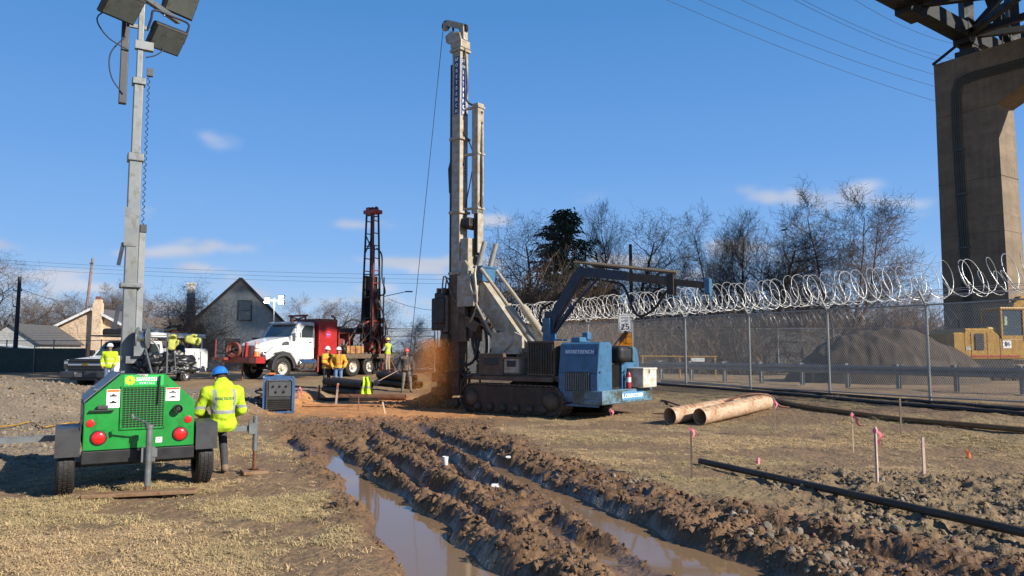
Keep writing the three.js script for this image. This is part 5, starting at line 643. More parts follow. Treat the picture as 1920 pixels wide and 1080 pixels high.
// ---------------------------------------------------------------- drilling truck
{
  const T = thing('drilling_truck', 'white cab drilling truck with red box and tall red derrick at the back', 'truck', [-11.94, .44, -36.58], -33.4 * Math.PI / 180);
  obj('chassis', [bx(.12, .26, 8.2, .45, .88, -3.3), bx(.12, .26, 8.2, -.45, .88, -3.3), bx(2.1, .12, .14, 0, .52, 0), bx(2.1, .12, .14, 0, .52, -4.6), bx(2.1, .12, .14, 0, .52, -5.85)], M.rigDark, T);
  for (const s of [1, -1]) { roadWheel(T, s * 1.02, .52, 0, .52, .3, M.whiteDirty); for (const z of [-4.6, -5.85]) { roadWheel(T, s * 1.05, .52, z, .52, .3, M.whiteDirty); roadWheel(T, s * .72, .52, z, .52, .26, M.whiteDirty); } }
  // hood: lofted from grille to cowl
  const sec = (z, w, y0, y1, yc) => [[-w, y0], [-w, yc], [-w * .82, y1], [w * .82, y1], [w, yc], [w, y0]].map(([x, y]) => [x, y, z]);
  const secs = [sec(1.05, .68, .95, 1.62, 1.45), sec(.95, .78, .92, 1.72, 1.5), sec(.4, .92, 1.05, 1.86, 1.6), sec(-.2, .98, 1.05, 1.98, 1.7), sec(-.55, 1.02, 1.0, 2.04, 1.78)], hp = [];
  for (let i = 0; i < secs.length - 1; i++) for (let k = 0; k < 5; k++) { const a = secs[i][k], b = secs[i][k + 1], c = secs[i + 1][k + 1], d = secs[i + 1][k]; hp.push(...a, ...c, ...b, ...a, ...d, ...c); } const f = secs[0]; for (let k = 1; k < 5; k++) hp.push(...f[0], ...f[k], ...f[k + 1]);
  const hg = new THREE.BufferGeometry(); hg.setAttribute('position', new THREE.Float32BufferAttribute(hp, 3)); hg.computeVertexNormals(); const hood = obj('hood', hg, M.white, T);
  for (const s of [1, -1]) { const arch = []; for (let k = 0; k <= 10; k++) { const t = -.15 + k / 10 * 3.35; arch.push([Math.cos(t) * .70, Math.sin(t) * .70]); } for (let k = 10; k >= 0; k--) { const t = -.15 + k / 10 * 3.35; arch.push([Math.cos(t) * .58, Math.sin(t) * .58]); } obj('wheel_arch', tf(prism(arch, .34), s * 1.06, .56, 0, 0, -Math.PI / 2), M.darkGrey, T); obj('fender', tf(prism([[-.9, 0], [-.72, .35], [-.45, .64], [0, .72], [.5, .64], [.72, .4], [.95, .30], [1.0, .55], [.5, .95], [-.6, 1.05], [-.9, .9]], .3, .03), s * 1.0, .62, 0, 0, -Math.PI / 2), M.white, T); const hl = obj('headlight', tf(new THREE.SphereGeometry(.2, 16, 10).scale(.8, .6, .5), s * .86, 1.22, .88, 0, s * .5), M.glass, T); obj('lamp_lens', tf(new THREE.SphereGeometry(.085, 12, 8), s * .9, 1.22, .95), M.chrome, hl); obj('hood_vent', tf(new THREE.SphereGeometry(1, 14, 8).scale(.02, .1, .26), s * .995, 1.72, -.3, .12, 0, s * .2), M.darkGrey, hood); }
  const gr = obj('grille', bx(1.15, .62, .04, 0, 1.26, 1.06), M.black, T); for (let k = 0; k < 11; k++) obj('grille_bar', rb(.035, .6, .03, .01, -.5 + k * .1, 1.26, 1.09), M.chrome, gr);
  // cab
  const cabP = [[-.5, 1.0], [-.55, 2.05], [-1.02, 2.72], [-1.2, 2.8], [-1.95, 2.8], [-2.02, 2.7], [-2.02, .95], [-.95, .8]].map(([z, y]) => [-z, y]);
  const cab = obj('cab', tf(prism(cabP, 2.14, .05), 0, 0, 0, 0, Math.PI / 2), M.white, T);
  obj('windscreen', tf(bx(1.86, .74, .02), 0, 2.37, -.765, -.62), M.glass, cab); obj('wiper', rod([-.4, 2.1, -.55], [.2, 2.3, -.68], .012, 5), M.black, cab); obj('sun_visor', tf(rb(1.9, .04, .2, .02), 0, 2.77, -.92, .25), M.whiteDirty, cab);
  for (const s of [1, -1]) {
    const d = obj('door', rb(.03, 1.62, 1.05, .012, s * 1.075, 1.78, -1.38), M.white, T); obj('door_window', [tf(prism([[.52, 2.02], [.52, 2.62], [.0, 2.62], [-.46, 2.05], [-.46, 2.02]].map(([z, y]) => [z, y]), .02), s * 1.092, 0, -1.36, 0, Math.PI / 2)], M.glass, d); obj('vent_frame', bx(.02, .62, .035, s * 1.105, 2.32, -1.12), M.white, d); obj('door_handle', rb(.03, .05, .16, .01, s * 1.1, 1.78, -1.72), M.black, d); obj('grab_bar', rod([s * 1.14, 1.5, -1.93], [s * 1.14, 2.3, -1.93], .018, 6), M.chrome, d);
    obj('mirror', [rb(.06, .42, .2, .03, s * 1.36, 2.2, -.72), rod([s * 1.05, 2.35, -.75], [s * 1.36, 2.35, -.72], .014, 5), rod([s * 1.05, 2.05, -.75], [s * 1.36, 2.05, -.72], .014, 5)], M.white, T); obj('side_window_post', bx(.015, .62, .04, s * 1.1, 2.3, -1.93), M.whiteDirty, T);
    const tank = obj('fuel_tank', wheelX([[0, -.55], [.28, -.55], [.31, -.5], [.31, .5], [.28, .55], [0, .55]], 24).applyMatrix4(new THREE.Matrix4().makeRotationY(Math.PI / 2).setPosition(s * .92, .72, -1.55)), M.chrome, T); for (const z of [-.3, .3]) obj('tank_strap', new THREE.TorusGeometry(.315, .018, 5, 24).translate(s * .92, .72, -1.55 + z), M.black, tank); obj('step', bx(.34, .04, 1.0, s * 1.02, .42, -1.5), M.steel, T);
  }
  plate('door_lettering', .8, .5, printMat('red door lettering', 256, 160, (c, w, h) => { c.fillStyle = '#e9e8e4'; c.fillRect(0, 0, w, h); c.strokeStyle = '#b03a3c'; c.lineWidth = 6; c.beginPath(); c.moveTo(36, 62); c.bezierCurveTo(60, 10, 92, 14, 74, 46); c.bezierCurveTo(96, 20, 128, 30, 122, 48); c.bezierCurveTo(150, 16, 172, 34, 168, 50); c.bezierCurveTo(196, 20, 214, 36, 226, 28); c.stroke(); c.lineWidth = 4; c.beginPath(); c.moveTo(30, 80); c.lineTo(222, 66); c.stroke(); c.fillStyle = '#a0686a'; for (const [y, l] of [[100, 180], [116, 150], [132, 170]]) c.fillRect((w - l) / 2, y, l, 5); }), T, [1.094, 1.5, -1.33], Math.PI / 2);
  obj('beacon', lathe([[0, .14], [.05, .12], [.06, 0], [0, 0]], 12).translate(.75, 2.82, -.85), new THREE.MeshPhysicalMaterial({ name: 'amber beacon', color: L(.8, .2, .02), roughness: .2 }), T); obj('beacon_post', rod([.95, 2.1, -.6], [1.15, 2.85, -.5], .015, 5), M.black, T);
  obj('roof_rack', [...[-.55, .55].map((x) => bar([x, 2.8, -1.85], [x, 3.15, -1.85], .07)), bar([-.7, 3.15, -1.85], [.7, 3.15, -1.85], .09), bar([-.55, 2.85, -1.85], [.55, 3.1, -1.85], .06), bar([.55, 2.85, -1.85], [-.55, 3.1, -1.85], .06)], M.redRust, T);
  // front bumper, hose reel, cone
  obj('front_bumper', [rb(2.5, .26, .5, .02, 0, .92, 1.42), bx(2.2, .05, .3, 0, 1.06, 1.2)], M.redRust, T); obj('bumper_end', rb(.5, .28, .52, .02, 1.1, .92, 1.43), M.red, T); obj('bumper_shelf', [bx(.9, .12, .5, -1.1, 1.0, 1.7), bar([-1.4, .9, 1.9], [-1.4, 1.9, 1.9], .06)], M.redRust, T); obj('landing_leg', rod([.2, .0, 1.55], [.2, .9, 1.55], .045, 8), M.rusty, T); obj('tow_hook', new THREE.TorusGeometry(.07, .02, 6, 14).translate(.7, .76, 1.6), M.rigDark, T); obj('winch_frame', [bar([.0, 1.05, 1.25], [.0, 1.75, 1.2], .12), bar([-.35, 1.05, 1.25], [-.35, 1.6, 1.25], .06)], M.red, T);
  const reel = obj('hose_reel', tf(new THREE.TorusGeometry(.27, .10, 8, 24), -.42, 1.42, 1.55, 0, .3), mat('rusty red hose', [.30, .10, .07], .8), T); for (let k = 0; k < 6; k++) obj('hose_turn', tf(new THREE.TorusGeometry(.25 + .02 * k, .028, 6, 24), -.42 + .02 * (k % 2), 1.42, 1.44 + k * .045, 0, .3), k % 2 ? M.redRust : mat('hose orange', [.36, .15, .1], .8), reel); obj('reel_hub', tf(wheelX([[0, -.2], [.07, -.2], [.07, .2], [0, .2]], 12), -.42, 1.42, 1.55, 0, Math.PI / 2 + .3), M.rigDark, reel);
  // red box, deck and drilling gear
  const box = obj('red_box', [rb(2.3, 1.78, 1.25, .03, 0, 1.98, -2.85)], M.red, T); obj('box_top_rail', [bar([1.12, 2.92, -2.3], [1.12, 2.92, -3.45], .08, .14), bar([-1.12, 2.92, -2.3], [-1.12, 2.92, -3.45], .08, .14), bar([-1.1, 2.92, -2.3], [1.1, 2.92, -2.3], .08, .14)], mat('rust brown rail', [.33, .15, .09], .8, 0, tRust), box); plate('round_emblem', .4, .4, printMat('blue emblem', 128, 128, (c) => { c.fillStyle = '#b3171b'; c.fillRect(0, 0, 128, 128); c.strokeStyle = '#5c5fa8'; c.lineWidth = 8; c.beginPath(); c.moveTo(64, 14); c.lineTo(114, 64); c.lineTo(64, 114); c.lineTo(14, 64); c.closePath(); c.stroke(); c.fillStyle = '#5c5fa8'; c.fillRect(22, 52, 84, 24); c.fillStyle = '#a58fb4'; c.fillRect(30, 60, 68, 8); }), box, [1.154, 2.2, -2.85], Math.PI / 2); obj('box_skirt', bx(2.2, .9, .1, 0, .75, -2.25), M.redRust, T);
  obj('deck', [bx(2.4, .16, 4.3, 0, 1.12, -5.6), bx(.1, .24, 4.2, 1.2, 1.08, -5.6), bx(.1, .24, 4.2, -1.2, 1.08, -5.6)], M.rigDirt, T); obj('mudguard', [bx(.66, .06, 1.2, .9, 1.02, -4.62), bx(.66, .06, 1.2, .9, 1.02, -5.88)], M.rigDark, T);
  const R = rng(77), reds = [M.redRust, M.rigDirt, M.rigDark, M.redRust, M.rusty];
  for (const [w, h, d, x, y, z, m, nm] of [[.5, .8, .5, .75, 1.6, -3.85, M.redRust, 'pump'], [.9, .5, .7, 0, 1.5, -4.1, M.rigDark, 'engine_block'], [.4, 1.0, .3, -.6, 1.7, -4.2, M.rigDirt, 'hydraulic_tank'], [.7, .35, .5, .5, 2.15, -4.5, M.redRust, 'valve_block'], [.55, .5, .45, .2, 2.35, -5.1, M.rigDirt, 'gearbox'], [.45, .42, .4, -.5, 2.5, -5.3, M.rigDark, 'control_box'], [.5, .55, .5, .7, 1.55, -6.3, M.redRust, 'winch_drum'], [.35, .9, .4, -.7, 1.7, -6.1, M.redRust, 'side_tank'], [.6, .3, .5, .55, 2.5, -5.9, M.rigDark, 'motor']]) { const q = obj(nm, rb(w, h, d, .05, x, y, z), m, T); obj('flange', tf(wheelX([[0, -.06], [w * .3, -.06], [w * .3, .06], [0, .06]], 14), x + w / 2, y, z), M.rigDark, q); }
  const chest = obj('tool_chest', [rb(.5, .42, 1.25, .03, .95, 1.42, -4.75)], mat('tan wood chest', [.48, .29, .12], .8, 0, tRust), T); for (const z of [-.4, 0, .4]) obj('chest_band', bx(.52, .44, .05, .95, 1.42, -4.75 + z), M.rigDark, chest); obj('chest_end', tf(wheelX([[0, -.1], [.22, -.1], [.22, .1], [0, .1]], 16), .95, 1.42, -4.05, 0, Math.PI / 2), M.rigDark, T);
  for (const [a, b] of [[[1.1, 1.2, -3.6], [1.1, 2.6, -3.6]], [[1.1, 1.2, -4.4], [1.1, 2.35, -4.3]], [[1.1, 2.3, -3.6], [.9, 2.3, -5.4]], [[1.1, 1.9, -5.5], [1.0, 2.8, -5.9]], [[1.1, 1.2, -6.7], [1.0, 2.2, -6.7]], [[.2, 2.0, -4.2], [.6, 3.0, -6.3]], [[1.05, 1.5, -6], [1.05, 2.9, -6.6]], [[-.3, 1.3, -5.4], [-.3, 2.9, -6.6]]]) obj('frame_bar', bar(a, b, .08, .08), M.redRust, T);
  obj('exhaust_stack', [tube([[.6, 2.6, -3.8], [.6, 2.95, -3.8], [.55, 3.12, -3.8], [.35, 3.2, -3.8]], .055, 14, 8), rod([.6, 2.2, -3.8], [.6, 2.65, -3.8], .11, 10)], M.rusty, T);
  for (const p of [[[1.0, 1.6, -4.2], [1.2, 2.5, -4.7], [1.0, 3.0, -5.5], [.6, 2.7, -6.3]], [[.9, 1.5, -5.1], [1.2, 2.3, -5.7], [.9, 2.8, -6.5]], [[.2, 2.4, -4.3], [.7, 3.05, -5], [.9, 2.6, -6.0]], [[1.0, 2.2, -6], [1.25, 1.9, -6.4], [1.0, 1.3, -6.7]]]) obj('hose', tube(p, .035, 26, 6), M.hoseTan, T);
  for (const [x, z, ry] of [[.9, -5.6, .5], [.55, -6.0, .4]]) obj('glare_shield', tf(bx(.04, .6, .26), x, 2.6, z, .5, ry), M.steel, T);
  obj('rear_platform', [bx(2.3, .08, .8, 0, .28, -8.2), bar([.9, .3, -8.2], [.9, 1.1, -7.6], .07), bar([-.9, .3, -8.2], [-.9, 1.1, -7.6], .07)], M.rusty, T); for (const s of [1, -1]) obj('stabiliser_leg', [rod([s * 1.1, .0, -7.45], [s * 1.1, 1.2, -7.45], .08, 10), bx(.4, .05, .4, s * 1.1, .03, -7.45)], M.rusty, T); obj('rear_table', [rb(.5, .9, .5, .04, .5, 1.4, -7.4), rb(.35, .7, .4, .04, 1.0, 1.7, -7.1), rod([.75, .3, -7.3], [.75, 2.7, -7.3], .05, 8)], M.redRust, T); obj('spindle', [rod([0, .1, -7.75], [0, 5.6, -7.75], .07, 10), rb(.5, .5, .5, .06, 0, 2.5, -7.7), rb(.34, .3, .4, .05, .1, 3.1, -7.7)], M.rusty, T);
  // derrick
  const mz = -7.1, D = (x, z, y) => { const t = (y - 1.2) / 8; return [lerp(x * .46, x * .27, t) , y, mz + lerp(z * .34, z * .2, t)]; };
  for (const sx of [-1, 1]) for (const sz of [-1, 1]) obj('derrick_leg', bar(D(sx, sz, 1.1), D(sx, sz, 9.25), .08, .08), sx > 0 && sz > 0 ? M.redRust : M.rigDark, T);
  for (let y = 1.6; y < 9; y += .72) for (const sx of [-1, 1]) obj('derrick_rung', bar(D(sx, -1, y), D(sx, 1, y), .05, .05), M.redRust, T); for (const y of [2, 3.2, 4.4, 5.7, 7.2, 9.1]) for (const sz of [-1, 1]) obj('derrick_tie', bar(D(-1, sz, y), D(1, sz, y), .06, .06), M.rigDark, T);
  for (const [a, b] of [[6.9, 8], [8, 6.9]]) obj('derrick_brace', bar(D(-1, 1, a), D(1, 1, b), .05, .05), M.rigDark, T);
  obj('derrick_shroud', [bx(.12, 3.9, .5, -.34, 3.7, mz), bx(.5, .8, .35, 0, 5.2, mz - .05), bx(.1, 3.6, .4, .12, 3.4, mz - .1), bx(.08, 3.2, .3, .34, 3.3, mz)], M.rigDark, T); obj('feed_cylinder', rod([.2, 1.5, mz + .1], [.2, 7.4, mz + .05], .06, 8), M.rigDark, T); for (const x of [-.12, 0, .1]) obj('hoist_cable', rod([x, 3, mz], [x * .6, 9.2, mz], .012, 5), M.rigDark, T);
  const cr = obj('crown_block', [rb(.95, .22, .62, .04, .02, 9.32, mz), rb(.3, .25, .3, .05, -.28, 9.5, mz)], M.red, T); for (const x of [-.25, 0, .3]) obj('sheave', tf(wheelX([[0, -.03], [.15, -.03], [.13, 0], [.15, .03], [0, .03]], 18), x, 9.48, mz), M.rusty, cr);
  obj('mud_hose', tube([[.35, 7.2, mz], [.62, 6.9, mz - .1], [.68, 5.5, mz - .15], [.85, 4.6, mz - .2], [.45, 4.5, mz - .2]], .045, 30, 7), M.hose, T); obj('mud_hose', tube([[.5, 4.2, mz - .1], [.75, 3.4, mz - .2], [.95, 2.4, mz - .2], [.8, 1.6, mz]], .04, 26, 6), M.hoseTan, T);
  // traffic cone on the bumper
  const cone = thing('traffic_cone', 'orange traffic cone with white bands on the truck bumper', 'traffic cone', [0, 0, 0]); obj('body', lathe([[.0, .72], [.03, .72], [.15, .03], [.19, .03], [.19, 0], [0, 0]], 20), M.orange, cone); obj('white_band', lathe([[.066, .56], [.092, .42]], 20), M.white, cone); obj('white_band', lathe([[.108, .34], [.122, .26]], 20), M.white, cone); const cp = T.localToWorld ? (T.updateMatrixWorld(true), T.localToWorld(V(.95, 1.09, 1.36))) : null; put(cone, cp.toArray(), 0, 0, .05);
}
// ---------------------------------------------------------------- service pickup
{
  const T = thing('service_pickup', 'white service body pickup with dark grille behind the green trailer', 'pickup truck', [-17.1, .24, -31.6], -10.5 * Math.PI / 180); T.scale.setScalar(1.08);
  const side = [[1.0, .62], [1.02, .98], [.92, 1.12], [-.35, 1.22], [-1.05, 1.80], [-1.25, 1.86], [-2.05, 1.84], [-2.2, 1.25], [-2.2, .5], [-.45, .5], [-.40, .75], [-.1, .86], [.15, .86], [.42, .75], [.48, .55]].map(([z, y]) => [-z, y]);
  obj('body', tf(prism(side, 1.92, .05), 0, 0, 0, 0, Math.PI / 2), M.white, T);
  obj('windscreen', tf(bx(1.6, .80, .02), 0, 1.53, -.69, -.88), M.glass, T); obj('bonnet_bulge', tf(rb(1.0, .1, 1.1, .05), 0, 1.15, .35, .08), M.white, T);
  const gr = obj('grille', [bx(1.5, .46, .06, 0, .92, 1.03)], M.black, T); obj('grille_bar', rb(1.5, .09, .05, .02, 0, .93, 1.075), M.chrome, gr); obj('badge', tf(bx(.26, .09, .02), 0, .935, 1.105), mat('gold badge', [.35, .25, .07], .4, .5), gr); for (const y of [.78, .84, 1.02, 1.08]) obj('grille_slat', bx(1.46, .02, .03, 0, y, 1.07), M.darkGrey, gr);
  obj('front_bumper', [rb(1.95, .24, .26, .04, 0, .55, 1.1), bx(1.2, .1, .2, 0, .40, 1.08)], M.darkGrey, T); obj('licence_plate', bx(.32, .16, .012, -.15, .56, 1.24), M.whiteDirty, T);
  for (const s of [1, -1]) {
    const hl = obj('headlight', rb(.24, .34, .12, .03, s * .84, .93, 1.0), M.glass, T); obj('lamp_lens', bx(.16, .1, .02, s * .84, 1.0, 1.062), M.chrome, hl); roadWheel(T, s * .84, .39, .0, .39, .26, M.steel); roadWheel(T, s * .84, .39, -3.75, .39, .26, M.steel);
    const d = obj('door', rb(.02, .68, 1.15, .01, s * .962, .86, -1.1), M.white, T); obj('door_handle', rb(.03, .04, .16, .01, s * .98, 1.12, -1.5), M.black, d); obj('side_window', tf(prism([[1.92, 1.27], [1.86, 1.72], [1.25, 1.74], [.62, 1.27]], .02), s * .962, 0, 0, 0, Math.PI / 2), M.glass, T); obj('mirror', rb(.2, .24, .14, .04, s * 1.12, 1.36, -.6), M.black, T); obj('wheel_flare', tf(new THREE.TorusGeometry(.46, .05, 6, 20, Math.PI), s * .955, .42, .02, 0, Math.PI / 2), M.white, T);
  }
  const sb = obj('service_body', [rb(2.05, .62, 2.75, .02, 0, 1.24, -3.75), ...[1, -1].flatMap((s) => [bx(.4, .45, .75, s * .82, .73, -2.75), bx(.4, .45, .75, s * .82, .73, -4.75)])], M.white, T); for (const z of [-2.72, -3.75, -4.78]) { const dr = obj('locker_door', rb(.02, z === -3.75 ? .42 : .8, .8, .01, 1.03, z === -3.75 ? 1.28 : 1.08, z), M.white, sb); obj('latch', bx(.02, .09, .06, 1.045, 1.1, z + .28), M.darkGrey, dr); obj('hinge', bx(.02, .6, .02, 1.042, 1.1, z - .4), M.darkGrey, dr); }
  obj('wheel_arch', tf(new THREE.TorusGeometry(.46, .035, 6, 20, Math.PI), 1.03, .42, -3.75, 0, Math.PI / 2), M.darkGrey, T); obj('rear_bumper', rb(2.0, .2, .22, .03, 0, .6, -5.2), M.black, T); obj('chassis', bx(1.0, .16, 6.0, 0, .5, -2.2), M.rigDark, T);
  const rack = obj('ladder_rack', [...[[-.9, -2.5], [.9, -2.5], [-.9, -4.9], [.9, -4.9]].map(([x, z]) => rod([x, 1.5, z], [x, 2.02, z], .025, 6)), ...[-.9, .9].map((x) => rod([x, 2.04, -.4], [x, 2.04, -5.2], .028, 6)), ...[-.5, -2.5, -4.9].map((z) => rod([-.95, 2.06, z], [.95, 2.06, z], .025, 6))], M.white, T);
  obj('rack_load', [rb(.3, .12, 4.6, .04, .75, 2.14, -2.9)], M.white, T); obj('yellow_level', tf(bx(.12, .07, 1.5), .3, 2.32, -3.1, .14), M.yellow, T); obj('orange_jug', rb(.22, .26, .22, .06, .45, 2.2, -3.6), M.orange, T); obj('roof_cargo', [rb(1.2, .3, 1.1, .1, -.2, 2.2, -1.2), bx(1.7, .05, 1.5, -.2, 2.05, -1.1)], M.rigDark, T); obj('light_bar', bx(1.1, .22, .5, .1, 2.25, -2.3), M.whiteDirty, T);
}
// ---------------------------------------------------------------- tracked drill rig
{
  const T = thing('drill_rig', 'blue and cream tracked drilling rig with very tall lettered mast', 'drill rig', [3.0, 0, -20.26], -129.7 * Math.PI / 180);
  const hose = (pts, r = .03, m = M.hose, n = 30) => obj('hydraulic_hose', tube(pts, r, n, 6), m, T);
  // tracks
  for (const s of [1, -1]) {
    const out = []; for (let k = 0; k <= 12; k++) { const t = -Math.PI / 2 + k / 12 * Math.PI; out.push([4.4 + Math.cos(t) * .40, .43 + Math.sin(t) * .40]); } for (let k = 0; k <= 12; k++) { const t = Math.PI / 2 + k / 12 * Math.PI; out.push([1.5 + Math.cos(t) * .40, .43 + Math.sin(t) * .40]); }
    const tr = obj('track', tf(prism(out.map(([z, y]) => [-z, y]), .40, .02), s * 1.05, 0, 0, 0, Math.PI / 2), M.rigDark, T);
    const Lp = 2 * 2.9 + 2 * Math.PI * .43, n = 46; for (let k = 0; k < n; k++) { let u = k / n * Lp, z, y, rx; if (u < 2.9) { z = 1.5 + u; y = .015; rx = 0; } else if (u < 2.9 + Math.PI * .43) { const t = (u - 2.9) / .43 - Math.PI / 2; z = 4.4 + Math.cos(t) * .42; y = .43 + Math.sin(t) * .42; rx = -t - Math.PI / 2; } else if (u < 5.8 + Math.PI * .43) { z = 4.4 - (u - 2.9 - Math.PI * .43); y = .85; rx = Math.PI; } else { const t = (u - 5.8 - Math.PI * .43) / .43 + Math.PI / 2; z = 1.5 + Math.cos(t) * .42; y = .43 + Math.sin(t) * .42; rx = -t - Math.PI / 2; } obj('track_shoe', tf(bx(.5, .035, .15), s * 1.05, y, z, rx), M.rigDirt, tr); }
    for (let k = 0; k < 6; k++) obj('roller', wheelX([[0, -.24], [.12, -.24], [.12, .24], [0, .24]], 14).translate(s * 1.05, .2, 1.75 + k * .48), M.rigDirt, tr); for (const z of [1.5, 4.4]) obj('sprocket', wheelX([[0, -.25], [.12, -.25], [.14, -.22], [.27, -.215], [.27, .215], [.14, .22], [.12, .25], [0, .25]], 18).translate(s * 1.05, .43, z), M.rigDirt, tr);
  }
  obj('undercarriage', [rb(1.8, .4, 2.2, .05, 0, .62, 2.95), lathe([[0, 1.0], [.7, 1.0], [.7, .75], [0, .75]], 28).translate(0, 0, 2.9)], M.rigDirt, T);
  obj('deck_frame', [rb(2.3, .16, 4.4, .03, 0, 1.05, 2.5), bx(.1, .12, 2.9, 1.2, 1.02, 2.9)], M.rigDirt, T);
  // rear: counterweight, hoods, engine
  const cw = obj('counterweight', tf(prism([[-1.3, -.15], [1.28, -.15], [1.28, .75], [-1.3, .75]], .36, .02), 0, .60, 0, Math.PI / 2), paint('blue rusty paint', [.15, .30, .45], .55, rep(tRust, .6), .1), T);
  plate('maker_name', 1.15, .24, printMat('counterweight lettering', 420, 90, (c, w, h) => { c.fillStyle = '#5484a8'; c.fillRect(0, 0, w, h); c.fillStyle = '#eef0ee'; c.font = 'bold 56px sans-serif'; c.fillText('COMACCHIO', 52, 66, 350); c.fillRect(8, 22, 12, 46); c.fillRect(8, 56, 30, 12); }), cw, [-.25, .61, -.156], Math.PI);
  const hoodP = [[.55, .5], [1.1, .42], [1.2, .46], [1.25, .6], [1.25, 1.15], [1.14, 1.98], [1.06, 2.03], [.62, 2.03], [.55, 1.95]];
  const hood = obj('engine_hood', tf(prism(hoodP, 1.26, .02), 0, 0, .63), M.rigBlue, T); obj('hood_skirt', [tf(prism([[-.62, 0], [.62, 0], [.62, .2], [.5, .2]].map(([a, b]) => [a, b]), .02), 1.2, .35, .62, 0, Math.PI / 2)], M.rigBlue, hood);
  plate('company_name', .98, .17, printMat('company lettering', 420, 74, (c, w, h) => { c.fillStyle = '#3c6896'; c.fillRect(0, 0, w, h); c.fillStyle = '#e6e6e0'; c.font = 'bold 58px sans-serif'; c.textAlign = 'center'; c.fillText('MORETRENCH', w / 2, 58, 400); }), T, [1.196, 1.78, .60], Math.PI / 2, 0, .004, 0).rotation.set(-.135, Math.PI / 2, 0, 'YXZ');
  const lv = obj('louvre', bx(.02, .5, .78, 1.252, 1.0, .62), M.black, hood); for (let k = 0; k < 13; k++) obj('louvre_slat', bx(.02, .46, .022, 1.262, 1.0, .27 + k * .058), mat('pale slat', [.26, .28, .27], .6), lv); obj('hood_seam', bx(.008, .012, 1.2, 1.253, 1.22, .63), M.black, hood); for (const y of [.72, 1.25]) for (const x of [1.2]) obj('door_hinge', rb(.05, .05, .03, .01, x - .03, y, -.012), M.black, hood); obj('hood_knob', tf(new THREE.SphereGeometry(.025, 10, 8), 1.262, .72, 1.05), M.steel, hood);
  obj('engine_bay', [bx(.9, 1.05, .9, .1, 1.3, .62)], M.rigDark, T); const rd = obj('oil_cooler', bx(.42, .66, .05, .28, 1.14, .12), mat('cooler brass', [.24, .21, .14], .7), T); for (let k = 0; k < 10; k++) obj('cooler_fin', bx(.016, .64, .02, .10 + k * .04, 1.14, .085), M.rigDark, rd);
  obj('muffler', [tf(rb(.62, .44, .46, .14), .05, 1.72, .06)], mat('sooty muffler', [.02, .02, .022], .8), T); obj('muffler_end', rb(.1, .42, .44, .1, -.29, 1.70, .04), mat('faded teal paint', [.10, .22, .26], .6), T); obj('exhaust_pipe', pipeGeo(.065, .01, .62, 18).applyMatrix4(new THREE.Matrix4().makeRotationFromEuler(new THREE.Euler(1.1, .55, 0)).setPosition(-.02, 2.08, .1)), M.rusty, T); obj('blue_post', bx(.16, .95, .5, -.12, 1.22, .32), M.rigBlue, T);
  const rh = obj('side_hood', tf(prism([[-1.15, .78], [-.35, .78], [-.35, 1.9], [-.95, 1.9], [-1.02, 1.85], [-1.15, 1.3]], 1.2, .02), 0, 0, .75), M.rigBlue, T); for (let k = 0; k < 3; k++) obj('vent_slot', bx(.3, .035, .02, -.62, 1.66 + k * .07, .142), M.white, rh);
  const tb = obj('tool_box', rb(.74, .5, .48, .03, -.82, 1.05, -.12), M.whiteDirty, T); obj('box_lid', rb(.77, .06, .51, .02, -.82, 1.31, -.12), M.whiteDirty, tb); obj('latch', bx(.05, .1, .02, -.75, 1.24, -.37), M.steel, tb);
  const fe = thing('fire_extinguisher', 'red fire extinguisher with white band on the rig counterweight', 'fire extinguisher', [0, 0, 0]); obj('cylinder', lathe([[0, 0], [.065, 0], [.07, .02], [.07, .36], [.04, .43], [.02, .45], [0, .45]], 18), M.red, fe); obj('label_band', lathe([[.0715, .17], [.0715, .30]], 18), M.white, fe); obj('valve', [rod([0, .45, 0], [0, .52, 0], .02, 8), bx(.03, .03, .14, 0, .52, .03)], M.rigDark, fe); T.updateMatrixWorld(true); put(fe, T.localToWorld(V(-.17, .79, -.06)).toArray());
  // deck boxes and valve bank
  for (const [nm, w, h, d, x, y, z, m] of [['valve_cabinet', .7, .62, .95, .85, 1.42, 3.7, M.rigDirt], ['battery_box', .6, .5, .55, .88, 1.38, 2.95, M.rigCream], ['cooler_cabinet', .75, .95, .95, .8, 1.6, 1.9, M.rigDirt], ['hydraulic_tank', .8, .8, 1.4, -.75, 1.52, 2.2, M.rigCream], ['fuel_tank', .8, .6, 1.2, -.75, 1.42, 3.7, M.rigCream]]) { const q = obj(nm, rb(w, h, d, .03, x, y, z), m, T); if (x > 0) { obj('recess', rb(.02, h * .35, d * .6, .01, x + w / 2, y + h * .12, z), M.black, q); for (const e of [1, -1]) obj('edge_frame', bx(.02, .05, d, x + w / 2 + .004, y + e * (h / 2 - .03), z), M.rigDirt, q); } }
  for (let k = 0; k < 10; k++) obj('cooler_slat', bx(.02, .84, .03, 1.19, 1.6, 1.5 + k * .088), M.rigDark, T);
  const vb = obj('winch_bracket', [tf(prism([[-.55, 0], [.6, 0], [.6, .5], [.3, .62], [-.55, .62]], .1), .95, 1.72, 3.3, 0, Math.PI / 2), bx(.5, .06, 1.1, .8, 1.74, 3.3)], M.rigCream, T); obj('winch_drum', tf(wheelX([[0, -.3], [.13, -.3], [.13, .3], [0, .3]], 16), .85, 2.12, 3.2, 0, Math.PI / 2), M.rigCream, vb); hose([[.95, 2.1, 3.0], [1.05, 1.9, 3.2], [.95, 1.75, 3.5], [.8, 1.85, 3.8]], .018, M.rigCream);
  // boom that carries the mast
  const B0 = [0, 1.35, 3.0], B1 = [0, 3.75, 5.25];
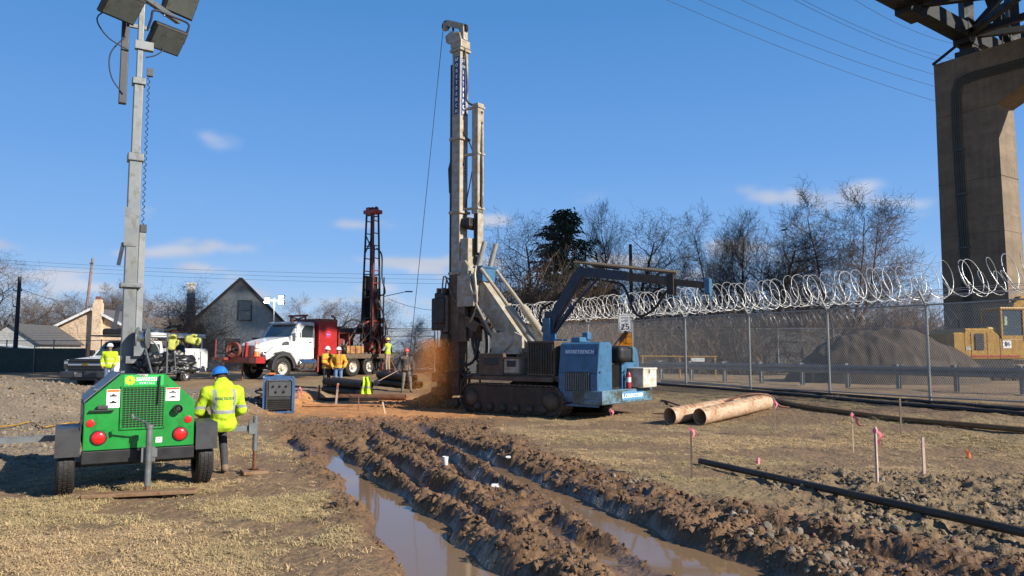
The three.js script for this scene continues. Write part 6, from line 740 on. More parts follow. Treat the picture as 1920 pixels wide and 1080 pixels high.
  obj('boom', [bar([.18, 1.35, 3.0], [.18, 3.8, 5.15], .1, .62), bar([-.18, 1.35, 3.0], [-.18, 3.8, 5.15], .1, .62), bar([0, 1.62, 2.95], [0, 4.0, 5.0], .42, .06), bar([0, 1.1, 3.05], [0, 3.45, 5.2], .42, .06)], M.rigCream, T); obj('boom_foot', [rb(.9, .7, .5, .05, 0, 1.45, 2.95), tf(wheelX([[0, -.5], [.16, -.5], [.16, .5], [0, .5]], 16), 0, 1.5, 2.95)], M.rigCream, T);
  for (const s of [1, -1]) { const c = obj('lift_cylinder', rod([s * .36, 1.75, 2.55], [s * .36, 3.15, 3.75], .115, 14), M.rigCream, T); obj('piston_rod', rod([s * .36, 3.15, 3.75], [s * .36, 4.35, 4.85], .055, 12), M.rigCream, c); const t = obj('tilt_cylinder', rod([s * .27, 3.6, 5.35], [s * .27, 4.3, 5.1], .10, 14), M.rigCream, T); obj('piston_tube', rod([s * .27, 4.25, 5.12], [s * .27, 5.2, 4.78], .078, 14), mat('pale grey tube', [.46, .46, .42], .45), t); const q = obj('side_cylinder', rod([s * .45, 1.5, 3.7], [s * .42, 3.1, 5.0], .085, 12), M.rigDirt, T); obj('wrapped_hose', tube([...Array(24)].map((_, k) => [s * .45 + .11 * Math.cos(k * 1.3), 1.7 + k * .06, 3.85 + k * .05 + .11 * Math.sin(k * 1.3)]), .022, 100, 5), M.hoseTan, q); }
  obj('boom_head', [rb(.8, .65, .5, .05, 0, 3.85, 5.3), bx(.1, 1.0, .7, .33, 3.7, 5.5), bx(.1, 1.0, .7, -.33, 3.7, 5.5)], M.rigCream, T); obj('blue_bracket', [bx(.62, .42, .34, 0, 4.18, 5.0), bx(.7, .06, .4, 0, 4.42, 5.0)], M.rigBlue, T);
  // mast
  const mz = 6.14, mw = .38, mastLow = obj('mast_lower', [rb(mw + .04, 3.9, mw + .04, .02, 0, 2.35, mz)], M.rigDirt, T), mastUp = obj('mast_upper', [rb(mw, 7.5, mw, .02, 0, 8.05, mz)], paint('mast cream paint', [.62, .58, .50], .5, tMuddy, .1), T);
  for (const y of [1.2, 4.3, 6.3, 8.75, 11.75]) obj('mast_flange', rb(mw + .13, .09, mw + .13, .015, 0, y, mz), y < 3 ? M.rigDirt : M.rigCream, T); for (const x of [-1, 1]) obj('guide_rail', bx(.05, 10.4, .07, x * .17, 6.1, mz + mw / 2 + .035), M.rigDark, T); obj('feed_chain', bx(.1, 9.6, .03, 0, 6.2, mz + mw / 2 + .02), M.rigDark, T);
  const word = (w, h, n) => printMat('mast lettering', w, h, (c) => { c.fillStyle = '#1d3f78'; c.fillRect(0, 0, w, h); c.fillStyle = '#eceae2'; c.textAlign = 'center'; const s = h / 10; c.font = `bold ${Math.round(s * .86)}px sans-serif`; [...'MORETRENCH'].forEach((ch, i) => c.fillText(ch, w / 2, s * (i + .80), w * .86)); });
  const wm = word(110, 1000), ws = word(60, 600); plate('mast_lettering', .21, 1.95, wm, T, [mw / 2 + .002, 10.55, mz - .02], Math.PI / 2); plate('mast_lettering', .21, 1.95, wm, T, [.03, 10.5, mz - mw / 2 - .002], Math.PI); plate('mast_lettering', .11, .85, ws, T, [-.03, 7.75, mz - mw / 2 - .002], Math.PI);
  // head of the mast
  obj('mast_head', [rb(.46, .28, .5, .04, 0, 11.95, mz), tf(prism([[-.2, 0], [.25, 0], [.55, .15], [.6, .38], [.35, .5], [-.1, .35]].map(([z, y]) => [-z, y]), .3, .03), 0, 12.02, mz, 0, Math.PI / 2)], M.rigCream, T); obj('gooseneck', [bar([0, 12.1, mz - .16], [0, 12.55, mz - .14], .16, .2), bar([0, 12.55, mz - .18], [0, 12.92, mz + .62], .14, .2), rb(.16, .3, .2, .05, 0, 12.82, mz + .68)], M.rigCream, T); for (const [y, z] of [[12.28, .42], [12.5, -.15], [12.85, .68]]) obj('head_sheave', wheelX([[0, -.045], [.17, -.045], [.14, 0], [.17, .045], [0, .045]], 20).translate(0, y, mz + z), M.rigDark, T); obj('gooseneck_strut', rod([0, 12.2, mz + .3], [0, 12.72, mz + .35], .035, 8), M.rigDark, T);
  // hose guard beside the mast
  const gx = -.2, gz = mz - .62; const hgd = obj('hose_guard', [bx(.26, 3.65, .03, gx, 8.05, gz - .12), bx(.03, 3.65, .26, gx + .13, 8.05, gz), bx(.03, 3.65, .26, gx - .13, 8.05, gz), tf(prism([[-.13, 0], [.13, 0], [.13, 1.6], [-.13, 1.9]], .03), gx, 4.75 + .2, gz - .12)], M.rigCream, T); for (let k = 0; k < 9; k++) if (k !== 4) obj('guard_hole', wheelX([[0, -.004], [.05, -.004], [.05, .004], [0, .004]], 14).applyMatrix4(new THREE.Matrix4().makeRotationY(Math.PI / 2).setPosition(gx - .04, 6.7 + k * .36, gz - .138)), M.black, hgd);
  for (const y of [6.4, 8.2, 9.75]) obj('guard_bracket', [bar([0, y, mz - .1], [gx, y + .02, gz], .06, .08), bx(.34, .06, .34, gx, y, gz)], M.rigCream, T);
  for (let k = 0; k < 6; k++) { const dx = (k % 3 - 1) * .055, dz = Math.floor(k / 3) * .06; hose([[gx + dx, 6.6, gz + dz], [gx + dx + .02, 6.0, gz + dz], [gx + dx * 1.2 + .03 * Math.sin(k), 5.2, gz + dz + .03], [gx + dx, 4.5, gz + dz], [gx + dx + .05, 3.9, gz + dz - .1]], .032, k % 2 ? M.hoseTan : M.hose, 40); } hose([[.05, 11.8, mz - .25], [-.02, 10.5, mz - .3], [-.02, 10.0, mz - .3], [gx, 9.7, gz], [gx, 8, gz - .17], [gx, 6.4, gz - .17]], .035, M.rigDark, 50);
  hose([[.05, 9.0, mz - .22], [-.1, 8.2, mz - .5], [-.06, 6.6, mz - .25], [.05, 5.9, mz - .25]], .018, M.rigDark, 30);
  obj('mast_winch', [rb(.36, .3, .4, .06, -.05, 5.95, mz - .36), tf(wheelX([[0, -.2], [.14, -.2], [.14, .2], [0, .2]], 16), -.1, 5.85, mz - .42)], M.rigDark, T); obj('junction_cabinet', rb(.42, .95, .36, .03, -.06, 4.95, mz - .36), M.rigCream, T); obj('cabinet_neck', tf(prism([[-.3, 0], [.22, 0], [.26, .5], [.1, .7], [-.2, .7]], .4, .03), 0, 4.0, mz - .36, 0, Math.PI / 2), M.rigCream, T); obj('side_shield', tf(prism([[0, 0], [.12, .1], [.17, .9], [.05, 1.25], [0, 1.3]].map(([z, y]) => [-z, y]), .3), 0, 6.9, mz + .22, 0, Math.PI / 2), M.rigDark, T);
  for (const [a, b] of [[[.3, 2.1, 5.6], [.3, 3.9, 5.75]], [[-.3, 2.1, 5.6], [-.3, 3.9, 5.75]], [[.3, 2.5, 5.0], [.3, 3.0, 6.0]], [[-.3, 2.5, 5.0], [-.3, 3.0, 6.0]]]) obj('mast_cradle', bar(a, b, .14, .3), M.rigDirt, T); obj('cradle_plate', [rb(.75, 1.3, .16, .03, 0, 3.1, 5.85), rb(.5, .4, .4, .05, 0, 2.4, 5.5)], M.rigDirt, T);
  // rotary head and drill string
  const rz = mz + .62; obj('rotary_head', [rb(.72, .85, .6, .05, 0, 3.1, rz), rb(.5, .25, .45, .05, .05, 3.58, rz), rb(.62, .3, .7, .05, 0, 2.62, rz)], M.rigDark, T); for (const [x, z] of [[-.2, .1], [.2, .1], [0, -.12], [.22, -.15]]) obj('head_motor', rod([x, 3.45, rz + z], [x, 3.85, rz + z], .08, 10), M.rigDirt, T); for (let k = 0; k < 5; k++) hose([[-.3 + k * .14, 3.75, rz - .1], [-.3 + k * .15, 4.05 + .05 * k, rz - .25], [-.25 + k * .12, 3.7, rz - .5], [-.2 + k * .1, 2.9, 5.7]], .025, M.hoseTan, 22); obj('head_carriage', [rb(.62, 1.2, .22, .03, 0, 3.0, mz + .3), rb(.7, .3, .3, .03, 0, 2.2, mz + .3)], M.rigDirt, T);
  obj('drill_string', [rod([0, .05, rz], [0, 2.6, rz], .11, 16), rod([0, 2.15, rz], [0, 2.45, rz], .17, 16, .13)], M.rigDirt, T); obj('casing_collar', [rod([0, 1.75, rz], [0, 1.92, rz], .34, 20, .30), rod([0, .2, rz], [0, 1.78, rz], .26, 20)], mat('dust coated casing', [.60, .31, .12], .95, 0, tRust), T); obj('breakout_clamp', [rb(.8, .3, .7, .04, 0, .95, mz + .5), rb(.8, .28, .7, .04, 0, .5, mz + .5)], mat('dust coated clamp', [.50, .26, .11], .95, 0, tRust), T); obj('mast_foot', [rb(.7, .25, .6, .04, 0, .16, mz), rb(.2, .9, .2, .03, -.12, .7, mz - .25)], M.rigDirt, T); obj('control_stand', [rod([-.25, .0, mz - .75], [-.25, 1.1, mz - .7], .035, 6), rb(.2, .4, .15, .03, -.25, 1.2, mz - .7), rod([-.4, 0, mz - 1.0], [-.25, .7, mz - .72], .03, 6)], M.rigDirt, T);
  // looping hoses between boom and mast
  for (const [p, m] of [[[[.2, 3.0, 5.4], [.2, 2.0, 5.2], [.2, 1.55, 4.9], [.25, 1.9, 4.4], [.3, 2.4, 4.2]], M.hose], [[[.05, 3.2, 5.5], [.1, 1.9, 5.4], [.15, 1.35, 5.0], [.2, 1.6, 4.4], [.3, 2.1, 4.0]], M.rigDirt], [[[-.1, 2.9, 5.5], [-.1, 1.7, 5.4], [-.05, 1.45, 5.0], [0, 1.9, 4.7]], M.hose], [[[.2, 1.15, 5.9], [.25, .95, 5.4], [.25, 1.2, 4.9], [.2, 2.0, 4.75], [.2, 2.8, 4.9]], M.hose], [[[.2, 1.5, 5.9], [.3, 1.35, 5.6], [.3, 1.5, 5.2], [.2, 2.2, 5.05]], M.hose], [[[.4, 4.3, 5.3], [.5, 3.6, 5.1], [.52, 2.8, 4.6], [.5, 2.2, 4.2]], M.rigCream]]) hose(p, .045, m, 36);
  hose([[1.2, 1.1, 4.4], [1.3, .95, 4.7], [1.32, .4, 4.75], [1.35, .04, 4.5]], .025, M.hose); hose([[.3, 4.5, 5.1], [.48, 4.2, 5.0], [.5, 3.2, 4.9], [.3, 2.6, 5.4]], .04, M.rigCream);
  // knuckle crane on the deck
  const cz = 2.35, cx = .15, W2 = (x, y, z) => [x, y, z]; obj('crane_base', [rb(.5, .9, .5, .05, cx, 1.5, cz), lathe([[0, 2.3], [.17, 2.3], [.2, 1.9], [.24, 1.85], [.24, 1.7], [0, 1.7]], 18).translate(cx, 0, cz)], M.rigBlue, T); obj('crane_column', [bar([cx, 2.0, cz], [cx + .05, 2.75, cz], .26, .3), bx(.34, .3, .34, cx, 1.98, cz - .4)], M.rigBlue, T);
  const dx = -.12, dz = -.99, E = (u, y) => [cx + dx * u, y, cz + dz * u];   // the crane lies in this vertical plane
  obj('crane_arm', [bar(E(-.05, 2.45), E(.98, 3.98), .2, .29), bar(E(-.05, 2.3), E(.12, 2.9), .24, .38)], mat('dark blue crane paint', [.032, .05, .085], .6), T); obj('crane_ram', [rod(E(.15, 2.35), E(.75, 3.05), .075, 12), rod(E(.75, 3.05), E(1.55, 3.82), .035, 10)], mat('dark ram', [.04, .06, .10], .5), T);
  const jib = obj('crane_jib', [bar(E(.9, 4.05), E(2.45, 3.84), .19, .25)], mat('dark blue crane paint', [.032, .05, .085], .6), T); obj('jib_extension', bar(E(2.4, 3.83), E(3.75, 3.63), .17, .23), mat('brown jib steel', [.13, .10, .08], .7, .1, tMuddy), jib); obj('jib_tip', bar(E(3.7, 3.62), E(4.65, 3.48), .12, .17), mat('brown jib steel', [.13, .10, .08], .7, .1, tMuddy), jib); obj('jib_end', [rb(.16, .4, .16, .03, ...E(4.7, 3.45)), new THREE.TorusGeometry(.08, .02, 6, 14).translate(...E(4.78, 3.2))], M.rigBlue, jib); obj('jib_collar', rb(.2, .55, .2, .02, ...E(3.72, 3.55)), M.rigDark, jib);
  for (const [o, y] of [[.06, .22], [-.05, .25]]) obj('jib_ram', rod([E(.85, 4.1)[0] + o, 4.1 + y, E(.85, 4.1)[2]], [E(3.9, 3.6)[0] + o, 3.62 + y, E(3.9, 3.6)[2]], .035, 8), M.hoseTan, jib); obj('crane_hose', tube([E(.7, 4.25), E(1.0, 4.35), E(1.4, 4.2), E(2.2, 4.05)], .03, 20, 6), M.hose, jib); obj('crane_hose', tube([E(1.9, 3.72), E(2.3, 3.6), E(2.75, 2.75), E(3.2, 2.9), E(3.55, 3.35), E(3.75, 3.5)], .035, 36, 6), M.hose, jib); obj('crane_hose', tube([E(.1, 2.4), E(-.3, 2.6), E(-.28, 3.0), E(.1, 3.2)], .035, 20, 6), M.hose, T);
  obj('crane_motor', [rb(.5, .14, .3, .03, .7, 2.1, .9), rb(.2, .22, .2, .04, .55, 2.2, .8)], M.rigBlue, T);
  // winch line from the gooseneck to the ground
  T.updateMatrixWorld(true); const top = T.localToWorld(V(0, 12.8, mz + .82)), end = at(772, 600, 26.5), wl = obj('winch_line', rod(top.toArray(), [end.x - .1, 1.1, end.z], .011, 5), M.rigDark); tag(wl, 'thin winch cable slanting down from the drill mast tip', 'cable');
}

// ---------------------------------------------------------------- welder generator
{
  const [x, y, z] = onG(-6.95, -22.4), T = thing('welder_generator', 'blue framed welding generator set standing on the dry lawn', 'generator', [x, y, z], .32), fb = mat('worn blue frame', [.06, .15, .34], .5);
  for (const sx of [-.42, .42]) for (const sz of [-.62, .55]) obj('frame_post', bar([sx, 0, sz], [sx, 1.0, sz], .05), fb, T); for (const y2 of [.03, 1.0]) { for (const sx of [-.42, .42]) obj('frame_rail', bar([sx, y2, -.62], [sx, y2, .55], .05), fb, T); for (const sz of [-.62, .55]) obj('frame_rail', bar([-.42, y2, sz], [.42, y2, sz], .05), fb, T); }
  obj('housing', rb(.74, .86, 1.05, .03, 0, .5, -.03), M.darkGrey, T); const p = obj('control_panel', bx(.62, .42, .03, .03, .7, .505), mat('panel grey', [.12, .125, .13], .5), T); for (const [kx, ky] of [[-.18, .78], [.0, .78], [.18, .78], [-.1, .62], [.12, .62]]) obj('panel_dial', tf(wheelX([[0, -.01], [.035, -.01], [.03, .03], [0, .03]], 12), .03 + kx, ky, .53, 0, -Math.PI / 2), M.black, p); for (let k = 0; k < 6; k++) obj('louvre_slat', bx(.62, .025, .03, .03, .12 + k * .055, .515), M.rigDark, T);
  obj('blue_panel', bx(.02, .8, .9, -.385, .5, -.03), fb, T); obj('tool_tray', [bx(.5, .08, .4, -.1, 1.06, 0)], fb, T); obj('cable_heap', tube([...Array(20)].map((_, k) => [-.55 + .12 * Math.cos(k * 1.4), .05 + k * .035, .1 + .35 * Math.sin(k * 1.1)]), .025, 120, 6), M.hose, T); obj('orange_rag', rb(.2, .06, .16, .03, -.2, 1.13, .2), M.orange, T);
}
// ---------------------------------------------------------------- pipes
{
  const lay = (name, label, cat, a, b, r, t, m, group, dy = 0) => { const A = V(a[0], 0, a[1]), B = V(b[0], 0, b[1]), Ln = A.distanceTo(B), c = A.clone().add(B).multiplyScalar(.5), y0 = H(a[0], a[1]), y1 = H(b[0], b[1]), o = obj(name, pipeGeo(r, t, Ln, 36), m); tag(o, label, cat, group); o.position.set(c.x, (y0 + y1) / 2 + r + dy, c.z); o.rotation.set(Math.atan2(y0 - y1, Ln) * 1, Math.atan2(B.x - A.x, B.z - A.z), 0, 'YXZ'); return o; };
  const tan = mat('tan rusted casing', [.60, .46, .34], .85, 0, rep(tRust, .7), { bump: .003 }), dark = mat('dark steel casing', [.05, .042, .038], .7, .3, tRust);
  const e1 = gp(1256, 797), e2 = gp(1312, 798), f2 = gp(1438, 768), dx = f2.x - e2.x, dz = f2.z - e2.z, A2 = [e2.x, e2.z], B2 = [f2.x, f2.z], A1 = [e1.x, e1.z], B1 = [e1.x + dx * .98, e1.z + dz * .98];
  lay('casing_pipe', 'long tan steel pipe lying behind its twin near the fence', 'pipe', A1, B1, .205, .014, tan, 'tan casing pipes', .0);
  lay('casing_pipe', 'long tan steel pipe with a hose looped over its far end', 'pipe', A2, B2, .205, .014, tan, 'tan casing pipes', .0);
  lay('black_pipe', 'long thin black pipe lying across the churned soil', 'pipe', [2.98, -12.0], [5.4, -5.4], .047, .008, mat('black poly pipe', [.085, .068, .05], .8, 0, tMuddy, { bump: .004 }), null, .02);
  const d = [-.8, -.6], L2 = 2.25; const st = (x, z, k, r, lab) => { const e = [x, z]; const o = lay('dark_pipe', lab, 'pipe', e, [x + d[0] * L2, z + d[1] * L2], r, .012, dark, 'dark casing pipes in stacks', k); return o; };
  for (const [i, dx, dy, lab] of [[0, 0, 0, 'dark steel pipe at the bottom of the stack beside the vest'], [1, .34, 0, 'dark steel pipe on the ground next to the hanging lime vest'], [2, .02, .31, 'dark steel pipe on top of the stack in front of the two workers'], [3, .38, .31, 'dark steel pipe on top of the stack behind the lime vest']]) st(-5.76 + dx * .7, -29 - dx * .8, dy, .15, lab);
  for (const [dx, dy, lab] of [[0, 0, 'dark steel pipe on the ground behind the muddy driller'], [.34, 0, 'second dark steel pipe on the ground behind the muddy driller'], [.0, .31, 'dark steel pipe lying on top behind the muddy driller']]) st(-4.1 + dx * .6, -31.9 - dx * .8, dy, .155, lab);
  lay('ground_casing', 'muddy brown pipe lying on the ground in front of the dark stack', 'pipe', [-3.9, -27.6], [-6.4, -28.0], .11, .01, M.rusty, null); const pk = obj('timber_plank', rb(3.3, .05, .24, .01), mat('orange dusted plank', [.50, .28, .14], .9, 0, tRust)); put(pk, onG(-5.1, -24.6, .03), .14); tag(pk, 'long flat plank dusted orange beside the drill hole', 'plank');
  const wd = obj('timber_plank', rb(2.4, .12, .16, .01), M.rigDark); put(wd, onG(-6.0, -27.2, .06), .05); tag(wd, 'dark timber beam on the ground before the pipe stack', 'plank');
  const along = (pts, r, m, label, name = 'ground_hose', cat = 'hose', lift = 0) => { const P = pts.map(([px, py]) => { const q = gp(px, py); return [q.x, q.y + r + lift, q.z]; }); const o = obj(name, tube(P, r, P.length * 14, 7), m); return tag(o, label, cat); };
  along([[1240, 716], [1330, 722], [1450, 733], [1600, 745], [1750, 757], [1925, 772]], .04, M.hose, 'black hose running along the foot of the security fence'); along([[1230, 722], [1350, 731], [1480, 742], [1650, 758], [1800, 770], [1930, 781]], .045, M.hose, 'second black hose in front of the fence hose'); along([[1445, 752], [1500, 765], [1570, 775], [1680, 790], [1800, 801], [1930, 813]], .06, mat('brown fire hose', [.30, .185, .08], .8, 0, tMuddy), 'brown hose winding away from the tan pipes'); along([[1010, 776], [1080, 777], [1160, 776], [1245, 777]], .02, mat('thin brown hose', [.30, .17, .10], .8), 'thin brown hose on the lawn beside the rig tracks');
  { const q = (t, dy, o) => { const x = lerp(A2[0], B2[0], t), z = lerp(A2[1], B2[1], t); return [x + o * .7, H(x, z) + dy, z + o * .6]; }, a = gp(1240, 752), m = q(.55, .2, -.9), o = obj('draped_hose', tube([[a.x, a.y + .03, a.z], m, q(.72, .45, -.25), q(.86, .445, 0), q(.97, .36, .17), q(1.02, .1, .32), q(1.08, .04, .5)], .026, 70, 7), mat('red brown hose', [.26, .11, .07], .75)); tag(o, 'red brown hose draped over the far end of the tan pipe', 'hose'); }
  const yc = along([[-10, 806], [25, 803], [55, 797], [85, 806], [120, 800], [150, 797]], .014, M.yellow, 'yellow extension cord on the gravel beside the trailer', 'extension_cable', 'cable', .05);
}
// ---------------------------------------------------------------- survey stakes
{
  const ribbon = (parent, y, s, m = M.pink) => { const g = new THREE.PlaneGeometry(.05, .26, 2, 8), p = g.attributes.position; for (let i = 0; i < p.count; i++) { const t = .5 - p.getY(i) / .26; p.setXYZ(i, p.getX(i) * .8 + t * .10 * s + .02 * Math.sin(t * 7), y - t * .2, .02 + .03 * Math.sin(t * 5) + p.getX(i) * .5); } g.computeVertexNormals(); return obj('ribbon', [g, bx(.055, .05, .045, 0, y, 0)], m, parent); };
  const stake = (px, py, pyTop, w, m, rib, lab, lean = 0, rm) => { const q = gp(px, py), top = at(px, pyTop, -q.z).y, h = Math.max(.12, top - q.y), t = thing('survey_stake', lab, 'stake', [q.x, q.y, q.z], (px * 7 % 10) * .15, 'survey stakes'); const g = prism([[-w / 2, -.1], [w / 2, -.1], [w / 2, h - .02], [0, h], [-w / 2, h - .02]], w * .55); g.rotateZ(lean); obj('stake', g, m, t); if (rib) { const r = ribbon(t, h - .06, rib, rm); r.rotation.z = lean; } return t; };
  const pinkTop = mat('pale painted stake', [.66, .48, .40], .8), dk = mat('weathered stake', [.22, .16, .12], .9);
  stake(1297, 897, 797, .045, dk, 1, 'weathered stake with pink ribbon beside the end of the black pipe'); stake(1454, 817, 748, .04, M.stake, 1, 'wooden stake with pink ribbon at the end of the tan pipes'); stake(1600, 847, 772, .025, M.stake, 1.4, 'thin stake with small pink flag on the lawn before the fence'); stake(1645, 902, 799, .045, pinkTop, 1.3, 'tall pale stake with pink ribbon in the churned soil'); stake(1690, 815, 744, .035, dk, 0, 'dark thin stake with red tip near the brown hose'); stake(1733, 888, 818, .04, pinkTop, 0, 'pale bare stake standing in the churned soil');
  stake(1147, 828, 760, .016, M.stake, 1, 'thin leaning flag wire with pink flag beside the rig counterweight', .3); stake(630, 758, 718, .06, pinkTop, .4, 'stake with orange painted top before the pipe stack', -.08, M.orange); stake(598, 752, 722, .05, M.redRust, 0, 'short rust red stake near the welding generator'); stake(672, 771, 740, .04, M.rusty, 0, 'short rusty stake beside the orange spoil'); stake(722, 776, 752, .05, M.stake, 0, 'leaning short stake in the orange spoil', .25); stake(1422, 872, 860, .05, M.pink, 0, 'tiny pink marker stub beside the black pipe'); stake(1814, 860, 842, .03, M.orange, .6, 'tiny orange marker flag on the bare soil', .1, M.orange); stake(562, 748, 724, .02, M.pink, .5, 'thin pink ribbon marker behind the welding generator');
  // hanging vest by the pipes
  const v = thing('hanging_vest', 'lime safety vest hung on the end of the dark pipe stack', 'vest', onG(-5.52, -28.55)); const g = new THREE.PlaneGeometry(.44, .78, 14, 18), p = g.attributes.position; for (let i = 0; i < p.count; i++) { const x = p.getX(i), y = p.getY(i), t = (y + .39) / .78; p.setXYZ(i, x * lerp(1, .55, t) + .03 * Math.sin(y * 9), y + .42, .05 * Math.sin(x * 26 + y * 3) + .03 * Math.sin(y * 11)); } g.computeVertexNormals(); obj('cloth', [g, g.clone().translate(0, 0, .03)], M.hivis, v); obj('tape', (() => { const q = new THREE.PlaneGeometry(.4, .06, 12, 1), r = q.attributes.position; for (let i = 0; i < r.count; i++) { const x = r.getX(i), y = r.getY(i) - .0; r.setXYZ(i, x * .78, y + .42, .042 + .05 * Math.sin(x * 26) + .0); } q.computeVertexNormals(); return q; })(), M.silver, v); obj('hanger_pole', rod([0, -.05, -.05], [0, .86, -.03], .018, 6), M.rusty, v);
  // litter in the mud
  for (const [px, py, w, lab] of [[835, 872, 1, 'white paper cup standing in the mud'], [953, 860, .7, 'crumpled white cup on the muddy ridge'], [928, 914, .8, 'torn white paper scrap on the mud']]) { const q = gp(px, py), o = w === 1 ? lathe([[0, 0], [.030, 0], [.040, .11], [.037, .11], [.028, .005]], 16) : (() => { const s = new THREE.IcosahedronGeometry(.05, 2), r = s.attributes.position; for (let i = 0; i < r.count; i++) { const k = .55 + .8 * n3(r.getX(i) * 30 + px, r.getY(i) * 30, r.getZ(i) * 30); r.setXYZ(i, r.getX(i) * k * 1.2, r.getY(i) * k * .6 + .02, r.getZ(i) * k); } s.computeVertexNormals(); return s; })(); const m = obj(w === 1 ? 'paper_cup' : 'paper_litter', o, M.white); put(m, [q.x, q.y, q.z]); m.scale.setScalar(w === 1 ? 1.15 : 1); tag(m, lab, 'litter'); }
}
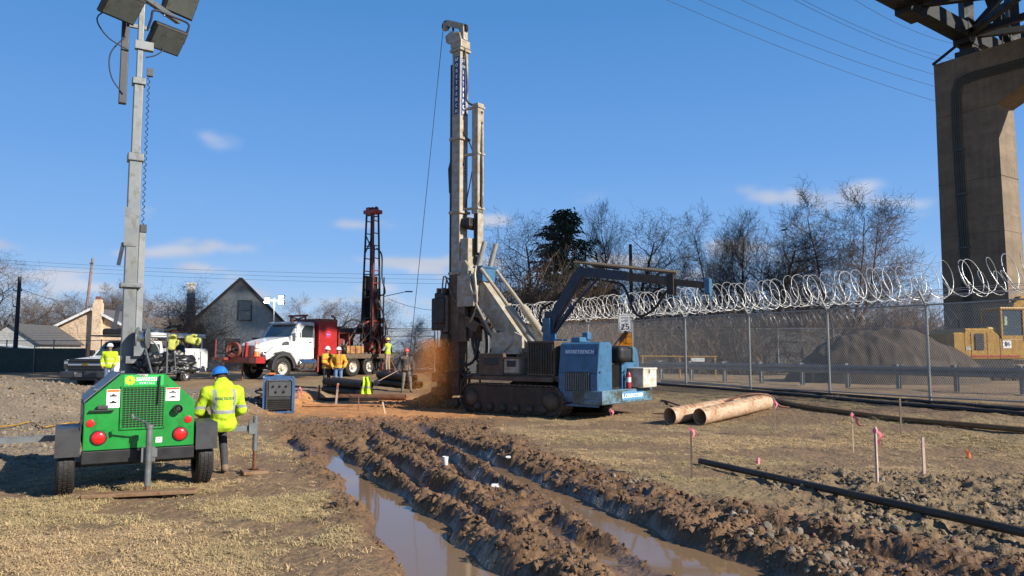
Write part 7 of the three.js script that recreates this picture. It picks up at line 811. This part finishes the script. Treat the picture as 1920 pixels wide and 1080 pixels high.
// ---------------------------------------------------------------- loose ground cover: grass, clods, stones, dust
function scatter(name, label, geo, m, list, kind = 'stuff') { const I = new THREE.InstancedMesh(geo, m, list.length), M4 = new THREE.Matrix4(), q = new THREE.Quaternion(), e = new THREE.Euler(), c = new THREE.Color(); list.forEach((o, i) => { e.set(o.rx || 0, o.ry || 0, o.rz || 0); q.setFromEuler(e); M4.compose(V(o.x, o.y, o.z), q, V(o.s, o.s * (o.sy || 1), o.s)); I.setMatrixAt(i, M4); if (o.c) I.setColorAt(i, c.setRGB(...o.c)); }); I.name = name; I.castShadow = I.receiveShadow = true; scene.add(I); tag(I, label, null, null, kind); return I; }
{
  const R = rng(4242), tuft = (n, len, spread) => { const P = []; for (let k = 0; k < n; k++) { const a = R() * 6.283, r = R() * spread, x = Math.cos(a) * r, z = Math.sin(a) * r, b = R() * 6.283, l = len * (.5 + .8 * R()), up = .12 + .6 * R() * R(), w = .0028 + .0022 * R(), dx = Math.cos(b), dz = Math.sin(b), mx = x + dx * l * .5 * (1 - up * .5), mz = z + dz * l * .5 * (1 - up * .5), my = l * (.22 + up * .45), ex = x + dx * l * (1 - up * .4), ez = z + dz * l * (1 - up * .4), ey = l * (.08 + up * .6); P.push(x - dz * w, 0, z + dx * w, x + dz * w, 0, z - dx * w, mx, my, mz, mx - dz * w, my, mz + dx * w, mx + dz * w, my, mz - dx * w, ex, ey, ez); } const g = new THREE.BufferGeometry(); g.setAttribute('position', new THREE.Float32BufferAttribute(P, 3)); g.computeVertexNormals(); return g; };
  const gm = new THREE.MeshStandardMaterial({ name: 'dry grass blades', roughness: .9, side: THREE.DoubleSide });
  const lists = [[], [], []];
  const sow = (x0, x1, z0, z1, per) => { const n = (x1 - x0) * (z1 - z0) * per; for (let i = 0; i < n; i++) { const x = lerp(x0, x1, R()), z = -lerp(z0, z1, R()), s = surf(x, z); if (s.mud > .35 || s.churn > .5 || s.gravel > .4 || s.orange > .35) continue; const cover = fbm(x * .7 + 4, z * .9, 4, 93), patch = fbm(x * 2.1, z * 2.1, 3, 95); if (R() < sstep(.42, .58, cover) * .93 || R() < sstep(.55, .75, patch) * .6) continue; const a = sstep(.42, .62, fbm(x * .55, z * .55, 4, 91)), t = R(), g = a * .4 + (t > .85 ? .3 : 0), v = .75 + .5 * R(); lists[Math.floor(R() * 3)].push({ x, y: s.h - .006, z, ry: R() * 6.3, s: (.55 + .6 * R()) * (.7 + .9 * patch), sy: .6 + .6 * R(), c: [lerp(.54, .37, g) * v, lerp(.38, .305, g) * v, lerp(.20, .135, g) * v] }); } };
  sow(-7.5, .2, 4.8, 9.5, 420); sow(-9, -2, 9.5, 14, 240); sow(.2, 9, 10.5, 16, 130); sow(-1, 12, 16, 22, 45); sow(-9, -3, 14, 24, 40);
  lists.forEach((l, k) => scatter('dry_grass', 'short dry straw coloured grass covering the lawn', tuft(12, .075 + .015 * k, .055), gm, l));
  const clodG = (seed, det = 2) => { const g = new THREE.IcosahedronGeometry(1, det), p = g.attributes.position; for (let i = 0; i < p.count; i++) { const x = p.getX(i), y = p.getY(i), z = p.getZ(i), k = .55 + .75 * fbm3(x * 1.5 + seed, y * 1.5, z * 1.5, 3, seed) + .22 * (n3(x * 5 + seed, y * 5, z * 5, 2) - .5); p.setXYZ(i, x * k, y * k * .72, z * k); } g.computeVertexNormals(); return clean(g); };
  const cm = mat('mud clod', [1, 1, 1], .82, 0, tEarth, { rm: 0 }), cl = [[], [], []], cr = [[], []], orange = [];
  for (let i = 0; i < 60000; i++) { const d = 4.6 + 16 * Math.pow(R(), 1.5), x = lerp(-7, 9, R()), z = -d, s = surf(x, z), k = Math.max(s.mud, s.churn * .8); if (R() > k) continue; if (s.h < -.05) continue; const b = R(), hi = s.h > .06; if (!hi && R() < .55) continue; const v = .8 + .4 * R(), c = s.churn > s.mud ? [.28 * v, .20 * v, .115 * v] : [.205 * v, .12 * v, .066 * v]; cl[i % 3].push({ x, y: s.h + .0, z, rx: R() * 6, ry: R() * 6, rz: R() * 6, s: .008 + .034 * Math.pow(b, 5) + .012 * R(), sy: .7, c }); }
  cl.forEach((l, k) => scatter('mud_clods', 'crumbly brown mud clods along the wheel ruts', clodG(k * 13 + 3), cm, l));
  for (let i = 0; i < 22000; i++) { const left = R() < .72, x = left ? lerp(-17, -6, R()) : lerp(1.2, 6, R()), z = left ? -lerp(10.5, 26, R()) : -lerp(5, 12, R()), s = surf(x, z), p = left ? s.gravel : Math.max(s.churn, s.mud) * sstep(.5, .62, fbm(x * .8, z * .8, 3, 97)); if (R() > p) continue; if (s.h < -.08) continue; const v = .6 + .6 * R(); cr[i % 2].push({ x, y: s.h, z, rx: R() * 6, ry: R() * 6, rz: R() * 6, s: .010 + .045 * Math.pow(R(), 6) + .012 * R(), c: R() < .35 ? [.36 * v, .30 * v, .23 * v] : [.28 * v, .205 * v, .13 * v] }); }
  cr.forEach((l, k) => scatter('loose_stones', 'loose grey stones and gravel spread on the bare soil', clodG(k * 17 + 41, 1), cm, l));
  const om = []; for (let i = 0; i < 2600; i++) { const a = R() * 6.283, q = Math.pow(R(), .7) * 2.0, x = -2.55 + Math.cos(a) * q * 1.1, z = -25.2 + Math.sin(a) * q * .8, v = .8 + .4 * R(); om.push({ x, y: H(x, z), z, rx: R() * 6, ry: R() * 6, rz: R() * 6, s: .02 + .09 * Math.pow(R(), 3), c: [.50 * v, .23 * v, .08 * v] }); } scatter('spoil_clods', 'orange lumps of drill spoil heaped beside the drill string', clodG(77), cm, om);
  const dust = [], T = scene.getObjectByName('drill_rig'); T.updateMatrixWorld(true); const c0 = T.localToWorld(V(.05, 0, 6.75)), ga = () => (R() + R() + R() + R() - 2) * .9;
  for (let i = 0; i < 90000; i++) { const u = Math.pow(R(), .8), y = u * 2.1, w = .28 + .30 * Math.sin(u * 2.6) + .45 * (1 - u) * (1 - u); dust.push({ x: c0.x - .14 - .15 * (1 - u) + ga() * w, y: .05 + y + .1 * ga(), z: c0.z + ga() * w + .55, rx: R() * 6, ry: R() * 6, s: .0028 + .0022 * R(), c: [1, .42, .085] }); }
  scatter('drilling_dust', 'orange dust cloud blowing around the drill string', new THREE.TetrahedronGeometry(1), new THREE.MeshStandardMaterial({ name: 'orange dust', roughness: 1 }), dust);
}
renderer.render(scene, camera);
